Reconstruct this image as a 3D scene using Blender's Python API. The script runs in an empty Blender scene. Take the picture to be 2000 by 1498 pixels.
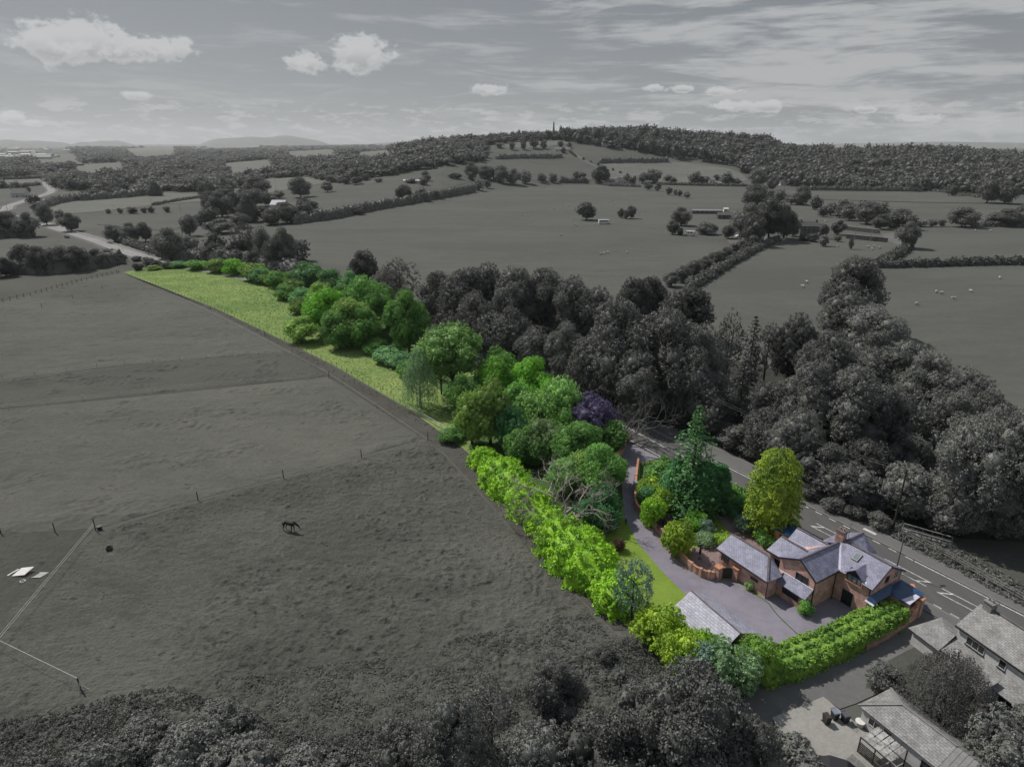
import bpy, bmesh, math, random
import numpy as np
from mathutils import Vector, Matrix
R = math.radians
sc = bpy.context.scene
col = sc.collection

# ---------------------------------------------------------------- camera
FPX, CAMH = 1260.0, 54.0                       # focal length in photo pixels (2000 wide), height of the drone
TH = math.atan(469 / FPX)                      # pitch below the horizon
cd = bpy.data.cameras.new('camera'); cam = bpy.data.objects.new('camera', cd); col.objects.link(cam)
cam.location = (0, 0, CAMH); cam.rotation_euler = (math.pi/2 - TH, 0, 0)
cd.sensor_width = 36; cd.lens = 36 * FPX / 2000; cd.clip_start = 1; cd.clip_end = 60000
sc.camera = cam
sc.render.resolution_x, sc.render.resolution_y = 1024, 766

# ---------------------------------------------------------------- sun and sky
SUNV = Vector((-.77, .64, math.tan(R(50)))).normalized()
sd = bpy.data.lights.new('sun', 'SUN'); sun = bpy.data.objects.new('sun', sd); col.objects.link(sun)
sd.energy = 4.3; sd.angle = R(.5); sd.color = (1, .95, .88)
sun.location = (-100, 90, 150)
sun.rotation_euler = (-SUNV).to_track_quat('-Z', 'Y').to_euler()
sc.view_settings.view_transform = 'Standard'; sc.view_settings.look = 'None'
sc.view_settings.gamma = 1; sc.view_settings.exposure = 0
sc.cycles.max_bounces = 6; sc.cycles.diffuse_bounces = 3; sc.cycles.volume_bounces = 1
sc.cycles.transparent_max_bounces = 4
HAZE = 3.8e-5

class NT:
    """tiny node helper"""
    def __init__(s, tree): s.t = tree; s.n = tree.nodes; s.l = tree.links
    def new(s, typ, ins=None, **kw):
        n = s.n.new(typ)
        for k, v in kw.items(): setattr(n, k, v)
        if ins:
            for k, v in ins.items(): s.put(n.inputs[k], v)
        return n
    def put(s, sock, v):
        if isinstance(v, bpy.types.NodeSocket): s.l.new(v, sock)
        elif v is not None: sock.default_value = v
    def m(s, op, a, b=None, c=None, clamp=False):
        n = s.n.new('ShaderNodeMath'); n.operation = op; n.use_clamp = clamp
        s.put(n.inputs[0], a)
        if b is not None: s.put(n.inputs[1], b)
        if c is not None: s.put(n.inputs[2], c)
        return n.outputs[0]
    def noise(s, vec, scale, detail=4, rough=.55, dist=0):
        n = s.new('ShaderNodeTexNoise', {'Scale': scale, 'Detail': detail, 'Roughness': rough, 'Distortion': dist})
        if vec is not None: s.l.new(vec, n.inputs['Vector'])
        return n.outputs['Fac']
    def ramp(s, f, a, b, lo=0., hi=1.):
        n = s.new('ShaderNodeMapRange', {'Value': f, 'From Min': a, 'From Max': b, 'To Min': lo, 'To Max': hi}); n.interpolation_type = 'SMOOTHSTEP'
        return n.outputs[0]
    def mix(s, f, a, b, typ='MIX'):
        n = s.n.new('ShaderNodeMix'); n.data_type = 'RGBA'; n.blend_type = typ
        s.put(n.inputs[0], f)
        for k, v in ((6, a), (7, b)):
            if isinstance(v, tuple) and len(v) == 3: v = v + (1,)
            s.put(n.inputs[k], v)
        return n.outputs[2]
    def comb(s, x, y, z=0.):
        return s.new('ShaderNodeCombineXYZ', {0: x, 1: y, 2: z}).outputs[0]

w = bpy.data.worlds.new('World'); sc.world = w; w.use_nodes = True
T = NT(w.node_tree); T.n.clear()
out = T.new('ShaderNodeOutputWorld'); bg = T.new('ShaderNodeBackground')
sky = T.new('ShaderNodeTexSky', sky_type='NISHITA', sun_disc=False, sun_elevation=R(50),
            sun_rotation=math.atan2(SUNV.x, SUNV.y), altitude=100, air_density=1.0, dust_density=1.2, ozone_density=1.0)
hs = T.new('ShaderNodeHueSaturation', {'Saturation': .16, 'Value': 1.0, 'Color': sky.outputs[0]})
tc = T.new('ShaderNodeTexCoord'); sx = T.new('ShaderNodeSeparateXYZ', {0: tc.outputs['Generated']})
az = T.m('ARCTAN2', sx.outputs[0], sx.outputs[1])         # degrees to the right of straight ahead
az = T.m('MULTIPLY', az, 57.2958)
el = T.m('MULTIPLY', T.m('ARCSINE', sx.outputs[2]), 57.2958)
# flat clear sky colour compressed towards the photograph's even grey
flat = T.mix(T.ramp(el, 0, 11), (.25, .268, .28), (.15, .175, .203))
flat = T.mix(T.ramp(el, 13, 60), flat, (.27, .345, .47))  # unseen upper sky made brighter and bluer as fill light for the shade
skyc = T.mix(.72, T.mix(1., hs.outputs[0], (.075, .075, .075), 'MULTIPLY'), flat)
q = T.comb(T.m('MULTIPLY', az, .07), T.m('MULTIPLY', el, .42))
warp = T.noise(T.comb(T.m('MULTIPLY', az, .05), T.m('MULTIPLY', el, .16)), 1.0, 3)
q2 = T.comb(T.m('ADD', T.m('MULTIPLY', az, .045), T.m('MULTIPLY', el, .03)), T.m('ADD', T.m('MULTIPLY', el, .36), T.m('MULTIPLY', warp, 1.5)))
cir = T.m('ADD', T.m('MULTIPLY', T.noise(q2, 1.2, 9, .62, .1), .78), T.m('MULTIPLY', T.noise(T.comb(T.m('ADD', T.m('MULTIPLY', az, .11), T.m('MULTIPLY', el, .10)), T.m('MULTIPLY', el, 1.3)), 1.6, 8, .66, .1), .24))
right = T.ramp(az, -14, 16)
thr = T.m('SUBTRACT', .535, T.m('MULTIPLY', right, .05))
cirm = T.m('MULTIPLY', T.ramp(T.m('SUBTRACT', cir, thr), -.03, .09), T.m('ADD', .5, T.m('MULTIPLY', right, .4)))
c1 = T.mix(cirm, skyc, (.445, .455, .465))
# rows of small cumulus low over the horizon
def blobs(scale, lo, hi, e0, e1, seed):
    v = T.comb(T.m('ADD', T.m('MULTIPLY', az, .34), seed), T.m('MULTIPLY', el, 1.5))
    f = T.noise(v, scale, 6, .6, .15)
    band = T.m('MULTIPLY', T.ramp(el, e0 - .5, e0 + .2), T.ramp(el, e1 + .8, e1 - .2))
    return T.m('MULTIPLY', T.ramp(f, lo, hi), band), f
b1, f1 = blobs(1.15, .49, .57, .3, 2.6, 3.7)
tone = T.mix(T.ramp(T.noise(T.comb(T.m('ADD', T.m('MULTIPLY', az, .34), 3.7), T.m('ADD', T.m('MULTIPLY', el, 1.5), .35)), 1.0, 6, .6, .15), .48, .62), (.52, .53, .54), (.29, .30, .32))
c2 = T.mix(T.m('MULTIPLY', b1, .55), c1, tone)
# the few single cumulus clouds: (az, el, half width, half height)
def pxdir(px, py):
    u, v = (px-1000)/FPX, (py-749)/FPX
    y, z = math.cos(TH)-math.sin(TH)*v, -(math.sin(TH)+math.cos(TH)*v)
    return math.degrees(math.atan2(u, y)), math.degrees(math.atan2(z, math.hypot(u, y)))
nv = T.comb(T.m('MULTIPLY', az, .55), T.m('MULTIPLY', el, .8))
puff = T.noise(nv, 1.3, 8, .62, .2)
acc = None; sh = None
for px, py, wx, wy in ((105, 84, 74, 40), (170, 78, 70, 42), (225, 92, 70, 26), (300, 94, 80, 20), (596, 124, 42, 22), (705, 105, 56, 38), (690, 128, 40, 18),
                       (270, 187, 26, 9), (25, 232, 30, 12), (955, 174, 40, 12), (1275, 172, 24, 8), (1335, 173, 36, 9), (1410, 179, 42, 9), (1430, 208, 55, 13), (1500, 207, 40, 14), (1690, 214, 26, 8), (60, 240, 22, 8), (1790, 232, 60, 11)):
    a0, e0 = pxdir(px, py); a1, e1 = pxdir(px+wx, py-wy)
    dx = T.m('DIVIDE', T.m('SUBTRACT', az, a0), a1-a0); dy = T.m('DIVIDE', T.m('SUBTRACT', el, e0), e1-e0)
    d = T.m('SQRT', T.m('ADD', T.m('MULTIPLY', dx, dx), T.m('MULTIPLY', dy, dy)))
    f = T.m('SUBTRACT', 1.0, d)
    acc = f if acc is None else T.m('MAXIMUM', acc, f)
    s_ = T.m('MULTIPLY', T.ramp(f, -.2, .5), T.ramp(dy, .35, -.7))
    sh = s_ if sh is None else T.m('MAXIMUM', sh, s_)
fm = T.ramp(T.m('ADD', acc, T.m('MULTIPLY', T.m('SUBTRACT', puff, .5), 2.6)), -.12, .34)
fm = T.m('MULTIPLY', fm, T.ramp(acc, -.65, -.1))
cc = T.mix(T.m('MULTIPLY', sh, T.ramp(puff, .38, .6), clamp=True), (.56, .57, .575), (.36, .37, .38))
c3 = T.mix(T.m('MULTIPLY', fm, .86), c2, cc)
hz_ = T.mix(T.ramp(el, 1.6, -.2, 0, .3), c3, (.33, .345, .352))
T.put(bg.inputs['Color'], hz_); bg.inputs['Strength'].default_value = 1.0
T.l.new(bg.outputs[0], out.inputs[0])

# ---------------------------------------------------------------- pixel <-> ground helpers
def ray(px, py):
    u, v = (px-1000)/FPX, (py-749)/FPX
    return (u, math.cos(TH)-math.sin(TH)*v, -(math.sin(TH)+math.cos(TH)*v))
def pr(x, y, z):
    z = z-CAMH; c, s = math.cos(TH), math.sin(TH); d = y*c-z*s
    if d <= 0: return (-9999, -9999)
    return (1000+FPX*x/d, 749-FPX*(y*s+z*c)/d)
# height of the wooded ridge: photo column, row of its ground line, distance of crest, distance of foot
RIDGE = [(-900, 0, 1300, 850), (420, 0, 1300, 800), (640, 18, 1250, 600), (760, 36, 1250, 560), (860, 50, 1250, 640), (950, 57, 1260, 800), (1080, 62, 1280, 900),
         (1180, 68, 1300, 930), (1250, 66, 1320, 930), (1330, 56, 1350, 930), (1480, 52, 1400, 930), (1540, 31, 1450, 930), (1700, 26, 1500, 940), (1850, 29, 1550, 950), (2000, 20, 1600, 960), (2900, 18, 1600, 1000)]
def sm(t): t = min(1, max(0, t)); return t*t*(3-2*t)
def zt(x, y):
    r = math.hypot(x, y)
    if r < 540 or y <= 0: return 0.0
    c = 1000+1344*x/y if y > .3*abs(x) else (3000 if x > 0 else -900)
    if c <= RIDGE[0][0]: p = RIDGE[0]
    elif c >= RIDGE[-1][0]: p = RIDGE[-1]
    else:
        for a, b in zip(RIDGE, RIDGE[1:]):
            if a[0] <= c <= b[0]:
                t = (c-a[0])/(b[0]-a[0]); p = [a[i]+(b[i]-a[i])*t for i in range(4)]; break
    _, h, rc, rs = p
    if r <= rs: return 0.0
    if r < rc:
        t = (r-rs)/(rc-rs); z = h*(.35*t+.65*sm(t))
        return z
    z = h*(1-.6*sm((r-rc)/2500))
    return z
def at(px, py, z=0.):
    r = ray(px, py); hh = math.hypot(r[0], r[1])
    t = (z-CAMH)/r[2] if r[2] < -1e-4 else 1e9
    if t*hh <= 540: return Vector((r[0]*t, r[1]*t, z))
    k = 540/hh; best = None
    while k*hh < 14000:
        x, y, zz = r[0]*k, r[1]*k, CAMH+r[2]*k
        if zz <= zt(x, y)+z: return Vector((x, y, zt(x, y)+z))
        k += max(2, k*hh*.002)/hh
    return Vector((r[0]*k, r[1]*k, z))
def hfit(x, y, ytop):
    """height above (x, y) whose picture row is ytop"""
    z0 = zt(x, y); lo, hi = 0, 80
    for _ in range(40):
        m_ = (lo+hi)/2
        if pr(x, y, z0+m_)[1] > ytop: lo = m_
        else: hi = m_
    return lo
def ppm(p): return FPX/(p[1]*math.cos(TH)-(p[2]-CAMH)*math.sin(TH))
RD, RN = Vector((.53, -.848, 0)), Vector((.848, .53, 0))      # along the main road, across it
RA = math.atan2(-.848, .53)
def SN(s, n, z=0.): return RD*s+RN*n+Vector((0, 0, z))

# ---------------------------------------------------------------- objects
def tag(o, label=None, cat=None, group=None, kind=None):
    if label: o['label'] = label
    if cat: o['category'] = cat
    if group: o['group'] = group
    if kind: o['kind'] = kind
    return o
def empty(name, loc, rz=0, **k):
    o = bpy.data.objects.new(name, None); col.objects.link(o); o.location = loc; o.rotation_euler.z = rz
    o.empty_display_size = .5
    return tag(o, **k)
def link(name, me, parent=None, loc=None, rz=0):
    o = bpy.data.objects.new(name, me); col.objects.link(o)
    if parent: o.parent = parent
    if loc is not None: o.location = loc
    o.rotation_euler.z = rz
    return o
class MB:
    """collects faces; build() links ONE mesh object, with UVs in metres on every face"""
    def __init__(s): s.v = []; s.f = []; s.mi = []
    def face(s, pts, mi=0):
        b = len(s.v); s.v += [tuple(p) for p in pts]; s.f.append(tuple(range(b, b+len(pts)))); s.mi.append(mi)
    def solid(s, pts, faces, mi=0):
        b = len(s.v); s.v += [tuple(p) for p in pts]
        for f in faces: s.f.append(tuple(b+i for i in f)); s.mi.append(mi)
    def box(s, x0, x1, y0, y1, z0, z1, mi=0, rz=0, c=None):
        P = [(x0, y0, z0), (x1, y0, z0), (x1, y1, z0), (x0, y1, z0), (x0, y0, z1), (x1, y0, z1), (x1, y1, z1), (x0, y1, z1)]
        if rz:
            cx, cy = c or ((x0+x1)/2, (y0+y1)/2); a, b = math.cos(rz), math.sin(rz)
            P = [(cx+(x-cx)*a-(y-cy)*b, cy+(x-cx)*b+(y-cy)*a, z) for x, y, z in P]
        s.solid(P, [(0, 3, 2, 1), (4, 5, 6, 7), (0, 1, 5, 4), (1, 2, 6, 5), (2, 3, 7, 6), (3, 0, 4, 7)], mi)
    def bar(s, a, b, w, h=None, mi=0):
        """box beam between two points"""
        a, b = Vector(a), Vector(b); h = h or w; d = (b-a).normalized()
        u = d.cross(Vector((0, 0, 1)))
        if u.length < 1e-4: u = Vector((1, 0, 0))
        u.normalize(); v = u.cross(d)
        P = [p+u*i*w/2+v*j*h/2 for p in (a, b) for i, j in ((-1, -1), (1, -1), (1, 1), (-1, 1))]
        s.solid(P, [(0, 1, 2, 3), (7, 6, 5, 4), (0, 4, 5, 1), (1, 5, 6, 2), (2, 6, 7, 3), (3, 7, 4, 0)], mi)
    def tube(s, pts, rad, n=6, mi=0, cap=True):
        pts = [Vector(p) for p in pts]; rings = []; b = len(s.v)
        for i, p in enumerate(pts):
            d = (pts[min(i+1, len(pts)-1)]-pts[max(i-1, 0)]).normalized()
            u = d.orthogonal().normalized(); v = d.cross(u); r = rad[i] if hasattr(rad, '__len__') else rad
            for k in range(n):
                a = 2*math.pi*k/n; s.v.append(tuple(p+u*math.cos(a)*r+v*math.sin(a)*r))
        for i in range(len(pts)-1):
            for k in range(n):
                s.f.append((b+i*n+k, b+i*n+(k+1) % n, b+(i+1)*n+(k+1) % n, b+(i+1)*n+k)); s.mi.append(mi)
        if cap:
            s.f.append(tuple(b+k for k in range(n))[::-1]); s.mi.append(mi)
            s.f.append(tuple(b+(len(pts)-1)*n+k for k in range(n))); s.mi.append(mi)
    def slab(s, pts, t, mi=0):
        """a polygon given thickness t along its own normal, downwards"""
        P = [Vector(p) for p in pts]; nrm = Vector((0, 0, 0))
        for i in range(len(P)): nrm += (P[i]-P[0]).cross(P[(i+1) % len(P)]-P[0])
        nrm.normalize()
        if nrm.z < 0: P.reverse(); nrm = -nrm
        Q = [p-nrm*t for p in P]; n = len(P)
        s.solid(P+Q, [tuple(range(n)), tuple(range(2*n-1, n-1, -1))]+[((i+1) % n, i, n+i, n+(i+1) % n) for i in range(n)], mi)
    def mesh(s, name, mats):
        me = bpy.data.meshes.new(name); me.from_pydata(s.v, [], s.f)
        for m_ in (mats if isinstance(mats, (list, tuple)) else [mats]): me.materials.append(m_)
        me.polygons.foreach_set('material_index', s.mi)
        uv = me.uv_layers.new(name='uv')
        for p in me.polygons:
            n = p.normal; h = Vector((0, 0, 1)).cross(n)
            if h.length < .05: h = Vector((1, 0, 0))
            h.normalize(); v = n.cross(h)
            for li in p.loop_indices:
                c = me.vertices[me.loops[li].vertex_index].co; uv.data[li].uv = (c.dot(h), c.dot(v))
        me.update(); return me
    def build(s, name, mats, parent=None, loc=None, rz=0): return link(name, s.mesh(name, mats), parent, loc, rz)
def npmesh(name, V, F, mat, smooth=False):
    """mesh from numpy arrays, every face with the same number of corners"""
    me = bpy.data.meshes.new(name); k = F.shape[1]
    me.vertices.add(len(V)); me.vertices.foreach_set('co', V.astype(np.float32).ravel())
    me.loops.add(F.size); me.loops.foreach_set('vertex_index', F.astype(np.int32).ravel())
    me.polygons.add(len(F)); me.polygons.foreach_set('loop_start', np.arange(0, F.size, k, dtype=np.int32))
    me.polygons.foreach_set('loop_total', np.full(len(F), k, dtype=np.int32))
    me.materials.append(mat); me.update(calc_edges=True); me.validate()
    return me

# ---------------------------------------------------------------- materials
def mat(name):
    m_ = bpy.data.materials.new(name); m_.use_nodes = True; t = NT(m_.node_tree)
    b = t.n['Principled BSDF']; b.inputs['Roughness'].default_value = .85; b.inputs['Specular IOR Level'].default_value = .25
    return m_, t, b
def plain(name, c, rough=.7, spec=.3, metal=0, var=.12, scale=2.5):
    m_, t, b = mat(name); g = t.new('ShaderNodeTexCoord')
    f = t.noise(g.outputs['Object'], scale, 5, .6)
    k = t.ramp(f, .3, .7, 1-var, 1+var); t.put(b.inputs['Base Color'], t.mix(1., c, t.comb(k, k, k), 'MULTIPLY'))
    b.inputs['Roughness'].default_value = rough; b.inputs['Specular IOR Level'].default_value = spec; b.inputs['Metallic'].default_value = metal
    return m_
def leafmat(name, c, c2=None, trans=.32, var=.55, scale=.4):
    """foliage: diffuse and a little translucent, colour drifting over the crown and from tree to tree"""
    m_, t, b = mat(name); t.n.remove(b)
    g = t.new('ShaderNodeNewGeometry'); oi = t.new('ShaderNodeObjectInfo')
    c2 = c2 or tuple(x*.62 for x in c)
    f = t.noise(g.outputs['Position'], scale, 4, .6); f2 = t.noise(g.outputs['Position'], 4.0, 2, .5)
    k = t.m('ADD', t.m('MULTIPLY', f, .6), t.m('MULTIPLY', f2, .4))
    base = t.mix(t.ramp(k, .36, .62), c2, c)
    rv = t.m('ADD', 1-var*.5, t.m('MULTIPLY', oi.outputs['Random'], var))
    base = t.mix(1., base, t.comb(rv, rv, rv), 'MULTIPLY')
    d = t.new('ShaderNodeBsdfDiffuse', {'Color': base}); tr = t.new('ShaderNodeBsdfTranslucent', {'Color': base})
    mx = t.new('ShaderNodeMixShader', {0: trans, 1: d.outputs[0], 2: tr.outputs[0]})
    gl = t.new('ShaderNodeBsdfGlossy', {'Color': (.9, .9, .9, 1), 'Roughness': .55})
    mx2 = t.new('ShaderNodeMixShader', {0: .025, 1: mx.outputs[0], 2: gl.outputs[0]})
    t.l.new(mx2.outputs[0], t.n['Material Output'].inputs[0]); return m_
def groundmat(name, c, c2, s1=.02, s2=.25, s3=2.5, bump=.3, bs=1.5, streak=None, dark=None, strength=1.0, spots=.0):
    """turf or soil: three octaves of real patchiness plus tussock bumps"""
    m_, t, b = mat(name); g = t.new('ShaderNodeNewGeometry'); P = g.outputs['Position']
    mp = t.new('ShaderNodeMapping', {'Vector': P})
    if streak: mp.inputs['Rotation'].default_value = (0, 0, streak[0]); mp.inputs['Scale'].default_value = (1, streak[1], 1)
    P2 = mp.outputs[0]
    a = t.noise(P2, s1, 6, .62, .4); d = t.noise(P2, s2, 5, .65, .3); e = t.noise(P, s3, 4, .7)
    k = t.m('ADD', t.m('ADD', t.m('MULTIPLY', a, .45), t.m('MULTIPLY', d, .3)), t.m('MULTIPLY', e, .25))
    base = t.mix(t.ramp(k, .5-.13/strength, .5+.13/strength), c2, c)
    if dark:
        df = t.m('MULTIPLY', t.ramp(d, .53, .66), t.ramp(t.noise(P, s3*.6, 3, .7), .45, .62)); base = t.mix(t.m('MULTIPLY', df, .8), base, dark)
    if spots:
        lf = t.ramp(t.noise(P2, s2*1.7, 6, .75, 1.0), .68, .78); base = t.mix(t.m('MULTIPLY', lf, spots), base, tuple(min(1, x*2.0) for x in c))
    t.put(b.inputs['Base Color'], base); b.inputs['Roughness'].default_value = .95; b.inputs['Specular IOR Level'].default_value = .08
    if bump:
        bn = t.new('ShaderNodeBump', {'Strength': bump, 'Distance': .35, 'Height': t.m('ADD', t.noise(P, bs, 5, .7), t.m('MULTIPLY', t.noise(P2, bs*.25, 3, .6), 1.5))})
        t.put(b.inputs['Normal'], bn.outputs[0])
    return m_
def tilemat(name, c1, c2, cm, w_, h_, rough=.6, spec=.35, mort=.012, stain=.35, bumpy=.25):
    """brickwork, slates: a brick pattern laid in metres, with weather stains"""
    m_, t, b = mat(name); uv = t.new('ShaderNodeUVMap').outputs[0]
    br = t.new('ShaderNodeTexBrick', {'Vector': uv, 'Color1': c1+(1,), 'Color2': c2+(1,), 'Mortar': cm+(1,), 'Scale': 1.0, 'Mortar Size': mort, 'Mortar Smooth': .4, 'Bias': 0., 'Brick Width': w_, 'Row Height': h_})
    f = t.noise(uv, .9, 6, .65); f2 = t.noise(uv, 6, 4, .7)
    k = t.ramp(t.m('ADD', t.m('MULTIPLY', f, .6), t.m('MULTIPLY', f2, .4)), .36, .64, 1-stain, 1+stain)
    t.put(b.inputs['Base Color'], t.mix(1., br.outputs['Color'], t.comb(k, k, k), 'MULTIPLY'))
    b.inputs['Roughness'].default_value = rough; b.inputs['Specular IOR Level'].default_value = spec
    bn = t.new('ShaderNodeBump', {'Strength': bumpy, 'Distance': .02, 'Height': t.m('SUBTRACT', 1., br.outputs['Fac'])}); t.put(b.inputs['Normal'], bn.outputs[0])
    return m_
M = {}
M['pasture'] = groundmat('pasture_turf', (.116, .117, .103), (.080, .081, .072), .014, .16, 1.8, .7, 1.0, streak=(.25, 1.8), dark=(.045, .045, .04), spots=.25, strength=1.2)
M['rough'] = groundmat('rough_grass', (.120, .121, .107), (.074, .075, .066), .03, .35, 2.6, 1.0, 2.6, streak=(.5, 1.6), dark=(.03, .03, .027), strength=1.5, spots=.25)
M['paddock'] = groundmat('paddock_grass', (.082, .084, .073), (.058, .060, .052), .04, .3, 1.8, .7, 1.2, dark=(.03, .03, .027))
M['glaretarmac'] = groundmat('far_tarmac_glare', (.26, .255, .25), (.20, .196, .192), .05, .5, 4, .05, 8)  # glare on the distant road put into a paler tarmac colour
M['worn'] = groundmat('worn_turf', (.122, .121, .109), (.088, .088, .079), .05, .4, 2, .4, 1.5)
M['field'] = groundmat('field_turf', (.098, .101, .090), (.078, .081, .073), .008, .06, .5, .1, .5, streak=(.2, 2.5), strength=1.25)
M['fieldlight'] = groundmat('field_pale', (.145, .148, .132), (.10, .103, .094), .01, .05, .4, .1, .5, streak=(.1, 9))
M['fielddark'] = groundmat('field_dark', (.090, .092, .081), (.066, .068, .060), .02, .2, 1.6, .5, 1.2, streak=(.2, 2), dark=(.045, .045, .04))
M['earth'] = groundmat('bare_earth', (.092, .089, .08), (.06, .058, .052), .05, .5, 2.5, .5, 1.5)
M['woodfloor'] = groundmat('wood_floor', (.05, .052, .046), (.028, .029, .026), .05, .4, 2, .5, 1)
M['meadow'] = groundmat('meadow_grass', (.225, .285, .095), (.12, .19, .058), .03, .3, 2.0, .6, 1.0, streak=(.4, 2.2), dark=(.06, .12, .04), strength=1.3)
M['lawn'] = groundmat('lawn_grass', (.185, .265, .045), (.13, .20, .035), .06, .4, 2.5, .25, 2)
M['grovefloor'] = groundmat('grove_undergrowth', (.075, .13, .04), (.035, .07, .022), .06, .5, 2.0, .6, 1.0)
M['tarmac'] = groundmat('asphalt', (.112, .110, .108), (.086, .084, .083), .05, .6, 9, .05, 8, streak=(RA, .12))
M['pave'] = groundmat('pavement_asphalt', (.140, .138, .136), (.112, .110, .108), .06, .8, 9, .05, 8)
M['lane'] = groundmat('lane_tarmac', (.150, .147, .145), (.105, .103, .102), .08, .5, 6, .08, 6)
M['drive'] = groundmat('driveway_tarmac', (.225, .212, .250), (.165, .154, .185), .12, .6, 6, .1, 8)
M['paver'] = groundmat('pink_paving', (.24, .18, .175), (.17, .125, .125), .3, 1.5, 6, .1, 8)
M['gravel'] = groundmat('pale_gravel', (.30, .292, .275), (.225, .218, .205), .2, 2, 9, .3, 9)
M['line'] = plain('road_paint', (.47, .47, .455), .7, .2, var=.45, scale=7)
M['kerb'] = plain('kerb_stone', (.2, .2, .195), .85)
M['brick'] = tilemat('brick_wall', (.64, .40, .35), (.49, .285, .25), (.38, .29, .25), .225, .075, .9, .1, .008, .35)
M['brick2'] = tilemat('weathered_brick', (.50, .31, .245), (.38, .23, .19), (.33, .25, .21), .225, .075, .9, .1, .008, .45)
M['coping'] = tilemat('coping_brick', (.48, .235, .14), (.40, .18, .10), (.3, .2, .15), .3, .12, .9, .1, .01, .25)
M['slate'] = tilemat('roof_slate', (.235, .24, .325), (.175, .18, .26), (.11, .11, .16), .38, .22, .55, .4, .03, .32)
M['slatepale'] = tilemat('pale_slate', (.33, .335, .40), (.25, .255, .32), (.15, .15, .19), .6, .33, .55, .4, .03, .25)
M['slategrey'] = tilemat('grey_slate', (.25, .25, .246), (.185, .185, .182), (.13, .13, .13), .42, .24, .6, .3, .03, .32)
M['ridge'] = tilemat('ridge_tile', (.16, .13, .13), (.11, .095, .10), (.07, .06, .07), .45, .3, .7, .3, .02, .35)
M['lead'] = plain('lead_flashing', (.50, .50, .58), .6, .4)
M['white'] = plain('white_paint', (.58, .57, .55), .6, .3, var=.08)
M['render'] = plain('grey_render', (.46, .46, .465), .85, .15, var=.12, scale=1.2)
M['renderpale'] = plain('pale_render', (.50, .50, .49), .85, .15, var=.12, scale=1.2)
M['frame'] = plain('dark_window_frame', (.03, .03, .035), .5)
M['framew'] = plain('pale_window_frame', (.55, .55, .55), .5)
M['glass'] = plain('window_glass', (.02, .024, .03), .08, .6)
M['glasspale'] = plain('pale_glass', (.16, .18, .21), .15, .6)  # same plain glass with a paler base colour
M['blue'] = plain('roof_sheet_shade_blue', (.018, .055, .125), .35, .5, var=.3)  # blue tint of shade put into the roof sheet colour
M['woodgrey'] = plain('grey_timber', (.22, .215, .205), .85, .1, var=.3, scale=5)
M['wooddark'] = plain('dark_timber', (.05, .047, .043), .85, .1, var=.3)
M['tape'] = plain('white_tape', (.42, .42, .40), .6)
M['pole'] = plain('pole_timber', (.035, .033, .031), .8)
M['metal'] = plain('galvanised_steel', (.16, .165, .165), .45, .4, .4)
M['black'] = plain('black_plastic', (.02, .02, .022), .45, .4)
M['bark'] = plain('bark', (.065, .055, .045), .9, .1, var=.4)
M['barkgrey'] = plain('grey_bark', (.055, .055, .053), .9, .1, var=.4)
M['deadwood'] = plain('dead_wood', (.30, .26, .245), .9, .1, var=.3)
M['deadgrey'] = plain('bare_twig', (.115, .113, .11), .9, .1, var=.3)
M['birch'] = plain('pale_bark', (.36, .34, .32), .8, .1, var=.3)
G = lambda k: (k, k*1.03, k*.95)
for nm, c, c2 in (('g1', G(.21), G(.115)), ('g2', G(.17), G(.09)), ('spruce', (.085, .215, .06), (.03, .10, .035)), ('g3', G(.235), G(.14)), ('g4', G(.115), G(.062)), ('gb', (.16, .155, .148), (.095, .09, .086)),
                  ('green', (.18, .37, .075), (.065, .18, .04)), ('bright', (.19, .42, .04), (.075, .22, .022)), ('laurel', (.29, .50, .03), (.11, .27, .018)), ('fresh', (.26, .46, .12), (.11, .25, .06)),
                  ('yellow', (.36, .50, .04), (.13, .26, .03)), ('gold', (.36, .48, .04), (.09, .19, .022)), ('deep', (.075, .22, .07), (.025, .10, .038)),
                  ('teal', (.18, .36, .13), (.07, .20, .08)), ('olive', (.25, .39, .08), (.11, .21, .045)), ('pale', (.27, .39, .15), (.13, .23, .085)), ('willow', (.22, .34, .16), (.10, .19, .09)),
                  ('purple', (.15, .12, .23), (.05, .045, .10)), ('bluegreen', (.21, .32, .24), (.09, .17, .13)), ('cypress', (.27, .45, .07), (.11, .25, .04)), ('plum', (.06, .045, .07), (.03, .022, .035)), ('rust', (.16, .10, .06), (.09, .06, .04))):
    M[nm] = leafmat('leaves_'+nm, c if nm[0] == 'g' and len(nm) < 3 else tuple(min(.62, x*1.22) for x in c), c2)
M['grassgrey'] = leafmat('grass_blades_grey', (.165, .167, .150), (.11, .112, .10), .4, .1, .25)
M['gfar'] = leafmat('leaves_gfar', G(.165), G(.11), .3, .5, .03)
M['meadowgrass'] = leafmat('grass_blades_meadow', (.26, .33, .10), (.15, .25, .065), .4, .1, .1)
M['slategrey2'] = M['slategrey']; M['ribgrey'] = plain('ribbed_roof_sheet', (.17, .17, .168), .6)
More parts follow.
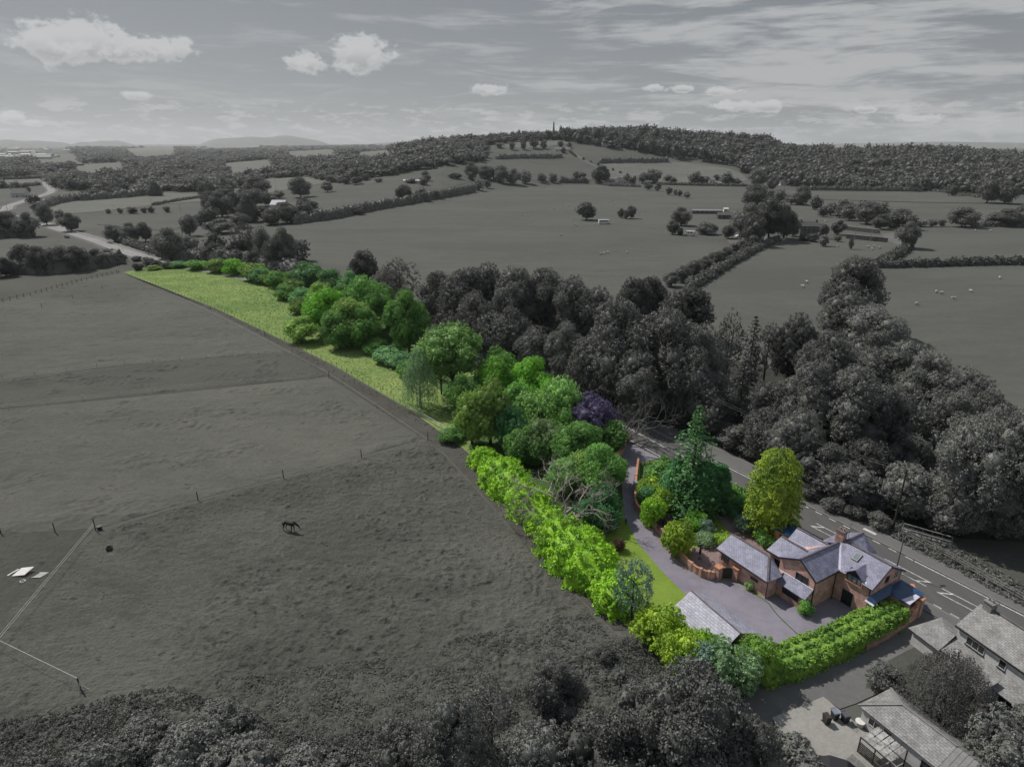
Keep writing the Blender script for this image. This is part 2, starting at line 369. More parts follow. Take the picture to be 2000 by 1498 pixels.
# ---------------------------------------------------------------- foliage generators (unit sized: height 1, scaled per tree)
def unit(v): return v/np.maximum(np.linalg.norm(v, axis=-1, keepdims=True), 1e-6)
def leafquads(C, N, size, rng, aspect=.6, wild=.8):
    """one leaf-shaped quad at each centre C, its face roughly along N"""
    n = unit(N+rng.normal(size=C.shape)*wild); t = unit(np.cross(n, rng.normal(size=C.shape))); u = np.cross(n, t)
    s = (size*rng.uniform(.65, 1.35, len(C)))[:, None]
    V = np.stack([C-t*s, C+u*s*aspect, C+t*s, C-u*s*aspect], 1).reshape(-1, 3)
    return V, np.arange(len(V)).reshape(-1, 4)
def join(parts):
    V = []; F = []; b = 0
    for v, f in parts: V.append(v); F.append(f+b); b += len(v)
    return np.concatenate(V), np.concatenate(F)
def blob(c, r, rng, rings=5, segs=8, noise=.16):
    """closed lumpy ball of quads: the dense inside of a clump"""
    V = []; F = []
    for i in range(rings+1):
        th = math.pi*i/rings
        for j in range(segs):
            ph = 2*math.pi*j/segs; k = 1+rng.uniform(-noise, noise)
            V.append((c[0]+r[0]*math.sin(th)*math.cos(ph)*k, c[1]+r[1]*math.sin(th)*math.sin(ph)*k, c[2]+r[2]*math.cos(th)*k))
    for i in range(rings):
        for j in range(segs): F.append((i*segs+j, (i+1)*segs+j, (i+1)*segs+(j+1) % segs, i*segs+(j+1) % segs))
    return np.array(V), np.array(F)
def fib(n, rng):
    i = np.arange(n)+.5; ph = np.arccos(1-2*i/n); th = math.pi*(1+5**.5)*i+rng.uniform(0, 6)
    return np.stack([np.cos(th)*np.sin(ph), np.sin(th)*np.sin(ph), np.cos(ph)], 1)
def tuftcloud(tc, tr, outn, nleaf, lsize, rng, aspect=.6, wild=.55):
    """leaf quads gathered in tufts with centres tc, radii tr, facing outn"""
    k = len(tc); D = unit(rng.normal(size=(k, nleaf, 3))); rad = tr[:, None, None]*rng.uniform(.35, 1, (k, nleaf, 1))
    D = unit(D+outn[:, None, :]*.55); C = (tc[:, None, :]+D*rad).reshape(-1, 3)
    N = (D+outn[:, None, :]*.5+np.array([0, 0, .35])).reshape(-1, 3)
    return leafquads(C, unit(N), lsize, rng, aspect, wild)
def crown(seed, nlobe=16, ntuft=26, nleaf=16, lsize=.022, base=.22, rx=.38, lobe=(.13, .2), shape=1., tuft=.05, openness=0., core=True):
    rng = np.random.default_rng(seed); lobes = []; cz = (1+base)/2; rz = (1-base)/2
    for i, d in enumerate(fib(nlobe, rng)):
        r = rng.uniform(*lobe); k = rng.uniform(.78, 1.05)
        d = unit(d+rng.normal(size=3)*.3); tz = d[2]
        wid = (1-.25*max(tz, 0)*shape)*(1 if tz > -.3 else .82)
        c = np.array([d[0]*(rx-r*.75)*k*wid, d[1]*(rx-r*.75)*k*wid, cz+tz*(rz-r*.8)*k]); lobes.append((c, r))
    lobes.append((np.array([0, 0, cz]), rx*.6))
    P = []; tc = []; tn = []; tr = []
    for c, r in lobes:
        for d in fib(ntuft, rng):
            p = c+d*r*rng.uniform(.88, 1.1)
            if d[2] < -.75: continue
            if any(np.linalg.norm(p-c2) < r2*.82 for c2, r2 in lobes if c2 is not c): continue
            if rng.random() < openness: continue
            tc.append(p); tn.append(d); tr.append(tuft*rng.uniform(.7, 1.3))
    P.append(tuftcloud(np.array(tc), np.array(tr), np.array(tn), nleaf, lsize, rng))
    if core:
        for c, r in lobes: P.append(blob(c, (r*.68,)*3, rng))
    return join(P)
def trunkmesh(seed, base=.22, rx=.38, top=.85, r0=.022, nb=9, matn='bark', multi=1):
    rnd = random.Random(seed); m_ = MB()
    for q in range(multi):
        ox = rnd.uniform(-.03, .03) if multi > 1 else 0; lx = rnd.uniform(-.12, .12) if multi > 1 else rnd.uniform(-.02, .02)
        pts = [(ox+lx*t+rnd.uniform(-.006, .006), ox*.6+lx*.7*t, top*t-.01) for t in (0, .12, .3, .5, .75, 1)]
        m_.tube(pts, [r0*(1.35-t)*(.75 if multi > 1 else 1) for t in (0, .3, .45, .65, .9, 1.25)], 7)
        for i in range(nb):
            t = rnd.uniform(.22, .85); a = rnd.uniform(0, 6.28); p = Vector((ox+lx*t, ox*.6+lx*.7*t, top*t)); L = rx*rnd.uniform(.5, .9)*(1.1-t*.6)
            e = p+Vector((math.cos(a)*L, math.sin(a)*L, L*rnd.uniform(.5, .95))); mid = (p+e)/2+Vector((0, 0, -.02))
            m_.tube([p, mid, e], [r0*.45, r0*.3, r0*.1], 5)
    return m_.mesh('trunk', M[matn])
VAR = {}
def var(name, VF, trunk=None): VAR[name] = (npmesh('crown_'+name, VF[0], VF[1], M['g1']), trunk)
tk = [trunkmesh(i) for i in range(3)]; tkm = trunkmesh(9, multi=4, r0=.016, top=.7); tkg = trunkmesh(5, matn='barkgrey'); tkt = trunkmesh(6, matn='barkgrey', multi=3, nb=12, r0=.014)
for i in range(4): var('big%d' % i, crown(10+i, 28, 46, 36, .0095, .06, .40, (.08, .165), tuft=.040), tk[i % 3])
for i in range(3): var('mid%d' % i, crown(30+i, 20, 36, 30, .0135, .04, .42, (.10, .19), tuft=.050), tk[i])
for i in range(3): var('bush%d' % i, crown(50+i, 14, 34, 34, .020, -.05, .52, (.15, .25), tuft=.065), None)
var('airy0', crown(60, 18, 20, 13, .017, .2, .38, (.10, .16), tuft=.055, openness=.22, core=False), tkt)
var('airy1', crown(61, 22, 22, 14, .016, .25, .40, (.09, .15), tuft=.05, openness=.15, core=False), tkg)
var('multi', crown(62, 26, 26, 14, .015, .3, .42, (.09, .15), tuft=.045, openness=.08), tkm)
for i in range(4): var('small%d' % i, crown(70+i, 11, 14, 8, .05, .0, .42, (.15, .24), tuft=.075), trunkmesh(20+i, nb=3, r0=.03))
def farcrown(seed, nl, nt, nf, ls):
    return crown(seed, nl, nt, nf, ls, .0, .46, (.2, .3), tuft=.06)
for i in range(5): VAR['far%d' % i] = (npmesh('crown_far%d' % i, *farcrown(80+i, 6, 10, 4, .07), M['gfar']), None)

def spruce(seed, tiers=24, rx=.26, droop=.12, n=12, lsize=.0105, per=46, pw=.85, z0=.04):
    rng = np.random.default_rng(seed); C = []; N = []; tb = MB()
    for i in range(tiers):
        t = i/(tiers-1); z = z0+(.985-z0)*t; L = rx*(1-t)**pw*rng.uniform(.85, 1.1)+.012
        nb = max(5, int(n*(1-t*.5)))
        for j in range(nb):
            a = 2*math.pi*(j+rng.uniform(-.35, .35))/nb+i*.7; l_ = L*rng.uniform(.62, 1.15); d = np.array([math.cos(a), math.sin(a), 0]); sd = np.array([-d[1], d[0], 0])
            k = max(4, int(per*(l_/rx)))
            s = rng.uniform(.12, 1, k); wdt = (1-s)*.30*l_+.012
            p = np.array([0, 0, z])+d*(s*l_)[:, None]+sd*(rng.uniform(-1, 1, k)*wdt)[:, None]
            p[:, 2] += -droop*s**1.5*l_*2+.25*l_*s*(1 if t > .6 else .3)+rng.normal(size=k)*.006
            C.append(p); N.append(np.tile(np.array([0, 0, 1.])+d*.4, (k, 1)))
    tr = MB(); tr.tube([(0, 0, -.01), (0, 0, .5), (0, 0, .97)], [.018, .011, .003], 7)
    return leafquads(np.concatenate(C), unit(np.concatenate(N)), lsize, rng, .5, .55), tr.mesh('trunk', M['bark'])
v, t_ = spruce(1); var('spruce', v, t_)
v, t_ = spruce(2, 20, .22, .02, 10, .02, 18, .7); var('spruce2', v, t_)
def column(seed, rx, n=2600, lsize=.02, pw=.5, up=1.2, lumps=.1, z0=0., egg=.42):
    """dense narrow or egg-shaped conifer: sprays on the outside of a tall solid"""
    rng = np.random.default_rng(seed); t = rng.uniform(0, 1, n); a = rng.uniform(0, 6.283, n)
    def prof(t): return np.where(t < egg, np.sqrt(np.clip(1-((egg-t)/egg)**2*.55, 0, 1)), np.sqrt(np.clip(1-((t-egg)/(1-egg))**2, 0, 1))**pw)
    lob = 1+lumps*np.sin(a*5+t*21)*np.sin(a*3-t*17)+rng.normal(size=n)*.05; r = rx*prof(t)*lob*rng.uniform(.82, 1.03, n)
    C = np.stack([np.cos(a)*r, np.sin(a)*r, z0+t*(1-z0)], 1); N = np.stack([np.cos(a), np.sin(a), np.full(n, up*.5)], 1)
    P = [leafquads(C, unit(N), lsize, rng, .45, .6)]
    rr = 14; V = []; F = []
    for i in range(rr+1):
        tt = i/rr; rad = rx*float(prof(np.array(tt)))*.86
        for j in range(14):
            k = 1+rng.uniform(-.07, .07); V.append((math.cos(j*.4488)*rad*k, math.sin(j*.4488)*rad*k, z0+tt*(1-z0)*.97))
    for i in range(rr):
        for j in range(14): F.append((i*14+j, i*14+(j+1) % 14, (i+1)*14+(j+1) % 14, (i+1)*14+j))
    P.append((np.array(V), np.array(F))); return join(P)
sm_tr = MB(); sm_tr.tube([(0, 0, -.02), (0, 0, .3), (0, 0, .8)], [.03, .022, .004], 7); sm_trm = sm_tr.mesh('trunk', M['bark'])
var('column', column(3, .17, 3800, .022, .8, 2), sm_trm)
var('cone', column(7, .3, 3000, .024, 1.6, 1, egg=.12), sm_trm)
def layered(seed, tiers=15, rx=.36):
    """golden conifer: fans in layers around an egg shape, gaps between"""
    rng = np.random.default_rng(seed); P = []; C = []; N = []
    for i in range(520):
        t = rng.uniform(.03, .99); a = rng.uniform(0, 6.283)
        R_ = rx*(math.sqrt(max(0, 1-((t-.42)/.60)**2)) if t > .42 else math.sqrt(1-((.42-t)/.42)**2*.62)); R_ *= rng.uniform(.8, 1.08)
        d = np.array([math.cos(a), math.sin(a), 0]); sd = np.array([-d[1], d[0], 0]); k = 34; s = rng.uniform(-.5, .5, k); q = rng.uniform(-1, 1, k)*(.5-np.abs(s))
        p = np.array([0, 0, t])+d*(R_+s*.13)[:, None]+sd*(q*.15)[:, None]; p[:, 2] += -(s*.05)+rng.normal(size=k)*.006+.02*t
        C.append(p); N.append(np.tile(np.array([0, 0, 1.])+d*.5, (k, 1)))
    P.append(leafquads(np.concatenate(C), unit(np.concatenate(N)), .0145, rng, .5, .5)); P.append(blob((0, 0, .48), (rx*.80, rx*.80, .44), rng, 10, 16, .08)); return join(P)
var('layered', layered(5), sm_trm)
def weeping(seed, rx=.36, n=330, k=26, z0=.06, lsize=.018):
    """strands hanging from arching limbs"""
    rng = np.random.default_rng(seed); C = []; N = []
    for i in range(n):
        a = rng.uniform(0, 6.283); rr = rx*math.sqrt(rng.uniform(.02, 1)); top = .97-.42*(rr/rx)**2.2+rng.uniform(-.06, .03); bot = max(z0, top-rng.uniform(.25, .62)); s = rng.uniform(0, 1, k)
        x, y = math.cos(a)*rr, math.sin(a)*rr; p = np.stack([x*(1+s*.10)+rng.normal(size=k)*.010, y*(1+s*.10)+rng.normal(size=k)*.010, top+(bot-top)*s], 1)
        C.append(p); N.append(np.tile(np.array([x, y, .12]), (k, 1)))
    return leafquads(np.concatenate(C), unit(np.concatenate(N)), lsize, rng, .35, .45)
var('weeping', weeping(4), trunkmesh(33, matn='birch', top=.8, rx=.3))
var('weepwide', join([weeping(8, .62, 900, 30, .05, .013), blob((0, 0, .38), (.36, .36, .28), np.random.default_rng(3), 8, 14, .2)]), trunkmesh(34, matn='birch', top=.8, rx=.5, r0=.035, nb=14))
def bare(seed, spread=.55, depth=5, r0=.02, m='deadwood', nb=5, up=.35):
    rnd = random.Random(seed); m_ = MB()
    def grow(p, d, L, r, dep):
        pts = [p]; q = Vector(p); dd = Vector(d)
        for _ in range(3):
            dd = (dd+Vector([rnd.gauss(0, .22) for _ in range(3)])).normalized(); q = q+dd*L/3; pts.append(q.copy())
        m_.tube(pts, [r, r*.8, r*.65, r*.5], 5 if dep > 2 else 3, cap=False)
        if dep:
            for _ in range(rnd.choice((2, 3, 3))):
                nd = (dd+Vector((rnd.gauss(0, spread), rnd.gauss(0, spread), rnd.gauss(up*.3, spread*.8)))).normalized(); s = pts[rnd.choice((2, 3, 3))]
                grow(s, nd, L*rnd.uniform(.6, .82), r*.55, dep-1)
    for i in range(nb):
        a = i*6.28/nb+rnd.uniform(-.4, .4); grow(Vector((0, 0, 0)), Vector((math.cos(a)*.7, math.sin(a)*.7, .75)).normalized(), .30, r0, depth)
    return m_.mesh('branches_bare', M[m])
BARE = {'dead': bare(4, .6, 5, .022, 'deadwood', 8, .25), 'barebig': bare(11, .5, 5, .02, 'deadgrey', 5)}

NTREE = [0]
def put(name, label, cat, loc, h, wid, vr, m, group=None, rz=None, tree=True, lean=0):
    """one tree or shrub: an Empty with a crown and (where one shows) a trunk"""
    NTREE[0] += 1; rnd = random.Random(NTREE[0]*7+3); rz = rnd.uniform(0, 6.28) if rz is None else rz
    me, tr = VAR[vr]; w0 = {'small': .92, 'bush': 1.0, 'weepwide': 1.24, 'weeping': .74, 'spruce': .5, 'spruce2': .44, 'column': .36, 'cone': .6, 'layered': .84}.get(vr.rstrip('0123') if vr[:4] in ('bush', 'smal') else vr, .85)
    sx_ = wid/w0
    if tr is None:
        o = link(name, me, None, loc, rz); o.scale = (sx_, sx_, h); tag(o, label, cat, group)
        o.material_slots[0].link = 'OBJECT'; o.material_slots[0].material = M[m]; return o
    root = empty(name, loc, rz, label=label, cat=cat, group=group)
    c = link('crown', me, root); c.scale = (sx_, sx_, h); c.material_slots[0].link = 'OBJECT'; c.material_slots[0].material = M[m]
    t = link('trunk', tr, root); t.scale = ((sx_+h)/2,)*2+(h,)
    return root
def place(x, yb, yt, wpx, fat=1.0):
    """ground point, height and width in metres from a tree's base row, top row and width in the photograph"""
    b = at(x, yb); h = hfit(b.x, b.y, yt); wm = wpx/ppm(b+Vector((0, 0, h*.5)))
    return b, h, wm*fat
def hedge(name, label, pts, wd, ht, m, dens=1.0, leaf=.3, tuft=.7, kind=None, cat='hedge', group=None, bump=.18, seed=1, flat=False, vary=.12):
    """a hedge along a ground line: tufts of leaves over a solid core, one object. wd, ht may be lists along pts"""
    rng = np.random.default_rng(seed); P = [Vector(p) for p in pts]; W = wd if hasattr(wd, '__len__') else [wd]*len(P); Hh = ht if hasattr(ht, '__len__') else [ht]*len(P)
    o0 = P[0].copy(); seg = []; step = tuft*1.1; V = []; F = []; TCn = []; TN = []; prev = None; nprof = 9
    L = 0
    for i in range(len(P)-1):
        d = P[i+1]-P[i]; n = max(1, int(d.length/step))
        for k in range(n+(1 if i == len(P)-2 else 0)):
            t = k/n; a = P[i]+d*t; seg.append((a, d.normalized(), W[i]+(W[i+1]-W[i])*t, Hh[i]+(Hh[i+1]-Hh[i])*t))
    ph = rng.uniform(0, 6, 4)
    for i, (p, d, w_, h_) in enumerate(seg):
        l_ = i*step; k = 1+bump*(math.sin(l_/w_*2.3+ph[0])*.6+math.sin(l_/w_*5.1+ph[1])*.4)*(.35 if flat else 1)+rng.uniform(-vary, vary); s = Vector((-d.y, d.x, 0))
        zb = zt(p.x, p.y) if p.y > 500 else p.z
        e = 1.0 if 0 < i < len(seg)-1 else .55
        for j in range(nprof):
            a = math.pi*j/(nprof-1)
            ca, sa = math.cos(a), math.sin(a)
            if flat: ca = math.copysign(abs(ca)**.45, ca); sa = abs(sa)**.45
            else: ca = math.copysign(abs(ca)**.8, ca); sa = abs(sa)**.8
            q = Vector((p.x, p.y, zb))+s*ca*w_/2*k*.9*e+Vector((0, 0, sa*h_*k*.93*e)); V.append(q-o0)
            nt = max(1, int(round(dens)))
            if 0 < j < nprof-1 or True:
                for _ in range(nt if rng.random() < dens or nt > 1 else 0):
                    jit = Vector(rng.normal(size=3)*tuft*.4); TCn.append(q-o0+jit); nn = s*ca+Vector((0, 0, sa+.1)); TN.append(nn)
    for i in range(len(seg)-1):
        for j in range(nprof-1): F.append((i*nprof+j, (i+1)*nprof+j, (i+1)*nprof+j+1, i*nprof+j+1))
    b = len(V)
    V = np.array([tuple(v) for v in V]); F = np.array(F); TCn = np.array([tuple(v) for v in TCn]); TN = unit(np.array([tuple(v) for v in TN]))
    q = tuftcloud(TCn, np.full(len(TCn), tuft*.75)*rng.uniform(.7, 1.25, len(TCn)), TN, 15 if leaf < .2 else 12 if leaf < .6 else 6, leaf, rng, .55, .55)
    o = link(name, npmesh(name, *join([(V, F), q]), M[m]), None, o0); tag(o, label, cat, group, kind); return o
def inpoly(x, y, P):
    c = False; j = len(P)-1
    for i in range(len(P)):
        if (P[i][1] > y) != (P[j][1] > y) and x < (P[j][0]-P[i][0])*(y-P[i][1])/(P[j][1]-P[i][1])+P[i][0]: c = not c
        j = i
    return c
def carpet(name, label, cat, poly, n, m, h=(.3, .8), leaf=.2, nleaf=10, tuft=.5, seed=3, flatpx=True, clump=0., wild=.8):
    """undergrowth or tall grass spread over an area given by its ground outline in the photograph: one object"""
    rng = np.random.default_rng(seed); W = [at(*p) for p in poly]; x0, x1 = min(p.x for p in W), max(p.x for p in W); y0, y1 = min(p.y for p in W), max(p.y for p in W); P = [(p.x, p.y) for p in W]; C = []; S = []
    ph = rng.uniform(0, 6, 6); tries = 0
    while len(C) < n and tries < n*12:
        tries += 1; x, y = rng.uniform(x0, x1), rng.uniform(y0, y1)
        if not inpoly(x, y, P): continue
        cl = .5+.25*math.sin(x*.55+ph[0]+1.5*math.sin(y*.31+ph[1]))+.25*math.sin(y*.6+ph[2]+1.3*math.sin(x*.37+ph[3]))
        if rng.random() < clump and rng.random() > cl**2*1.6: continue
        hh = (h[0]+(h[1]-h[0])*cl*rng.uniform(.6, 1.2)); C.append((x, y, zt(x, y)+hh*.5)); S.append(hh)
    C = np.array(C); S = np.array(S); q = tuftcloud(C, np.maximum(S*.5, tuft*.4), np.tile([0, 0, 1.], (len(C), 1)), nleaf, leaf, rng, .5, wild)
    q[0][:, 2] = np.maximum(q[0][:, 2], .01) if y1 < 500 else q[0][:, 2]
    o = link(name, npmesh(name, *q, M[m])); tag(o, label, cat, kind='stuff'); return o
HOLES = [[(140, 322), (235, 318), (262, 347), (160, 351)], [(430, 320), (530, 312), (548, 340), (452, 350)], [(550, 297), (650, 292), (668, 314), (575, 320)], [(240, 291), (340, 288), (352, 308), (262, 312)], [(690, 299), (762, 293), (775, 317), (705, 322)], [(60, 304), (150, 301), (165, 324), (80, 328)]]
M['rustfloor'] = groundmat('leaf_litter_brown', (.26, .19, .14), (.17, .14, .14), .3, 2, 9, .2, 6)
# ---------------------------------------------------------------- ground
def polar_ground():
    rs = [0, 15, 30, 50, 75, 100, 140, 190, 250, 330, 420, 520]
    r = 540
    while r < 1700: rs.append(r); r += 14
    while r < 16000: rs.append(r); r *= 1.09
    rs.append(30000)
    A = []; a = -62.0
    while a <= 62: A.append(a); a += .8
    A += [80, 100, 130, 160, 180, 200, 230, 260, 280]
    V = [(0, 0, 0)]; F = []; n = len(A)
    for q in rs[1:]:
        for a in A:
            x, y = q*math.sin(R(a)), q*math.cos(R(a)); V.append((x, y, zt(x, y)))
    for k in range(n): F.append((0, 1+(k+1) % n, 1+k))
    for i in range(len(rs)-2):
        for k in range(n):
            a, b = 1+i*n+k, 1+i*n+(k+1) % n; F.append((a, b, b+n, a+n))
    me = bpy.data.meshes.new('ground'); me.from_pydata(V, [], F); me.materials.append(M['field']); me.update()
    o = link('ground', me); tag(o, kind='structure'); return o
polar_ground()
def sheet(name, pts, m, dz=.02, step=None, px=True, struct=True, thick=0):
    """a level or hillside patch of ground lying just above the sheet below"""
    W = [at(*p) if px else Vector(p) for p in pts]; far = max(p.y for p in W) > 520
    bm = bmesh.new(); vs = [bm.verts.new((p.x, p.y, 0)) for p in W]; f = bm.faces.new(vs)
    if f.normal.z < 0: f.normal_flip()
    bmesh.ops.triangulate(bm, faces=bm.faces[:])
    if far:
        x0, x1 = min(p.x for p in W), max(p.x for p in W); y0, y1 = min(p.y for p in W), max(p.y for p in W); st = step or 25
        for ax, lo, hi in ((0, x0, x1), (1, y0, y1)):
            c = lo+st
            while c < hi:
                co = [0, 0, 0]; no = [0, 0, 0]; co[ax] = c; no[ax] = 1
                bmesh.ops.bisect_plane(bm, geom=bm.verts[:]+bm.edges[:]+bm.faces[:], plane_co=co, plane_no=no); c += st
    for v in bm.verts: v.co.z = zt(v.co.x, v.co.y)+dz
    if thick:
        g = bmesh.ops.extrude_face_region(bm, geom=bm.faces[:]); [setattr(v.co, 'z', 0) for v in g['geom'] if isinstance(v, bmesh.types.BMVert)]
    bmesh.ops.recalc_face_normals(bm, faces=bm.faces[:])
    me = bpy.data.meshes.new(name); bm.to_mesh(me); bm.free(); me.materials.append(M[m]); o = link(name, me)
    if not thick and sum(p.normal.z for p in me.polygons) < 0: me.flip_normals()
    if struct: tag(o, kind='structure')
    return o
def smooth(pts, n=8):
    P = [Vector(p) for p in pts]; o = []
    for i in range(len(P)-1):
        a, b, c, d = P[max(i-1, 0)], P[i], P[i+1], P[min(i+2, len(P)-1)]
        for k in range(n):
            t = k/n; o.append(.5*((2*b)+(c-a)*t+(2*a-5*b+4*c-d)*t*t+(3*b-a-3*c+d)*t**3))
    return o+[P[-1]]
def ribbon(name, pts, w0, w1, m, dz, struct=True, dash=None, hz=0):
    """a strip along a ground line between offsets w0 and w1 to its left"""
    P = pts; mb = MB(); L = 0; N = []
    for i in range(len(P)):
        d = (P[min(i+1, len(P)-1)]-P[max(i-1, 0)]); d.z = 0; d.normalize(); N.append(Vector((-d.y, d.x, 0)))
    for i in range(len(P)-1):
        a, b = P[i], P[i+1]; seg = (b-a).length
        if dash:
            on, off = dash; t = -((L) % (on+off)); 
            while t < seg:
                s0, s1 = max(t, 0), min(t+on, seg)
                if s1 > s0: 
                    pa, pb = a.lerp(b, s0/seg), a.lerp(b, s1/seg); n_ = N[i]
                    mb.face([pa+n_*w1+Vector((0, 0, dz+zt(pa.x, pa.y))), pa+n_*w0+Vector((0, 0, dz+zt(pa.x, pa.y))), pb+n_*w0+Vector((0, 0, dz+zt(pb.x, pb.y))), pb+n_*w1+Vector((0, 0, dz+zt(pb.x, pb.y)))])
                t += on+off
        else:
            q = [a+N[i]*w1, a+N[i]*w0, b+N[i+1]*w0, b+N[i+1]*w1]
            for v in q: v.z = zt(v.x, v.y)+dz
            mb.face(q)
            if hz:
                for u, v in ((0, 3), (2, 1)): mb.face([q[u]-Vector((0, 0, hz)), q[u], q[v], q[v]-Vector((0, 0, hz))][::-1])
        L += seg
    o = mb.build(name, M[m])
    me = o.data
    if not hz and sum(p.normal.z for p in me.polygons) < 0: me.flip_normals()
    if struct: tag(o, kind='structure')
    return o

# foreground pastures on the left, divided by fences
sheet('pasture', [(-700, 880), (0, 802), (350, 768), (640, 737), (700, 790), (835, 858), (900, 900), (1000, 1010), (1130, 1160), (1240, 1262), (1330, 1330), (1450, 1375), (1470, 1700), (-900, 1700)], 'pasture', .012)
sheet('pasture_far', [(-700, 880), (-700, 680), (0, 590), (160, 548), (240, 534), (420, 607), (570, 688), (640, 737), (350, 768), (0, 802)], 'pasture', .010)
sheet('pasture_strip', [(-700, 815), (0, 745), (300, 710), (570, 689), (610, 712), (640, 736), (350, 767), (0, 800), (-700, 880)], 'fielddark', .026)
sheet('paddock', [(-200, 1046), (0, 1043), (187, 1030), (152, 1068), (95, 1112), (60, 1153), (-60, 1264), (-200, 1380)], 'paddock', .036)
sheet('pasture_edge', [(244, 536), (420, 600), (570, 676), (650, 716), (800, 802), (905, 873), (1000, 985), (1060, 1050), (1225, 1230), (1200, 1232), (1030, 1070), (960, 985), (868, 885), (820, 850), (640, 735), (575, 690), (420, 607), (300, 556)], 'earth', .042)
sheet('field_beyond_fence', [(-500, 640), (-500, 570), (0, 540), (150, 522), (240, 512), (320, 512), (250, 530), (235, 532), (160, 547), (0, 590)], 'fielddark', .012)
# the coloured holding: rough meadow, then garden
sheet('meadow', [(240, 532), (325, 519), (420, 515), (520, 535), (600, 560), (700, 600), (790, 640), (900, 700), (1010, 760), (1110, 810), (1226, 862), (1232, 905), (1215, 1000), (1180, 1020), (1120, 1090), (1060, 1045), (915, 885), (800, 800), (650, 713), (570, 673), (420, 602)], 'meadow', .05)
sheet('lawn', [(1060, 1040), (1100, 1010), (1215, 990), (1235, 940), (1248, 900), (1300, 900), (1420, 950), (1530, 1017), (1800, 1178), (1790, 1212), (1690, 1262), (1560, 1320), (1440, 1352), (1400, 1340), (1310, 1300), (1230, 1230), (1140, 1130)], 'lawn', .058)
sheet('driveway', [(1222, 862), (1290, 895), (1250, 905), (1244, 940), (1241, 990), (1263, 1019), (1293, 1049), (1316, 1078), (1350, 1116), (1377, 1131), (1441, 1137), (1480, 1165), (1545, 1165), (1640, 1170), (1700, 1210), (1600, 1262), (1560, 1275), (1440, 1265), (1340, 1163), (1290, 1113), (1245, 1060), (1218, 1008), (1214, 930), (1208, 880)], 'drive', .07)
sheet('patio', [(1347, 1070), (1403, 1066), (1440, 1100), (1441, 1136), (1377, 1130), (1350, 1114)], 'paver', .075)
sheet('garden_path', [(1385, 990), (1432, 1003), (1470, 1035), (1512, 1062), (1506, 1090), (1470, 1068), (1425, 1040), (1402, 1015)], 'paver', .078)
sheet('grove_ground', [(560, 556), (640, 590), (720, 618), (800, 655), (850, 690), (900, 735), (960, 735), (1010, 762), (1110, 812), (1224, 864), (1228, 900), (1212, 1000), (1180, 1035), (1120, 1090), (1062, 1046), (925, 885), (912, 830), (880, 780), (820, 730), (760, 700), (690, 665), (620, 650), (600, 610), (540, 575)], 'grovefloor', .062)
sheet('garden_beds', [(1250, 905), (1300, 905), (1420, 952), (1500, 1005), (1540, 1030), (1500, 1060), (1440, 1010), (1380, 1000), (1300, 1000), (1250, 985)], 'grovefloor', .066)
# main road: its straight part lies along RD, its far part curls away down the valley
ROAD = smooth([SN(60, 83), SN(0, 83), SN(-60, 83), SN(-95, 83), Vector((4, 152, 0)), Vector((-38, 208, 0)), Vector((-90, 257, 0)), at(330, 513), at(258, 495), at(190, 470), at(125, 450), at(80, 436), at(20, 423), Vector((-480, 520, 0)), at(-8, 414), at(20, 402), at(60, 389), at(100, 375), at(92, 362), at(86, 352)], 10)
NR = [p for p in ROAD if p.y < 250]; FR = [p for p in ROAD if p.y >= 240]
ribbon('road', NR, -3.75, 3.75, 'tarmac', .09); ribbon('road', FR, -3.9, 3.9, 'glaretarmac', .094)  # far part takes the paler tarmac with glare in its colour
ribbon('road_verge', ROAD[70:], -6.5, 6.5, 'pave', .07)
HW = [p for p in ROAD if True]
ST = [SN(60, 83), SN(-97, 83)]
mbl = MB()
def stripe(mb, s0, s1, n0, n1, z=.096):
    mb.face([SN(s0, n0, z), SN(s1, n0, z), SN(s1, n1, z), SN(s0, n1, z)])
mb = MB()
stripe(mb, -34, 40, 86.55, 86.72); stripe(mb, -97, -57, 86.55, 86.72)
s = -56
while s < -34: stripe(mb, s, s+1.1, 86.55, 86.72); s += 2.3
for s0, s1 in ((-97, -47),): stripe(mb, s0, s1, 79.45, 79.6)
s = -32
while s < 30: stripe(mb, s, s+1.0, 79.45, 79.6); s += 2.0
stripe(mb, -97, -72, 82.75, 82.88); stripe(mb, -97, -73, 83.05, 83.18)
stripe(mb, -66, -62, 82.9, 83.05); stripe(mb, -71, -69, 82.9, 83.05)
def hatchbox(s0, s1, n0=82.35, n1=83.75):
    w_ = .12
    stripe(mb, s0, s1, n0, n0+w_); stripe(mb, s0, s1, n1-w_, n1)
    for a, b in ((s0, s0+1.6), (s1-1.6, s1)):
        mb.face([SN(a, n0, .0965), SN(a+.3, n0, .0965), SN(b, n1, .0965), SN(b-.3, n1, .0965)])
for a in (-54.5, -47.0, -36.5, -29.0, -21.5, -14, -6): hatchbox(a, a+6.2 if a > -50 else a+3)
o = mb.build('road_markings', M['line']); tag(o, kind='structure')
for p in o.data.polygons:
    if p.normal.z < 0: o.data.flip_normals(); break
far_line = [p for p in ROAD if p.y > 150]
ribbon('road_edge_line', far_line, 3.4, 3.55, 'line', .10); ribbon('road_centre_line', far_line, -.07, .07, 'line', .101, dash=(4, 4))
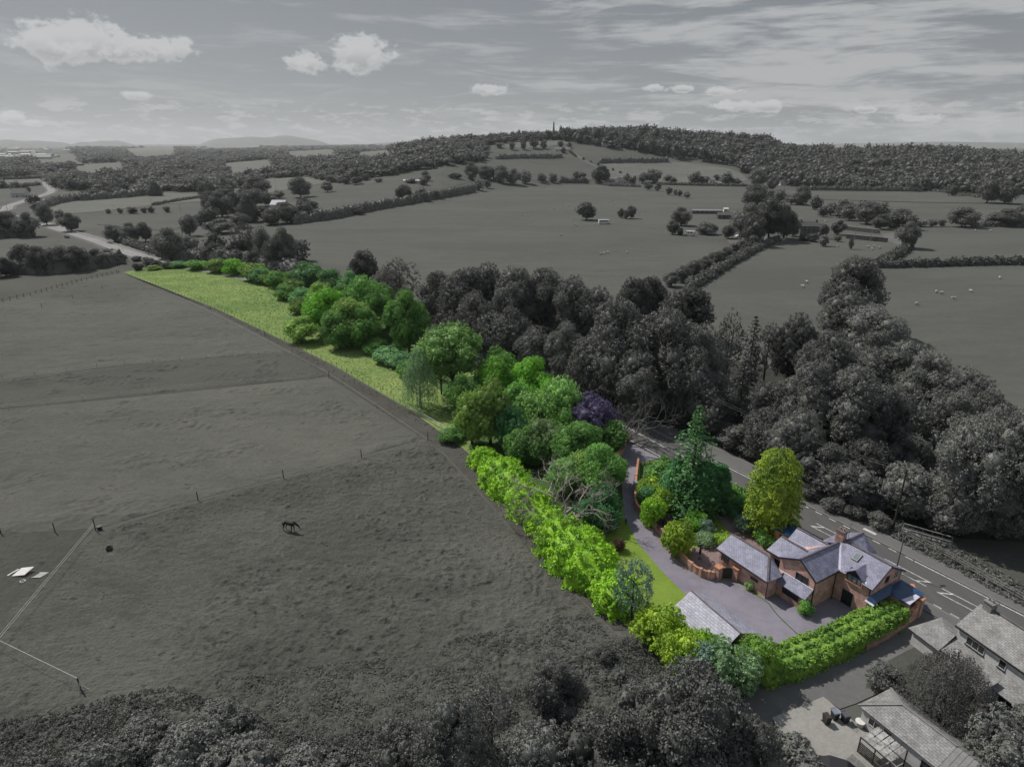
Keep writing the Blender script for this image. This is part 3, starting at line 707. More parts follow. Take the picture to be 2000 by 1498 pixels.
# footways with kerbs
def strip(name, s0, s1, n0, n1, z, m, zb=0.):
    mb = MB(); P = [SN(s0, n0), SN(s1, n0), SN(s1, n1), SN(s0, n1)]
    mb.solid([p+Vector((0, 0, zb)) for p in P]+[p+Vector((0, 0, z)) for p in P], [(0, 3, 2, 1), (4, 5, 6, 7), (0, 1, 5, 4), (1, 2, 6, 5), (2, 3, 7, 6), (3, 0, 4, 7)]); o = mb.build(name, M[m]); tag(o, kind='structure'); return o
mb = MB(); 
pv = [SN(-97, 87.05), SN(60, 87.05), SN(60, 90.6), SN(-17, 89.6), SN(-28, 89.4), SN(-38, 89.6), SN(-50, 90.8), SN(-70, 91.4), SN(-97, 89)]
mb.slab([p+Vector((0, 0, .2)) for p in pv], .19); tag(mb.build('pavement', M['pave']), kind='structure')
strip('kerb', -97, 60, 86.92, 87.05, .215, 'kerb'); strip('kerb', -32, 40, 79.0, 79.13, .215, 'kerb'); strip('kerb', -66, -44, 78.85, 78.98, .2, 'kerb')
strip('pavement', -32, -14, 77.3, 79.0, .20, 'pave')
stripe_m = MB(); stripe_m.face([SN(-42.3, 88.0, .205), SN(-40.4, 88.0, .205), SN(-40.4, 88.55, .205), SN(-42.3, 88.55, .205)]); o = stripe_m.build('road_patch', M['line']); tag(o, kind='structure')
# the side lane, the gravel yard
sheet('side_lane', [(1460, 1345), (1560, 1312), (1690, 1264), (1760, 1225), (1795, 1195), (1818, 1185), (1888, 1225), (1860, 1232), (1790, 1265), (1700, 1310), (1690, 1345), (1735, 1345), (1672, 1374), (1640, 1385), (1606, 1362), (1510, 1402), (1500, 1600), (1380, 1600)], 'lane', .084)
sheet('gravel_yard', [(1508, 1402), (1608, 1361), (1640, 1388), (1745, 1470), (1900, 1600), (1560, 1600), (1530, 1470), (1518, 1420)], 'gravel', .09)
sheet('cottage_garden', [(1690, 1345), (1700, 1308), (1790, 1262), (1900, 1300), (2100, 1420), (2300, 1700), (1960, 1600), (1850, 1500), (1770, 1410), (1735, 1345)], 'fielddark', .088)
# banks and wood floor beyond the road
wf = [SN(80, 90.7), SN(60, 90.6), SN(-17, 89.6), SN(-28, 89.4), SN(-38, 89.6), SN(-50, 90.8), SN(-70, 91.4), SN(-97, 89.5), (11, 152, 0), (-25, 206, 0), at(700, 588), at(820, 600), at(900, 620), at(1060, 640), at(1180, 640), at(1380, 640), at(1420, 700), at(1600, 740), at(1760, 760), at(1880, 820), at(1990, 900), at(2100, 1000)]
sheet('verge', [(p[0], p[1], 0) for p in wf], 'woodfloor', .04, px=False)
sheet('field_corner', [(1800, 1065), (1850, 1050), (2000, 1060), (2400, 1180), (2400, 1400), (2000, 1170), (1900, 1110)], 'fielddark', .06)
for nm_, pts_, w_ in (('worn_track', [(-60, 930), (150, 940), (380, 900), (600, 880), (760, 868)], .5), ('worn_track', [(-60, 812), (150, 800), (400, 772), (620, 748)], .45)):
    ribbon(nm_, smooth([at(*p) for p in pts_], 6), -w_, w_, 'worn', .05)
# fields up the valley and on the hill
sheet('field_hill', [(1165, 347), (1180, 321), (1250, 312), (1330, 318), (1400, 326), (1440, 334), (1462, 352), (1440, 360), (1300, 358), (1230, 352)], 'fieldlight', .3)
sheet('field_hill_top', [(985, 283), (1010, 278), (1075, 275), (1140, 276), (1100, 283), (1040, 290), (990, 290)], 'fieldlight', .3)
sheet('field_hill_left', [(880, 352), (930, 330), (1000, 318), (1100, 312), (1140, 325), (1180, 345), (1150, 354), (1000, 352)], 'field', .3)
sheet('field_pale', [(60, 402), (190, 385), (300, 377), (420, 382), (410, 392), (300, 402), (180, 416), (90, 420)], 'fieldlight', .25)
sheet('field_pale_two', [(180, 420), (290, 404), (410, 393), (425, 400), (400, 430), (330, 452), (190, 440)], 'field', .25)
sheet('field_ridge', [(430, 366), (520, 350), (600, 346), (650, 356), (600, 364), (520, 378), (440, 382)], 'fieldlight', .25)
sheet('field_middle', [(560, 396), (650, 372), (760, 354), (860, 336), (960, 322), (1000, 330), (930, 352), (860, 372), (740, 396), (620, 424), (580, 424)], 'field', .25)
sheet('field_left', [(-200, 500), (-200, 470), (0, 462), (90, 458), (120, 468), (70, 500), (0, 520)], 'field', .1)
for i, P in enumerate(([(360, 292), (500, 289), (520, 293), (380, 297)], [(270, 318), (330, 312), (360, 316), (300, 322)], [(0, 350), (70, 345), (95, 352), (70, 362), (0, 366)], [(400, 303), (470, 300), (480, 305), (410, 309)], [(1500, 375), (1800, 377), (2050, 384), (2050, 400), (1800, 396), (1560, 390)])):
    sheet('field_small', P, 'fieldlight' if i < 4 else 'field', .35)
sheet('track', [(1112, 297), (1116, 297), (1150, 318), (1190, 336), (1240, 352), (1232, 353), (1184, 337), (1140, 318)], 'pave', .5, step=12)
sheet('farm_track', [(1420, 470), (1500, 462), (1545, 470), (1515, 478), (1460, 500), (1400, 535), (1340, 570), (1320, 570), (1385, 525), (1440, 492)], 'pave', .06)
sheet('farm_drive', [(1720, 458), (1745, 455), (1775, 478), (1760, 482), (1735, 470)], 'pave', .06)
for P in HOLES: sheet('field_small', P, 'fieldlight', .4)
m_ = MB(); m_.face([at(1443, 1149)+Vector((0, 0, .082)), at(1451, 1149)+Vector((0, 0, .082)), at(1453, 1155)+Vector((0, 0, .082)), at(1445, 1156)+Vector((0, 0, .082))][::-1]); tag(m_.build('drain_cover', M['kerb']), kind='structure')
ribbon('moss_strip', smooth([at(*p) for p in ((1478, 1163), (1500, 1178), (1513, 1195), (1530, 1213), (1560, 1241))], 4), -.09, .05, 'grovefloor', .082)
ribbon('leaf_litter', smooth([at(*p) for p in ((1250, 1006), (1268, 1030), (1292, 1056), (1318, 1088), (1345, 1118))], 4), -.5, -.1, 'rustfloor', .081)
# far hills on the skyline
def farhill(px0, px1, ytop, dist, seed):
    rnd = random.Random(seed); mb = MB(); n = 40; prof = []
    ph = [rnd.uniform(0, 6) for _ in range(3)]
    for i in range(n+1):
        t = i/n; c = px0+(px1-px0)*t; ang = math.atan((c-1000)/1344); f = min(1, math.sin(math.pi*t)**.6)*(1+.12*math.sin(t*9+ph[0])+.05*math.sin(t*23+ph[1]))
        hgt = (CAMH+(280-ytop)*dist/1344)*f
        prof.append((ang, max(hgt, 0)))
    b = 0; V = []
    for a, h in prof:
        for dr, k in ((-1500, 0), (-900, .45), (-300, .88), (300, 1), (2500, 0)):
            r = dist+dr; V.append((math.sin(a)*r, math.cos(a)*r, h*k-(5 if k == 0 else 0)))
    F = [(i*5+j, (i+1)*5+j, (i+1)*5+j+1, i*5+j+1) for i in range(n) for j in range(4)]
    mb.solid(V, F); o = mb.build('hills', M['gfarhill']); tag(o, kind='structure')
M['gfarhill'] = groundmat('far_hill', (.17, .175, .17), (.14, .145, .14), .0015, .01, .05, 0)  # base colour paled to stand in for distance haze
farhill(385, 650, 267, 11000, 1); farhill(-60, 150, 275, 11500, 2); farhill(130, 270, 276, 12000, 3); farhill(700, 1000, 275, 9000, 4); farhill(-300, 30, 273, 12500, 5); farhill(1400, 2500, 279, 9000, 6)

# the lower pasture is lumpy: tussocks, old ruts and poached ground as real relief
def vnoise(X, Y, sc_, seed):
    rng = np.random.default_rng(seed); L_ = rng.random((256, 256)); x = X/sc_+1000; y = Y/sc_+1000; xi = np.floor(x).astype(int); yi = np.floor(y).astype(int); fx = x-xi; fy = y-yi; fx = fx*fx*(3-2*fx); fy = fy*fy*(3-2*fy)
    g = lambda a, b: L_[a % 256, b % 256]
    return (g(xi, yi)*(1-fx)+g(xi+1, yi)*fx)*(1-fy)+(g(xi, yi+1)*(1-fx)+g(xi+1, yi+1)*fx)*fy
def relief(name, poly, x0, x1, y0, y1, st, m, fn, base, fade):
    xs = np.arange(x0, x1, st); ys = np.arange(y0, y1, st); X, Y = np.meshgrid(xs, ys); P = [(q.x, q.y) for q in (at(*p) for p in poly)]
    inside = np.zeros(X.shape, bool); j = len(P)-1
    D = np.full(X.shape, 1e9)
    for i in range(len(P)):
        (xa, ya), (xb, yb) = P[i], P[j]
        c = ((ya > Y) != (yb > Y)) & (X < (xb-xa)*(Y-ya)/((yb-ya) or 1e-9)+xa); inside ^= c
        dx, dy = xb-xa, yb-ya; t = np.clip(((X-xa)*dx+(Y-ya)*dy)/(dx*dx+dy*dy+1e-9), 0, 1); D = np.minimum(D, np.hypot(X-xa-t*dx, Y-ya-t*dy)); j = i
    k = np.clip(D/fade, 0, 1)*inside; Z = base+fn(X, Y)*k*k*(3-2*k)
    Z = np.where(k <= 0, base-.03, Z)
    V = np.stack([X.ravel(), Y.ravel(), Z.ravel()], 1); n = len(xs); a = (np.arange(len(ys)-1)[:, None]*n+np.arange(n-1)[None, :]).ravel(); ok = inside.ravel()[a] & inside.ravel()[a+n+1] & inside.ravel()[a+1] & inside.ravel()[a+n]
    a = a[ok]; me = npmesh(name, V, np.stack([a, a+1, a+n+1, a+n], 1), M[m]); me.polygons.foreach_set('use_smooth', np.ones(len(me.polygons), bool))
    tag(link(name, me), kind='structure')
def lumps(X, Y):
    big = vnoise(X, Y, 17, 1)*.55+vnoise(X, Y, 7, 2)*.45
    px = 1000+FPX*X/(Y*math.cos(TH)+CAMH*math.sin(TH)); near = np.clip((78-Y)/28, 0, 1)*np.clip((px-260)/260, 0, 1)
    amt = np.clip((big-.36+near*.3)*2.6, 0, 1); a = vnoise(X*.8+Y*.3, Y, .6, 3); b = vnoise(X, Y, .3, 4); c = vnoise(X, Y+X*.2, 2.1, 5)
    swirl = np.sin(np.hypot(X+8, Y-62)*1.1+c*3)*.5+.5
    return amt*(np.clip(a*.6+c*.4-.38, 0, 1)*1.5*(.1+.9*b))*.85+swirl*near*.09
relief('lower_pasture', [(187, 1040), (387, 978), (554, 934), (706, 894), (836, 862), (870, 890), (960, 990), (1036, 1075), (1200, 1236), (1300, 1310), (1400, 1365), (1440, 1500), (-60, 1500), (-60, 1262), (60, 1152), (95, 1112), (150, 1070)], -104, 26, 44, 114, .18, 'rough', lumps, .045, 1.2)

def tuss(X, Y):
    m = np.clip((vnoise(X, Y*2.2, 9, 11)*.6+vnoise(X, Y*1.5, 3.5, 12)*.4-.5)*4, 0, 1)
    return m*(np.clip(vnoise(X, Y, .9, 13)-.35, 0, 1)*.9+vnoise(X, Y, .45, 14)*.3)*.75+vnoise(X, Y, 3.3, 15)*.05
relief('pasture_strip', [(-60, 748), (0, 745), (300, 711), (570, 690), (610, 712), (640, 735), (350, 766), (0, 799), (-60, 806)], -150, -30, 115, 180, .3, 'fielddark', tuss, .05, 1.0)
relief('middle_pasture', [(-60, 810), (0, 803), (350, 769), (640, 739), (700, 792), (830, 856), (706, 892), (554, 932), (387, 976), (187, 1034), (-60, 1046)], -130, -12, 74, 145, .3, 'pasture', lambda X, Y: tuss(X+40, Y-9)*.8, .045, 1.2)
relief('upper_pasture', [(-60, 746), (0, 743), (300, 709), (568, 688), (420, 608), (246, 540), (160, 552), (0, 594), (-60, 612)], -330, -40, 140, 300, .5, 'pasture', lambda X, Y: tuss(X*.7+10, Y*.7)*.8, .05, 1.5)
# ---------------------------------------------------------------- buildings
def window(parent, o, u, w_, h_, nm=1, nr=0, fm='frame', gm='glass', out=None, sill=None, name='window', depth=.05):
    """window on a wall: o = lower left corner seen from outside, u = direction to the right; frame with pane and sill as sub-parts"""
    o, u = Vector(o), Vector(u).normalized(); n = u.cross(Vector((0, 0, 1))); z = Vector((0, 0, 1)); t = .07; mb = MB()
    c = o+n*depth*.5
    def b(p, q, wd=t): mb.bar(c+u*p[0]+z*p[1], c+u*q[0]+z*q[1], wd, depth)
    mb.bar(c+u*t/2, c+u*t/2+z*h_, depth, t); mb.bar(c+u*(w_-t/2), c+u*(w_-t/2)+z*h_, depth, t)
    for k in range(2+nr):
        y = t/2+(h_-t)*k/(1+nr); mb.bar(c+u*t+z*y, c+u*(w_-t)+z*y, depth*.9, t*.9)
    for k in range(1, nm+1):
        x = w_*k/(nm+1); mb.bar(c+u*x+z*t, c+u*x+z*(h_-t), depth*.8, t*.8)
    f = mb.build(name, M[fm], parent); g = MB(); q = o+n*.012
    g.face([q+u*t*.5+z*t*.5, q+u*(w_-t*.5)+z*t*.5, q+u*(w_-t*.5)+z*(h_-t*.5), q+u*t*.5+z*(h_-t*.5)]); g.build('pane', M[gm], f)
    if sill:
        s_ = MB(); s_.bar(o+n*.06-u*.06-z*.05, o+n*.06+u*(w_+.06)-z*.05, .14, .09); s_.build('sill', M[sill], f)
    return f
KK = CAMH/(CAMH+.7)
def K(s, n, z): return (s*KK, n*KK, CAMH-(CAMH-z)*KK)
H0 = K(-38, 72, -.7)
house = empty('brick_house', SN(H0[0], H0[1]), RA, label='red brick house with purple slate gables and a chimney beside the main road', cat='house')
def L(s, n, z):
    a = K(s, n, z); return Vector((a[0]-H0[0], a[1]-H0[1], a[2]))
Z0 = -.7
def gable_n(mb, s0, sr, s1, n0, n1, z0, zl, zr_, z1):      # ridge runs along n
    P = [L(s0, n0, z0), L(s1, n0, z0), L(s1, n0, z1), L(sr, n0, zr_), L(s0, n0, zl)]; Q = [L(s0, n1, z0), L(s1, n1, z0), L(s1, n1, z1), L(sr, n1, zr_), L(s0, n1, zl)]
    mb.solid(P+Q, [(0, 1, 2, 3, 4), (9, 8, 7, 6, 5), (1, 6, 7, 2), (5, 0, 4, 9), (2, 7, 8, 3), (3, 8, 9, 4)])
def gable_s(mb, s0, s1, n0, nr, n1, z0, za, zr_, zb):      # ridge runs along s
    P = [L(s0, n0, z0), L(s0, n1, z0), L(s0, n1, zb), L(s0, nr, zr_), L(s0, n0, za)]; Q = [L(s1, n0, z0), L(s1, n1, z0), L(s1, n1, zb), L(s1, nr, zr_), L(s1, n0, za)]
    mb.solid(P+Q, [(4, 3, 2, 1, 0), (5, 6, 7, 8, 9), (0, 5, 9, 4), (1, 2, 7, 6), (2, 3, 8, 7), (3, 4, 9, 8)])
mb = MB()
gable_n(mb, -41.15, -38.35, -36.1, 66.65, 72.5, Z0, 3.86, 5.2, 3.55)
gable_s(mb, -38.2, -31.65, 71.15, 74.3, 77.6, Z0, 3.6, 5.4, 3.6)
gable_n(mb, -40.2, -37.5, -35.6, 74.6, 78.0, Z0, 3.6, 5.4, 3.9)
gable_s(mb, -43.1, -39.0, 67.1, 69.25, 71.2, Z0, 3.55, 4.75, 3.7)
gable_s(mb, -43.15, -39.1, 71.3, 72.75, 74.5, Z0, 3.6, 4.85, 3.6)
mb.build('wall', M['brick'], house)
TH_ = .1
def roof(faces, name='roof', m='slate', t=.1, parent=None, up=.06):
    mb = MB()
    for f in faces: mb.slab([L(*p)+Vector((0, 0, up)) for p in f], t)
    return mb.build(name, M[m], parent or house)
r1 = roof([[(-35.85, 66.4, 3.55), (-38.35, 66.4, 5.4), (-38.0, 74.2, 5.4), (-35.75, 70.95, 3.62)]])
r2 = roof([[(-41.4, 66.4, 3.92), (-38.36, 66.4, 5.42), (-38.02, 73.2, 5.42), (-39.2, 71.4, 4.9), (-40.9, 67.0, 4.1)]])
r3 = roof([[(-35.73, 70.85, 3.6), (-34.9, 70.83, 3.6), (-34.9, 74.41, 5.6), (-37.7, 74.5, 5.6), (-38.0, 74.1, 5.42)], [(-32.72, 70.75, 3.6), (-31.35, 70.7, 3.6), (-31.35, 74.3, 5.6), (-32.72, 74.34, 5.6)], [(-34.89, 72.0, 4.25), (-32.73, 71.95, 4.25), (-32.73, 74.34, 5.6), (-34.89, 74.4, 5.6)]])
r4 = roof([[(-31.35, 74.32, 5.6), (-37.6, 74.5, 5.6), (-37.2, 77.9, 3.7), (-31.25, 77.95, 3.65)]])
r5 = roof([[(-37.5, 74.3, 5.64), (-37.4, 78.3, 5.64), (-35.2, 78.3, 3.75), (-35.4, 76.3, 4.55)]])
r6 = roof([[(-37.52, 74.3, 5.66), (-37.42, 78.3, 5.66), (-40.5, 78.3, 3.85), (-40.6, 74.4, 3.85), (-38.3, 73.6, 5.2)]])
r7 = roof([[(-43.45, 66.85, 3.62), (-41.3, 66.75, 3.72), (-39.2, 68.9, 4.92), (-39.05, 69.2, 4.95), (-43.2, 69.3, 4.95)]])
r8 = roof([[(-43.2, 69.33, 4.93), (-39.0, 69.2, 4.93), (-38.9, 71.25, 3.85), (-43.3, 71.25, 3.8)]])
r9 = roof([[(-43.35, 71.15, 3.84), (-39.0, 71.15, 3.9), (-38.4, 72.7, 5.0), (-43.3, 72.75, 5.0)]])
r10 = roof([[(-43.3, 72.78, 4.98), (-38.4, 72.72, 4.98), (-38.6, 74.7, 3.7), (-43.35, 74.7, 3.7)]])
def rl(a, b, m='ridge', w_=.22, name='ridge_tiles', up=.1, h_=.12):
    mb = MB(); mb.bar(L(*a)+Vector((0, 0, up)), L(*b)+Vector((0, 0, up)), w_, h_); return mb.build(name, M[m], r1)
rl((-38.35, 66.4, 5.42), (-38.0, 73.9, 5.42)); rl((-31.35, 74.3, 5.62), (-37.4, 74.48, 5.62)); rl((-37.45, 74.6, 5.66), (-37.41, 78.3, 5.66)); rl((-43.2, 69.3, 4.95), (-39.2, 69.15, 4.95)); rl((-43.3, 72.76, 5.0), (-38.7, 72.72, 5.0))
rl((-35.75, 70.95, 3.66), (-37.9, 74.1, 5.40), 'lead', .28, 'valley_lead', .07, .05); rl((-43.3, 71.2, 3.84), (-39.5, 71.2, 3.88), 'lead', .25, 'valley_lead', .08, .05)
# barge boards and gutters
mb = MB()
for a, b in (((-41.4, 66.36, 3.86), (-38.36, 66.36, 5.36)), ((-38.35, 66.36, 5.36), (-35.85, 66.36, 3.5)), ): mb.bar(L(*a), L(*b), .05, .2)
mb.build('barge_board', M['frame'], house); mb = MB()
for a, b in (((-31.33, 70.7, 3.55), (-31.33, 74.3, 5.55)), ((-31.33, 74.3, 5.55), (-31.25, 77.9, 3.6))): mb.bar(L(*a), L(*b), .05, .2)
mb.build('barge_board', M['frame'], house)
for nm_, a, b, w_ in (('gutter', (-35.8, 66.4, 3.5), (-35.7, 70.9, 3.5), .12), ('gutter', (-43.4, 66.8, 3.55), (-41.5, 66.7, 3.62), .12), ('downpipe', (-35.85, 70.6, 3.4), (-35.85, 70.6, -.6), .1), ('downpipe', (-31.7, 71.0, 3.4), (-31.7, 71.0, -.6), .1), ('downpipe', (-36.05, 66.55, 3.3), (-36.05, 66.55, -.5), .08)):
    mb = MB(); mb.bar(L(*a), L(*b), w_, w_); mb.build(nm_, M['black'], house)
# lean-to over the kitchen wall
mb = MB(); mb.box(*[L(-40.6, 0, 0).x, L(-36.25, 0, 0).x], L(0, 65.4, 0).y, L(0, 66.7, 0).y, 0, L(0, 0, 1.42).z); lw = mb.build('lean_to_wall', M['brick2'], house)
roof([[(-40.6, 65.05, 1.38), (-36.05, 64.95, 1.38), (-36.15, 66.62, 2.12), (-41.3, 66.62, 2.12)]], 'lean_to_roof')
mb = MB(); mb.bar(L(-41.3, 66.55, 2.2), L(-36.15, 66.55, 2.2), .16, .05); mb.build('lead_strip', M['lead'], house)
mb = MB()
a, b = L(-40.6, 65.4, 1.0), L(-36.25, 66.6, 1.0)
mb.box(L(-36.4, 0, 0).x, L(-36.12, 0, 0).x, a.y, b.y, 0, L(0, 66, 1.7).z); mb.build('lean_to_wall', M['brick2'], house)
X = Vector((1, 0, 0)); Y = Vector((0, 1, 0))
window(house, L(-39.45, 65.39, .2), X, 2.3, .95, 2, 0)
window(house, L(-38.75, 66.64, 2.1), X, 1.7, 1.15, 1, 0, sill='coping')
window(house, L(-42.25, 67.09, 1.95), X, 1.7, 1.05, 2, 0, sill='coping')
window(house, L(-34.95, 71.14, -.65), X, 1.35, 2.0, 1, 3, 'frame', 'glass', name='french_door')
window(house, L(-31.64, 74.05, 3.1), Y, .75, .85, 0, 0); window(house, L(-31.64, 75.9, 2.95), Y, 1.0, 1.05, 1, 0, 'framew')
mb = MB(); mb.bar(L(-31.55, 77.5, 3.6), L(-31.55, 77.5, .2), .1, .1); mb.build('soil_pipe', M['white'], house)
# dormer
dm = MB(); ds0, ds1, dsr = -34.85, -32.75, -33.8
dm.solid([L(ds0+.08, 71.05, 2.8), L(ds1-.08, 71.05, 2.8), L(ds1-.08, 71.05, 3.95), L(dsr, 71.05, 4.8), L(ds0+.08, 71.05, 3.95), L(ds0+.08, 72.6, 2.8), L(ds1-.08, 72.6, 2.8), L(ds1-.08, 72.6, 3.95), L(dsr, 73.2, 4.8), L(ds0+.08, 72.6, 3.95)],
         [(0, 1, 2, 3, 4), (1, 6, 7, 2), (5, 0, 4, 9), (2, 7, 8, 3), (3, 8, 9, 4)])
dmo = dm.build('dormer', M['frame'], house)
window(dmo, L(-34.7, 71.03, 2.98), X, 1.8, .95, 2, 0, name='dormer_window', gm='glasspale')
mb = MB()
mb.slab([L(ds0-.15, 70.8, 3.98), L(dsr, 70.8, 4.98), L(dsr, 73.5, 4.98), L(ds0-.15, 71.9, 4.05)], .08); mb.slab([L(ds1+.15, 70.8, 3.98), L(dsr, 70.8, 4.98), L(dsr, 73.5, 4.98), L(ds1+.15, 71.9, 4.05)], .08)
mb.build('dormer_roof', M['slate'], dmo)
mb = MB(); mb.bar(L(ds0-.3, 71.9, 4.2), L(dsr-.1, 73.6, 5.1), .16, .06); mb.bar(L(dsr-.1, 73.6, 5.1), L(ds1+.3, 71.9, 4.25), .14, .06); mb.bar(L(ds1+.25, 70.95, 3.75), L(ds1+.3, 71.9, 4.25), .3, .06); mb.build('flashing', M['lead'], dmo)
mb = MB(); mb.bar(L(-34.9, 71.05, 2.88), L(-32.7, 71.05, 2.88), .25, .1); mb.bar(L(-32.75, 71.0, 2.9), L(-32.75, 71.0, 3.7), .14, .2); mb.bar(L(-35.7, 71.0, 3.52), L(-34.9, 71.0, 3.52), .2, .12); mb.bar(L(-32.7, 70.95, 3.56), L(-31.4, 70.95, 3.56), .3, .12); mb.build('parapet_coping', M['coping'], house)
# chimney, skylight, aerial
ch = MB(); c0, c1 = L(-38.75, 74.1, 4.6), L(-37.7, 74.9, 6.75)
ch.box(c0.x, c1.x, c0.y, c1.y, c0.z, c1.z); cho = ch.build('chimney', M['brick2'], house)
mb = MB(); mb.box(c0.x-.1, c1.x+.1, c0.y-.1, c1.y+.1, c1.z, c1.z+.18); mb.build('chimney_cap', M['ridge'], cho)
for dx in (.3, .75): 
    mb = MB(); mb.tube([(c0.x+dx, (c0.y+c1.y)/2, c1.z+.18), (c0.x+dx, (c0.y+c1.y)/2, c1.z+.55)], [.13, .1], 8); mb.build('chimney_pot', M['brick2'], cho)
mb = MB(); mb.bar(L(-37.5, 74.9, 6.0), L(-37.5, 74.9, 8.2), .04); mb.bar(L(-37.5, 74.5, 8.15), L(-37.5, 75.3, 8.15), .03); mb.bar(L(-37.7, 74.9, 8.0), L(-37.3, 74.9, 8.0), .03); mb.build('aerial', M['metal'], house)
sl = [(-35.6, 72.75, 4.75), (-34.75, 72.72, 4.75), (-34.75, 73.75, 5.32), (-35.6, 73.78, 5.32)]
mb = MB(); mb.slab([L(*p)+Vector((0, 0, .17)) for p in sl], .12); sk = mb.build('skylight', M['metal'], house)
ins = [(-35.47, 72.87, 4.815), (-34.88, 72.85, 4.815), (-34.88, 73.62, 5.25), (-35.47, 73.65, 5.25)]
mb = MB(); mb.slab([L(*p)+Vector((0, 0, .19)) for p in ins], .03); mb.build('pane', M['glasspale'], sk)
# porch roofs on the right end with blue shade in their colour, arched wall under them
mb = MB()
mb.slab([L(-31.6, 70.4, 2.5), L(-30.7, 70.4, 2.1), L(-30.6, 75.6, 2.1), L(-31.6, 75.6, 2.5)], .07)
mb.slab([L(-31.3, 74.0, 2.2), L(-28.4, 74.0, 2.0), L(-28.4, 77.3, 2.35), L(-31.3, 77.3, 2.6)], .08)
mb.build('porch_roof', M['blue'], house)
mb = MB(); mb.slab([L(-31.7, 70.15, 2.1), L(-30.6, 70.15, 2.0), L(-30.6, 70.4, 2.1), L(-31.7, 70.4, 2.2)], .1); mb.build('polycarbonate_sheet', M['lead'], house); mb = MB(); mb.slab([L(-29.4, 74.1, 2.16), L(-28.4, 74.1, 2.08), L(-28.4, 76.3, 2.32), L(-28.9, 76.3, 2.35)], .05); mb.build('polycarbonate_sheet', M['lead'], house)
mb = MB()
for a, b in ((-31.3, -30.9), (-30.0, -29.6), (-28.8, -28.4)): mb.box(L(a, 0, 0).x, L(b, 0, 0).x, L(0, 74.1, 0).y, L(0, 74.4, 0).y, 0, L(0, 0, 1.95).z)
mb.box(L(-31.3, 0, 0).x, L(-28.4, 0, 0).x, L(0, 74.12, 0).y, L(0, 74.38, 0).y, L(0, 0, 1.5).z, L(0, 0, 1.98).z)
mb.build('porch_arcade', M['brick2'], house); mb = MB()
mb.box(L(-31.0, 0, 0).x, L(-30.8, 0, 0).x, L(0, 70.4, 0).y, L(0, 70.7, 0).y, 0, L(0, 0, 2.0).z)
mb.build('porch_post', M['brick2'], house)
# flat roof with blue shade in its colour and brick store at the left end
mb = MB(); mb.box(L(-47.0, 0, 0).x, L(-43.3, 0, 0).x, L(0, 73.6, 0).y, L(0, 76.6, 0).y, 0, L(0, 0, 2.55).z); mb.box(L(-43.35, 0, 0).x, L(-40.3, 0, 0).x, L(0, 74.6, 0).y, L(0, 76.6, 0).y, 0, L(0, 0, 2.6).z); mb.build('store_wall', M['coping'], house)
mb = MB(); mb.slab([L(-47.2, 73.4, 2.72), L(-43.2, 73.4, 2.72), L(-43.2, 76.8, 2.72), L(-47.2, 76.8, 2.72)], .14); mb.slab([L(-43.18, 74.75, 2.74), L(-40.3, 74.75, 2.74), L(-40.3, 76.8, 2.74), L(-43.18, 76.8, 2.74)], .14); mb.build('store_roof', M['blue'], house)
window(house, L(-46.2, 73.59, 1.0), X, 1.2, 1.2, 1, 0, gm='glass')

# annex: long slate-roofed wing with its own gable and hip
annex = empty('brick_annex', SN(H0[0], H0[1]), RA, label='low brick outbuilding with one long slate roof left of the red brick house', cat='outbuilding')
mb = MB(); P = [(-48.1, 63.45), (-40.2, 63.25), (-40.2, 66.6), (-43.3, 66.9), (-48.1, 66.9)]
mb.box(L(-48.1, 0, 0).x, L(-40.3, 0, 0).x, L(0, 63.5, 0).y, L(0, 66.4, 0).y, 0, L(0, 0, 2.25).z)
mb.solid([L(-48.1, 63.5, 2.25), L(-48.1, 66.4, 2.25), L(-48.1, 65.8, 3.35), L(-47.9, 63.5, 2.25), L(-47.9, 66.4, 2.25), L(-47.9, 65.8, 3.35)], [(0, 2, 1), (3, 4, 5), (0, 3, 5, 2), (1, 2, 5, 4)]); mb.build('wall', M['brick'], annex)
mb = MB()
for f in ([(-48.45, 63.1, 2.25), (-40.05, 62.85, 2.25), (-42.3, 65.8, 3.6), (-48.35, 65.85, 3.6)], [(-48.35, 65.87, 3.58), (-42.3, 65.82, 3.58), (-43.0, 66.9, 2.9), (-48.35, 66.9, 2.85)], [(-40.0, 62.9, 2.24), (-39.75, 65.4, 2.3), (-42.28, 65.85, 3.56)], [(-39.75, 65.42, 2.3), (-42.0, 66.6, 2.9), (-42.28, 65.9, 3.54)]):
    mb.slab([L(*p)+Vector((0, 0, .08)) for p in f], .1)
ar = mb.build('roof', M['slate'], annex)
mb = MB(); mb.bar(L(-48.35, 65.85, 3.72), L(-42.3, 65.82, 3.72), .2, .1); mb.bar(L(-42.3, 65.82, 3.72), L(-40.0, 62.87, 2.38), .24, .1); mb.build('ridge_tiles', M['ridge'], ar)
mb = MB(); mb.bar(L(-48.4, 63.05, 2.2), L(-40.1, 62.82, 2.2), .1, .1); mb.bar(L(-40.3, 63.4, 2.15), L(-40.3, 63.4, -.6), .08, .08); mb.build('gutter', M['black'], annex)
window(annex, L(-47.75, 63.49, .75), X, 1.2, 1.1, 1, 1, 'frame', 'glasspale', sill='coping'); window(annex, L(-42.9, 63.49, .85), X, 1.15, .4, 1, 0)

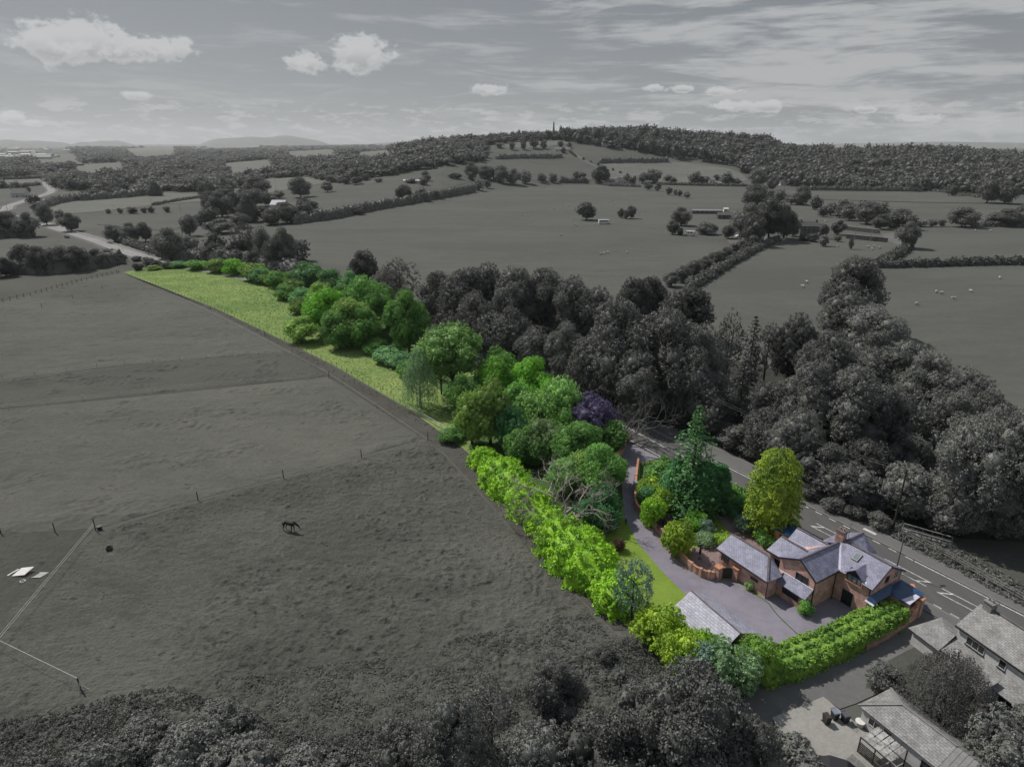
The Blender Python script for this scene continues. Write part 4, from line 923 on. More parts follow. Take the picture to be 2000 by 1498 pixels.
# garage
gar = empty('garage', SN(-38.9, 51.6), RA, label='detached garage with a plain pale slate roof rising behind the clipped hedge', cat='garage')
gl = lambda s, n, z: Vector((s+38.9, n-51.6, z))
mb = MB(); A = [(-43.3, 49.0), (-34.9, 49.0), (-34.9, 54.4), (-43.3, 54.4)]
mb.solid([gl(-42.6, 48.9, 0), gl(-42.6, 54.6, 0), gl(-42.6, 54.6, 2.1), gl(-42.9, 51.9, 3.55), gl(-42.6, 48.9, 2.1), gl(-35.2, 48.9, 0), gl(-35.2, 54.6, 0), gl(-35.2, 54.6, 2.1), gl(-35.2, 51.4, 3.55), gl(-35.2, 48.9, 2.1)],
         [(4, 3, 2, 1, 0), (5, 6, 7, 8, 9), (0, 5, 9, 4), (1, 2, 7, 6), (2, 3, 8, 7), (3, 4, 9, 8)]); mb.build('wall', M['brick'], gar)
mb = MB(); mb.slab([gl(-42.9, 48.4, 2.05), gl(-35.0, 48.4, 2.05), gl(-34.85, 51.3, 3.7), gl(-42.75, 52.1, 3.7)], .1); mb.slab([gl(-42.75, 52.12, 3.69), gl(-34.85, 51.32, 3.69), gl(-34.7, 54.9, 2.1), gl(-42.6, 54.9, 2.1)], .1); gr_ = mb.build('roof', M['slatepale'], gar)
mb = MB(); mb.bar(gl(-42.75, 52.1, 3.73), gl(-34.85, 51.31, 3.73), .18, .08); mb.build('ridge_tiles', M['ridge'], gr_)

# white cottage at the lower right, turned a little from the road
CA = RA-R(12.5); cott = empty('white_cottage', SN(-22.5, 71.7), CA, label='white rendered cottage with a mottled grey slate roof in the lower right corner', cat='house')
def wallbox(mb, x0, x1, y0, y1, z0, z1, **k): mb.box(x0, x1, y0, y1, z0, z1, **k)
mb = MB(); mb.solid([(0.15, .1, 0), (15, .1, 0), (15, .1, 4.5), (15, 3.1, 6.4), (15, 6.2, 4.5), (15, 6.2, 0), (.15, 6.2, 0), (.15, 6.2, 4.5), (.15, 3.1, 6.4), (.15, .1, 4.5)],
    [(0, 1, 2, 9), (1, 5, 4, 3, 2), (5, 6, 7, 4), (6, 0, 9, 8, 7), (9, 2, 3, 8), (8, 3, 4, 7)]); mb.build('wall', M['render'], cott)
mb = MB(); mb.slab([(-.1, -.15, 4.5), (15.3, -.15, 4.5), (15.3, 3.1, 6.55), (-.1, 3.1, 6.55)], .12); mb.slab([(-.1, 3.12, 6.54), (15.3, 3.12, 6.54), (15.3, 6.5, 4.4), (-.1, 6.5, 4.4)], .12); cr = mb.build('roof', M['slategrey'], cott)
mb = MB(); mb.bar((-.1, 3.11, 6.6), (15.3, 3.11, 6.6), .2, .1); mb.build('ridge_tiles', M['ridge'], cr)
mb = MB(); mb.bar((-.1, -.2, 4.38), (15.2, -.2, 4.38), .13, .12); mb.build('gutter', M['black'], cott)
mb = MB(); mb.box(.35, 1.25, 2.65, 3.5, 5.9, 7.3); cc_ = mb.build('chimney', M['slategrey'], cott); mb = MB(); mb.box(.25, 1.35, 2.55, 3.6, 7.3, 7.42); mb.build('chimney_cap', M['kerb'], cc_)
for dx in (.55, 1.0): mb = MB(); mb.tube([(dx, 3.08, 7.42), (dx, 3.08, 7.75)], [.12, .09], 8); mb.build('chimney_pot', M['kerb'], cc_)
for x, wd, nm in ((1.2, 2.0, 2), (4.7, .75, 0), (7.6, 1.5, 1), (11, 1.5, 1)): window(cott, (x, .09, 3.05), X, wd, 1.05, nm, 0, 'framew', 'glass', sill='frame')
# its ground-floor front, porch and side wing
mb = MB(); mb.box(.3, 14.8, -2.0, .1, 0, 2.15); mb.build('front_wall', M['renderpale'], cott)
mb = MB(); mb.slab([(.1, -2.3, 2.15), (15, -2.3, 2.15), (15, .1, 2.85), (.1, .1, 2.85)], .1); mb.build('front_roof', M['slategrey'], cott)
window(cott, (6.6, -2.01, .8), X, 2.4, 1.1, 2, 0, 'framew', 'glass', sill='frame')
mb = MB(); mb.box(3.6, 3.85, -4.6, -2.0, 0, 2.1); mb.box(5.75, 6.0, -4.6, -2.0, 0, 2.1); mb.box(3.6, 4.1, -4.62, -4.4, 0, 2.1); mb.box(5.5, 6.0, -4.62, -4.4, 0, 2.1); mb.build('porch_wall', M['renderpale'], cott)
mb = MB(); mb.slab([(3.3, -4.9, 2.15), (6.2, -4.9, 2.15), (6.2, -1.6, 3.05), (3.3, -1.6, 3.05)], .12); mb.build('porch_roof', M['slategrey'], cott)
mb = MB(); mb.box(4.2, 5.4, -2.15, -2.02, .05, 2.0); mb.build('front_door', M['wooddark'], cott)
mb = MB(); mb.box(-3.0, .12, -2.2, 2.3, 0, 2.1); mb.build('side_wall', M['render'], cott)
mb = MB(); mb.slab([(-3.4, -2.6, 2.1), (.4, -2.6, 2.1), (.12, 0, 3.2), (-1.2, 0, 3.2)], .1); mb.slab([(-3.4, -2.6, 2.1), (-1.2, 0, 3.18), (.12, 0, 3.18), (.12, 2.7, 2.15), (-3.4, 2.7, 2.1)], .1); mb.build('side_roof', M['slategrey'], cott)

# slate and corrugated barn
BA = RA-R(5); barn = empty('barn', SN(-22.9, 54.6), BA, label='long grey barn with a hipped slate roof joining a ribbed sheet roof beyond', cat='barn')
M['ribbed'] = tilemat('ribbed_sheet', (.20, .20, .198), (.15, .15, .148), (.05, .05, .05), 30, .28, .6, .3, .06, .25, .8)
mb = MB(); mb.box(.25, 22, .2, 4.5, 0, 2.25); mb.build('wall', M['render'], barn)
mb = MB(); mb.slab([(-.1, -.1, 2.3), (7.6, -.1, 2.3), (7.6, 2.35, 3.6), (2.5, 2.35, 3.6)], .1); mb.slab([(7.6, 2.37, 3.6), (2.5, 2.37, 3.6), (0, 4.75, 2.3), (7.6, 4.8, 2.3)], .1); mb.slab([(-.12, -.1, 2.29), (2.48, 2.36, 3.59), (-.02, 4.75, 2.29)], .1); br_ = mb.build('roof', M['slategrey'], barn)
mb = MB(); mb.bar((-.1, -.1, 2.36), (2.5, 2.36, 3.66), .16, .07); mb.bar((0, 4.75, 2.36), (2.5, 2.36, 3.66), .16, .07); mb.bar((2.5, 2.36, 3.66), (7.6, 2.36, 3.66), .16, .07); mb.build('ridge_tiles', M['kerb'], br_)
mb = MB(); n_ = 62
for side in (0, 1):
    for i in range(n_):
        x = 7.62+14.4*i/n_; dz = .035 if i % 2 else 0; y0, y1, z0, z1 = ((-.1, 2.36, 2.28, 3.58) if side == 0 else (4.8, 2.36, 2.28, 3.58))
        mb.slab([(x, y0, z0+dz), (x+14.4/n_, y0, z0+dz), (x+14.4/n_, y1, z1+dz), (x, y1, z1+dz)], .05)
mb.build('ribbed_roof', M['ribgrey'], barn)
window(barn, (1.0, .19, .9), X, 1.2, .9, 1, 0, 'white', 'glass'); window(barn, (2.5, .19, .4), X, .9, 1.5, 0, 0, 'white', 'glass', name='door'); window(barn, (6.2, .19, .8), X, 1.6, .9, 1, 0, 'wooddark', 'glass')
# hutch with a see-through panel roof against the barn
hut = empty('lean_to_run', SN(-20.9, 51.6), BA, label='slatted timber run with pale translucent roof panels against the barn', cat='shed')
mb = MB(); W_, D_, HH = 2.95, 2.35, 1.9
for x in (0, W_/2, W_): mb.bar((x, 0, 0), (x, 0, HH), .09); mb.bar((x, D_, 0), (x, D_, HH+.1), .09)
for y, z in ((0, HH), (D_, HH+.12)): mb.bar((-.05, y, z), (W_+.05, y, z), .09)
for z in np.arange(.15, HH-.5, .2): mb.bar((0, -.03, z), (W_, -.03, z), .03, .14)
mb.build('frame', M['wooddark'], hut)
for i in range(5):
    for j in range(2):
        x0, y0 = i*W_/5+.05, j*D_/2+.05; z0 = HH+.05+.1*j; m2 = MB(); m2.slab([(x0, y0, z0), (x0+W_/5-.1, y0, z0), (x0+W_/5-.1, y0+D_/2-.1, z0+.08), (x0, y0+D_/2-.1, z0+.08)], .03); m2.build('roof_panel', M['panel'] if 'panel' in M else M.setdefault('panel', groundmat('stained_panel', (.42, .42, .41), (.10, .10, .10), .5, 2.2, 6, 0)), hut)
mb = MB()
for k in range(9): mb.box(-.6, W_+1.2, -1.35+k*.13, -1.27+k*.13, 0, .05+k*.04)
tag(mb.build('timber_stack', M['woodgrey'], None, SN(-20.3, 50.9), BA), 'low stack of grey boards lying beside the slatted timber run', 'timber')
# ---------------------------------------------------------------- trees and shrubs, each from its rows and width in the photograph
# (x, base row, top row, width px, shape, leaves, label)
GREEN = [
 (822, 797, 676, 58, 'weeping', 'willow', 'weeping birch with hanging grey-green strands beside the white rails'),
 (882, 775, 634, 126, 'multi', 'fresh', 'broad many-stemmed green tree with bare trunks showing in the long grass'),
 (862, 770, 668, 60, 'airy0', 'pale', 'thin pale green tree between the weeping birch and the broad many-stemmed tree'),
 (800, 692, 568, 84, 'big0', 'green', 'tall dark green tree alone right of the round clump in the meadow'),
 (692, 672, 583, 98, 'big1', 'olive', 'wide round tree with yellowish top in the middle of the meadow clump'),
 (664, 682, 606, 62, 'mid0', 'green', 'small fresh green tree with a pale trunk at the front of the meadow clump'),
 (642, 652, 562, 78, 'big2', 'bright', 'vivid yellow-green tree at the left side of the meadow clump'),
 (722, 648, 540, 88, 'big3', 'green', 'tall green tree with yellow tips at the back of the meadow clump'),
 (757, 640, 575, 40, 'mid1', 'green', 'slim green tree squeezed behind the tall dark green tree'),
 (606, 568, 510, 58, 'mid2', 'teal', 'rounded blue-green tree at the far end of the tree row'),
 (648, 582, 524, 48, 'mid0', 'teal', 'fluffy light green tree third from the far end of the tree row'),
 (690, 590, 528, 44, 'mid1', 'teal', 'blue-green tree in front of the grey round-topped oak'),
 (628, 598, 548, 40, 'mid2', 'olive', 'olive tree low between the two rounded blue-green trees'),
 (592, 668, 617, 58, 'mid1', 'olive', 'yellowish scrubby tree standing left of the meadow clump'),
 (972, 780, 677, 76, 'mid2', 'green', 'green tree behind the pair of bright round trees by the road'),
 (1036, 792, 697, 84, 'big1', 'bright', 'bright green round tree, right one of the pair above the garden'),
 (968, 792, 700, 76, 'big0', 'bright', 'bright green round tree, left one of the pair above the garden'),
 (922, 868, 762, 60, 'mid0', 'olive', 'dull green tree on the left edge of the dense garden grove'),
 (958, 868, 740, 84, 'big3', 'olive', 'tall green tree with a golden crest in the dense garden grove'),
 (1002, 884, 792, 62, 'mid1', 'deep', 'dark green tree low in the centre of the garden grove'),
 (1050, 868, 762, 90, 'airy1', 'fresh', 'feathery pale green tree in the centre of the garden grove'),
 (1094, 858, 738, 76, 'multi', 'fresh', 'tall pale willow-like tree left of the purple tree'),
 (1150, 872, 768, 88, 'mid2', 'purple', 'purple-leaved tree beside the main road'),
 (1190, 885, 820, 62, 'mid0', 'green', 'dark green tree right of the purple tree by the driveway mouth'),
 (1042, 908, 832, 74, 'mid1', 'green', 'mid green tree above the bare dead tree, left of two'),
 (1130, 925, 822, 96, 'big2', 'green', 'mid green tree above the bare dead tree, right of two'),
 (1168, 975, 872, 96, 'big1', 'green', 'large leafy tree between the dead tree and the driveway'),
 (1112, 965, 895, 84, 'big3', 'green', 'dark leafy tree directly behind the bare dead branches'),
 (1176, 1012, 945, 62, 'mid2', 'deep', 'dark shrubby tree at the bend of the driveway'),
 (905, 812, 730, 56, 'mid1', 'green', 'green tree tucked between the many-stemmed tree and the golden-crested tree'),
 (1008, 830, 745, 60, 'mid0', 'green', 'green tree just below the pair of bright round trees'),
 (1075, 820, 735, 56, 'mid2', 'bright', 'fresh green tree behind the tall pale willow-like tree'),
 (1060, 905, 815, 72, 'mid2', 'pale', 'soft grey-green tree low in the middle of the garden grove'),
 (1100, 885, 800, 70, 'mid1', 'green', 'green tree filling the space below the purple tree'),
 (1015, 905, 840, 60, 'mid1', 'green', 'green tree hanging over the top of the laurel hedge'),
 (1140, 965, 885, 80, 'mid0', 'olive', 'yellowish green tree right above the bare dead branches'),
 (1195, 950, 885, 56, 'mid1', 'green', 'leafy green tree leaning over the driveway gate'),
 (1150, 1040, 975, 60, 'mid1', 'deep', 'dark tree between the laurel hedge and the driveway bend'),
 (740, 615, 548, 60, 'mid2', 'green', 'green tree beyond the tall tree with yellow tips'),
 (782, 660, 600, 46, 'mid0', 'green', 'green tree peeping behind the tall dark green tree'),
 (668, 615, 556, 60, 'mid1', 'green', 'green tree rising behind the vivid yellow-green tree'),
 (712, 680, 600, 60, 'mid1', 'green', 'dense green tree right of the small tree with the pale trunk'),
 (850, 720, 668, 46, 'mid2', 'green', 'green tree half hidden behind the broad many-stemmed tree'),
 (1345, 995, 790, 140, 'spruce', 'spruce', 'tall ragged spruce rising above the garden and the road'),
 (1318, 985, 890, 60, 'cone', 'deep', 'dark conifer at the foot of the tall spruce, left side'),
 (1370, 1000, 905, 60, 'column', 'deep', 'dark columnar cypress right of the tall spruce, nearer one'),
 (1398, 990, 906, 44, 'column', 'deep', 'dark columnar cypress right of the tall spruce, farther one'),
 (1500, 1045, 882, 112, 'layered', 'gold', 'big golden-green egg-shaped conifer beside the road'),
 (1232, 1222, 1097, 80, 'airy1', 'bluegreen', 'blue-green feathery tree growing out of the laurel hedge'),
]
for x, yb, yt, wp, vr, m, lab in GREEN:
    b, h, wm = place(x, yb, yt, wp, 1.0 if vr == 'layered' else 1.16); put('conifer_tree' if vr in ('spruce', 'column', 'cone', 'layered') else 'tree', lab, 'tree', b, h, wm, vr, m)
SHRUBS = [
 (560, 585, 556, 40, 'green', 'green scrub leaning into the meadow below the far shrub row'), (585, 612, 582, 40, 'olive', 'olive scrub at the meadow edge under the tree row'), (612, 628, 598, 40, 'green', 'low green scrub left of the vivid yellow-green tree'), (640, 600, 570, 44, 'green', 'green scrub between the blue-green tree and the olive tree'), (575, 560, 528, 40, 'green', 'green bush directly left of the rounded blue-green tree'), (530, 556, 528, 36, 'olive', 'olive bush in the gap of the far shrub row'), (300, 527, 518, 30, 'olive', 'tiny olive bush at the very tip of the meadow'),
 (735, 690, 662, 50, 'green', 'green scrub in the shade right of the meadow clump'), (800, 735, 705, 46, 'green', 'green thicket at the foot of the weeping birch'), (905, 845, 812, 50, 'green', 'leafy scrub at the left foot of the garden grove'),
 (350, 523, 510, 36, 'teal', 'low blue-green shrub at the far left tip of the shrub row'), (385, 527, 506, 40, 'green', 'green shrub second from the far left tip of the shrub row'),
 (425, 533, 505, 44, 'olive', 'olive shrub third along the far shrub row'), (462, 537, 505, 46, 'bright', 'bright shrub fourth along the far shrub row'), (500, 547, 512, 56, 'olive', 'wide olive shrub in the far shrub row'),
 (512, 553, 522, 40, 'teal', 'dark blue-green shrub nestled before the wide olive shrub'), (545, 562, 530, 46, 'green', 'green shrub in the dip of the far shrub row'), (572, 578, 545, 46, 'olive', 'yellowish shrub left of the rounded blue-green tree'),
 (592, 592, 562, 44, 'teal', 'soft blue-green shrub under the olive tree'), (622, 602, 576, 44, 'teal', 'soft blue-green shrub left of the vivid yellow-green tree'),
 (760, 706, 678, 60, 'teal', 'low blue-green thicket below the tall dark green tree'), (785, 718, 690, 50, 'teal', 'low blue-green thicket left of the weeping birch'),
 (1286, 1262, 1180, 96, 'yellow', 'yellow-green laurel clump nearest the left side of the garage'), (1330, 1308, 1222, 92, 'yellow', 'yellow-green laurel clump low before the garage wall'), (1374, 1306, 1232, 64, 'laurel', 'bright laurel clump touching the garage roof'),
 (1362, 1340, 1262, 84, 'bluegreen', 'pale green shrub under the laurel clumps'), (1420, 1345, 1250, 104, 'willow', 'large feathery pale green shrub left of the clipped hedge'), (1475, 1325, 1243, 74, 'cypress', 'spiky green shrub standing where the clipped hedge begins'), (1452, 1296, 1246, 50, 'olive', 'olive shrub behind the garage corner'),
 (1268, 970, 932, 46, 'yellow', 'yellow-green rounded shrub behind the garden wall, farthest one'), (1262, 985, 950, 36, 'teal', 'blue-green shrub below the yellow-green rounded shrub'), (1292, 1000, 955, 44, 'yellow', 'light green shrub in the upper garden'),
 (1272, 1026, 968, 52, 'laurel', 'bright green bush against the garden wall'), (1322, 1083, 1016, 62, 'yellow', 'yellow-green bush overhanging the middle of the garden wall'), (1300, 1040, 1008, 30, 'plum', 'dark plum-leaved shrub between two yellow-green bushes'),
 (1357, 1034, 998, 44, 'bright', 'bright green shrub in the middle of the garden lawn'), (1376, 1042, 1014, 34, 'bluegreen', 'silvery round shrub in the garden'), (1376, 1062, 1042, 40, 'willow', 'low grey-green shrub above the patio'), (1410, 1062, 1044, 36, 'yellow', 'lime shrub beside the left tip of the annex roof'),
 (1345, 1010, 985, 50, 'deep', 'dark shrub in the shade of the spruce'), (1290, 940, 905, 60, 'green', 'leafy shrub at the top of the garden by the wall end'), (1425, 990, 950, 60, 'green', 'leafy shrub between the cypresses and the golden conifer'), (1440, 1012, 975, 40, 'deep', 'dark shrub left of the golden conifer foot'),
 (1458, 1036, 996, 46, 'bluegreen', 'silver-leaved shrub at the foot of the golden conifer'), (1500, 1062, 1032, 52, 'green', 'glossy green shrub under the golden conifer'), (1535, 1040, 1010, 40, 'deep', 'dark shrub right of the golden conifer foot'),
 (1572, 1200, 1172, 30, 'green', 'fern-like green shrub in front of the brick house wall'), (1463, 1152, 1136, 18, 'pale', 'small pale shrub against the annex wall'), (1207, 1075, 1052, 26, 'rust', 'small rusty-leaved shrub on the driveway lawn'),
 (1400, 1000, 968, 50, 'deep', 'dark green shrub under the columnar cypresses'), (1335, 985, 950, 60, 'deep', 'dark green shrub at the spruce trunk'), (1180, 1030, 985, 60, 'deep', 'dark evergreen shrub hanging over the driveway bend'),
 (880, 862, 838, 46, 'green', 'small green shrub by the white rails'), (1075, 905, 872, 50, 'deep', 'dark shrub behind the dead tree'),
]
k = 0
for x, yb, yt, wp, m, lab in SHRUBS:
    b, h, wm = place(x, yb, yt, wp, 1.05); k += 1; put('shrub', lab, 'shrub', b, h, wm, 'bush%d' % (k % 3), m)
b = at(1092, 1020); o = link('dead_tree', BARE['dead'], None, b, .6); o.scale = (15.5, 15.5, 14); tag(o, 'leafless dead tree with tangled pale branches beside the laurel hedge', 'dead tree')
b = at(1216, 868); o = link('bare_tree', BARE['barebig'], None, b, 1.9); o.scale = (15, 15, 15); tag(o, 'bare twiggy grey tree overhanging the road behind the purple tree', 'bare tree')
b = at(1150, 800); o = link('bare_tree', BARE['barebig'], None, b, 4.2); o.scale = (14, 14, 13); tag(o, 'bare twiggy grey tree farther up the road, beyond the garden grove', 'bare tree')
# laurel hedge down the boundary, conifer hedge round the yard
hedge('laurel_hedge', 'tall bright green laurel hedge bulging along the pasture boundary', [at(935, 895), at(968, 930), at(1010, 975), at(1055, 1020), at(1100, 1072), at(1150, 1125), at(1195, 1170), at(1228, 1205)], [5.0, 6.0, 6.4, 7.0, 7.4, 7.2, 6.4, 4.5], [2.6, 3.4, 3.2, 3.6, 4.2, 3.8, 3.8, 2.6], 'laurel', 5.5, .17, .6, bump=.3, vary=.2)
hedge('clipped_hedge', 'clipped green conifer hedge with a flat top between the yard and the lane', [at(1470, 1322), at(1545, 1302), at(1625, 1270), at(1702, 1234), at(1752, 1208)], [4.0, 3.9, 3.6, 3.4, 2.8], [2.1, 2.2, 2.3, 2.6, 2.3], 'cypress', 5.0, .13, .36, bump=.12, seed=5, flat=True, vary=.05)
hedge('garden_hedge', 'dark green hedge between the garden and the main road', [at(1290, 912), at(1330, 928), at(1420, 968), at(1480, 1000)], 1.8, 2.0, 'green', 2, .22, .5, seed=8)

# the grey wood behind the road and the grey trees round about
GREY = [
 (715, 580, 491, 62, 'big0', 'g4'), (758, 588, 520, 60, 'mid0', 'g2'), (784, 604, 508, 76, 'airy1', 'gb'),
 (862, 642, 532, 88, 'big1', 'g2'), (905, 655, 522, 96, 'big2', 'g2'), (958, 650, 516, 92, 'big3', 'g2'), (1008, 668, 524, 98, 'big0', 'g1'), (1062, 668, 526, 98, 'big1', 'g2'),
 (1118, 684, 542, 98, 'big2', 'g2'), (1166, 690, 562, 90, 'big3', 'g2'), (1234, 652, 545, 72, 'big0', 'g4'), (1268, 645, 542, 70, 'big1', 'g4'), (1338, 662, 560, 96, 'big2', 'g4'),
 (904, 708, 604, 88, 'airy0', 'gb'), (968, 705, 612, 84, 'airy1', 'g2'), (870, 690, 600, 60, 'airy0', 'gb'), (1040, 722, 640, 76, 'big3', 'g2'), (1000, 700, 600, 70, 'mid1', 'g2'), (1105, 750, 632, 80, 'big0', 'g1'), (930, 680, 570, 80, 'big2', 'g2'),
 (1200, 790, 590, 150, 'big1', 'g1'), (1290, 806, 600, 160, 'big2', 'g1'), (1160, 778, 650, 100, 'big3', 'g2'), (1240, 820, 690, 110, 'big0', 'g1'), (1350, 826, 640, 120, 'big0', 'g1'),
 (1415, 745, 612, 62, 'airy0', 'g2'), (1458, 760, 618, 64, 'spruce2', 'g4'), (1490, 752, 632, 60, 'airy1', 'g2'), (1536, 752, 616, 92, 'big3', 'g4'), (1440, 830, 690, 76, 'spruce2', 'g4'), (1388, 850, 730, 96, 'big1', 'g2'),
 (1600, 790, 650, 100, 'big0', 'g2'), (1655, 652, 503, 118, 'big1', 'g1'), (1692, 700, 598, 112, 'big2', 'g1'), (1640, 678, 570, 90, 'big3', 'g1'),
 (1720, 800, 675, 112, 'big2', 'g1'), (1790, 826, 694, 110, 'big0', 'g1'), (1860, 850, 722, 106, 'big3', 'g1'), (1910, 905, 765, 105, 'big1', 'g1'), (1955, 960, 822, 105, 'big0', 'g1'), (1690, 760, 645, 80, 'mid1', 'g2'), (1760, 770, 660, 84, 'mid2', 'g1'),
 (1500, 866, 745, 100, 'mid0', 'g2'), (1570, 885, 712, 130, 'big1', 'g3'), (1645, 905, 712, 150, 'big2', 'g1'), (1545, 930, 800, 100, 'big3', 'g1'), (1490, 900, 800, 90, 'mid1', 'g1'), (1720, 905, 755, 100, 'big3', 'g2'), (1790, 912, 770, 110, 'airy1', 'g1'), (1840, 925, 770, 110, 'big0', 'g1'),
 (1680, 955, 852, 90, 'mid2', 'g4'), (1770, 945, 850, 90, 'big1', 'g2'),
 (1862, 1042, 822, 150, 'big2', 'g3'), (1950, 1052, 800, 170, 'big1', 'g3'), (2030, 1060, 830, 150, 'big3', 'g3'), (1900, 1000, 800, 130, 'big0', 'g1'),
 (1448, 880, 830, 80, 'mid0', 'g2'), (1600, 962, 868, 100, 'mid1', 'g1'), (1650, 985, 905, 90, 'mid2', 'g1'), (1760, 1008, 905, 92, 'mid0', 'g3'), (1800, 1015, 930, 80, 'mid1', 'g1'), (1840, 1040, 960, 90, 'mid2', 'g3'),
]
LG = ['large grey-leaved tree in the dense belt of woodland across the main road', 'dark grey tree in the dense belt of woodland across the main road', 'thin airy grey tree in the belt of woodland across the main road', 'tall dark conifer in the belt of woodland across the main road']
SPECIAL = {(715, 580): 'dark round-topped grey oak standing alone above the green tree row', (1655, 652): 'tall ragged grey tree standing out in the right-hand field', (1692, 700): 'spreading grey tree at the foot of the tall ragged field tree', (1950, 1052): 'largest grey tree, at the right edge of the picture beside the road',
           (1862, 1042): 'big bushy grey tree behind the telegraph pole', (1200, 790): 'huge grey tree left of the spruce top beyond the road', (1290, 806): 'huge grey tree directly behind the spruce top'}
for x, yb, yt, wp, vr, m in GREY:
    b, h, wm = place(x, yb, yt, wp, 1.12)
    lab = SPECIAL.get((x, yb)) or (LG[3] if vr == 'spruce2' else LG[2] if vr.startswith('airy') else LG[1] if m == 'g4' else LG[0])
    put('conifer_tree' if vr == 'spruce2' else 'tree', lab, 'tree', b, h, wm, vr, m, None if (x, yb) in SPECIAL else 'trees of the woodland belt across the road')
VBUSH = [(1560, 958, 925, 50), (1585, 975, 945, 46), (1628, 998, 968, 46), (1668, 1012, 985, 40), (1712, 1030, 1000, 44), (1540, 938, 905, 46), (1475, 895, 868, 50), (1420, 868, 842, 46), (1705, 995, 955, 50)]
for i, (x, yb, yt, wp) in enumerate(VBUSH):
    b, h, wm = place(x, yb, yt, wp); put('bush', 'grey bush on the bank between the footway and the wood', 'bush', b, h, wm, 'bush%d' % (i % 3), 'g1', 'bushes on the bank beyond the footway')
# bottom edge: nearest grey shrubs and trees
NEAR = [(1330, 1560, 1316, 250, 'big1', 'g2', 'huge grey leafy tree at the bottom edge below the green shrubs'), (1440, 1590, 1400, 150, 'big2', 'g2', 'grey tree at the bottom edge beside the lane'),
 (1080, 1425, 1290, 130, 'big0', 'g2', 'rounded dark grey tree on the edge of the rough grass'), (1180, 1560, 1400, 190, 'mid1', 'g4', 'grey tree at the bottom edge, left of the huge leafy one'), (1040, 1560, 1420, 150, 'mid2', 'g1', 'low grey tree at the bottom edge below the rounded dark one'),
 (885, 1560, 1375, 170, 'big3', 'g2', 'pale grey bushy tree at the bottom edge near the centre'), (790, 1540, 1410, 130, 'mid0', 'g2', 'grey bushy tree at the bottom edge left of the pale one'), (960, 1460, 1330, 110, 'airy1', 'g2', 'dark twiggy shrub in front of the rounded grey tree'),
 (1250, 1440, 1330, 110, 'mid1', 'g2', 'dark grey shrub between the rounded tree and the huge tree')]
for x, yb, yt, wp, vr, m, lab in NEAR:
    b, h, wm = place(x, yb, yt, wp, 1.0); put('tree', lab, 'tree', b, h, wm, vr, m)
NB = [(70, 1560, 1470, 120, 'g2'), (300, 1470, 1400, 130, 'g2'), (380, 1500, 1410, 130, 'g1'), (480, 1540, 1440, 150, 'g1'), (600, 1560, 1460, 140, 'g1'), (200, 1540, 1440, 140, 'g1'), (700, 1560, 1450, 120, 'g2'), (430, 1430, 1372, 100, 'g3'), (1220, 1345, 1300, 60, 'g2'), (1180, 1290, 1262, 40, 'g4'), (660, 1500, 1440, 90, 'g2')]
for i, (x, yb, yt, wp, m) in enumerate(NB):
    b, h, wm = place(x, yb, yt, wp); put('bramble_bush', 'low grey bramble bush in the thicket along the bottom edge', 'bush', b, h*.8, wm, 'bush%d' % (i % 3), m, 'bramble bushes along the bottom edge')
b, h, wm = place(1835, 1415, 1278, 155); wr_ = put('tree', 'weeping grey willow with pale limbs between the barn and the cottage', 'tree', b, h, wm, 'weepwide', 'g2'); lb_ = link('limbs', BARE['dead'], wr_); lb_.scale = (wm*.72, wm*.72, h*1.05); lb_.location = (0, 0, h*.22)
for x, yb, yt, wp, lab in ((1725, 1345, 1300, 66, 'grey shrub left of the weeping willow by the lane'), (1915, 1490, 1390, 120, 'leafy grey shrub below the cottage windows'), (1985, 1480, 1385, 90, 'leafy grey shrub at the right edge under the cottage'), (1960, 1560, 1450, 130, 'pale grey shrub in the lower right corner'), (1890, 1490, 1440, 60, 'small grey shrub between the barn and the leafy shrub'),
                           (1885, 1368, 1330, 26, 'small pale shrub beside the cottage porch')):
    b, h, wm = place(x, yb, yt, wp); put('shrub', lab, 'shrub', b, h, wm, 'bush1', 'g3' if wp > 80 else 'g1')
hedge('yard_hedge', 'grey clipped hedge along the left side of the gravel yard', [at(1530, 1452), at(1565, 1500), at(1610, 1580)], 2.6, 1.7, 'g1', 3, .16, .4, seed=12, flat=True)

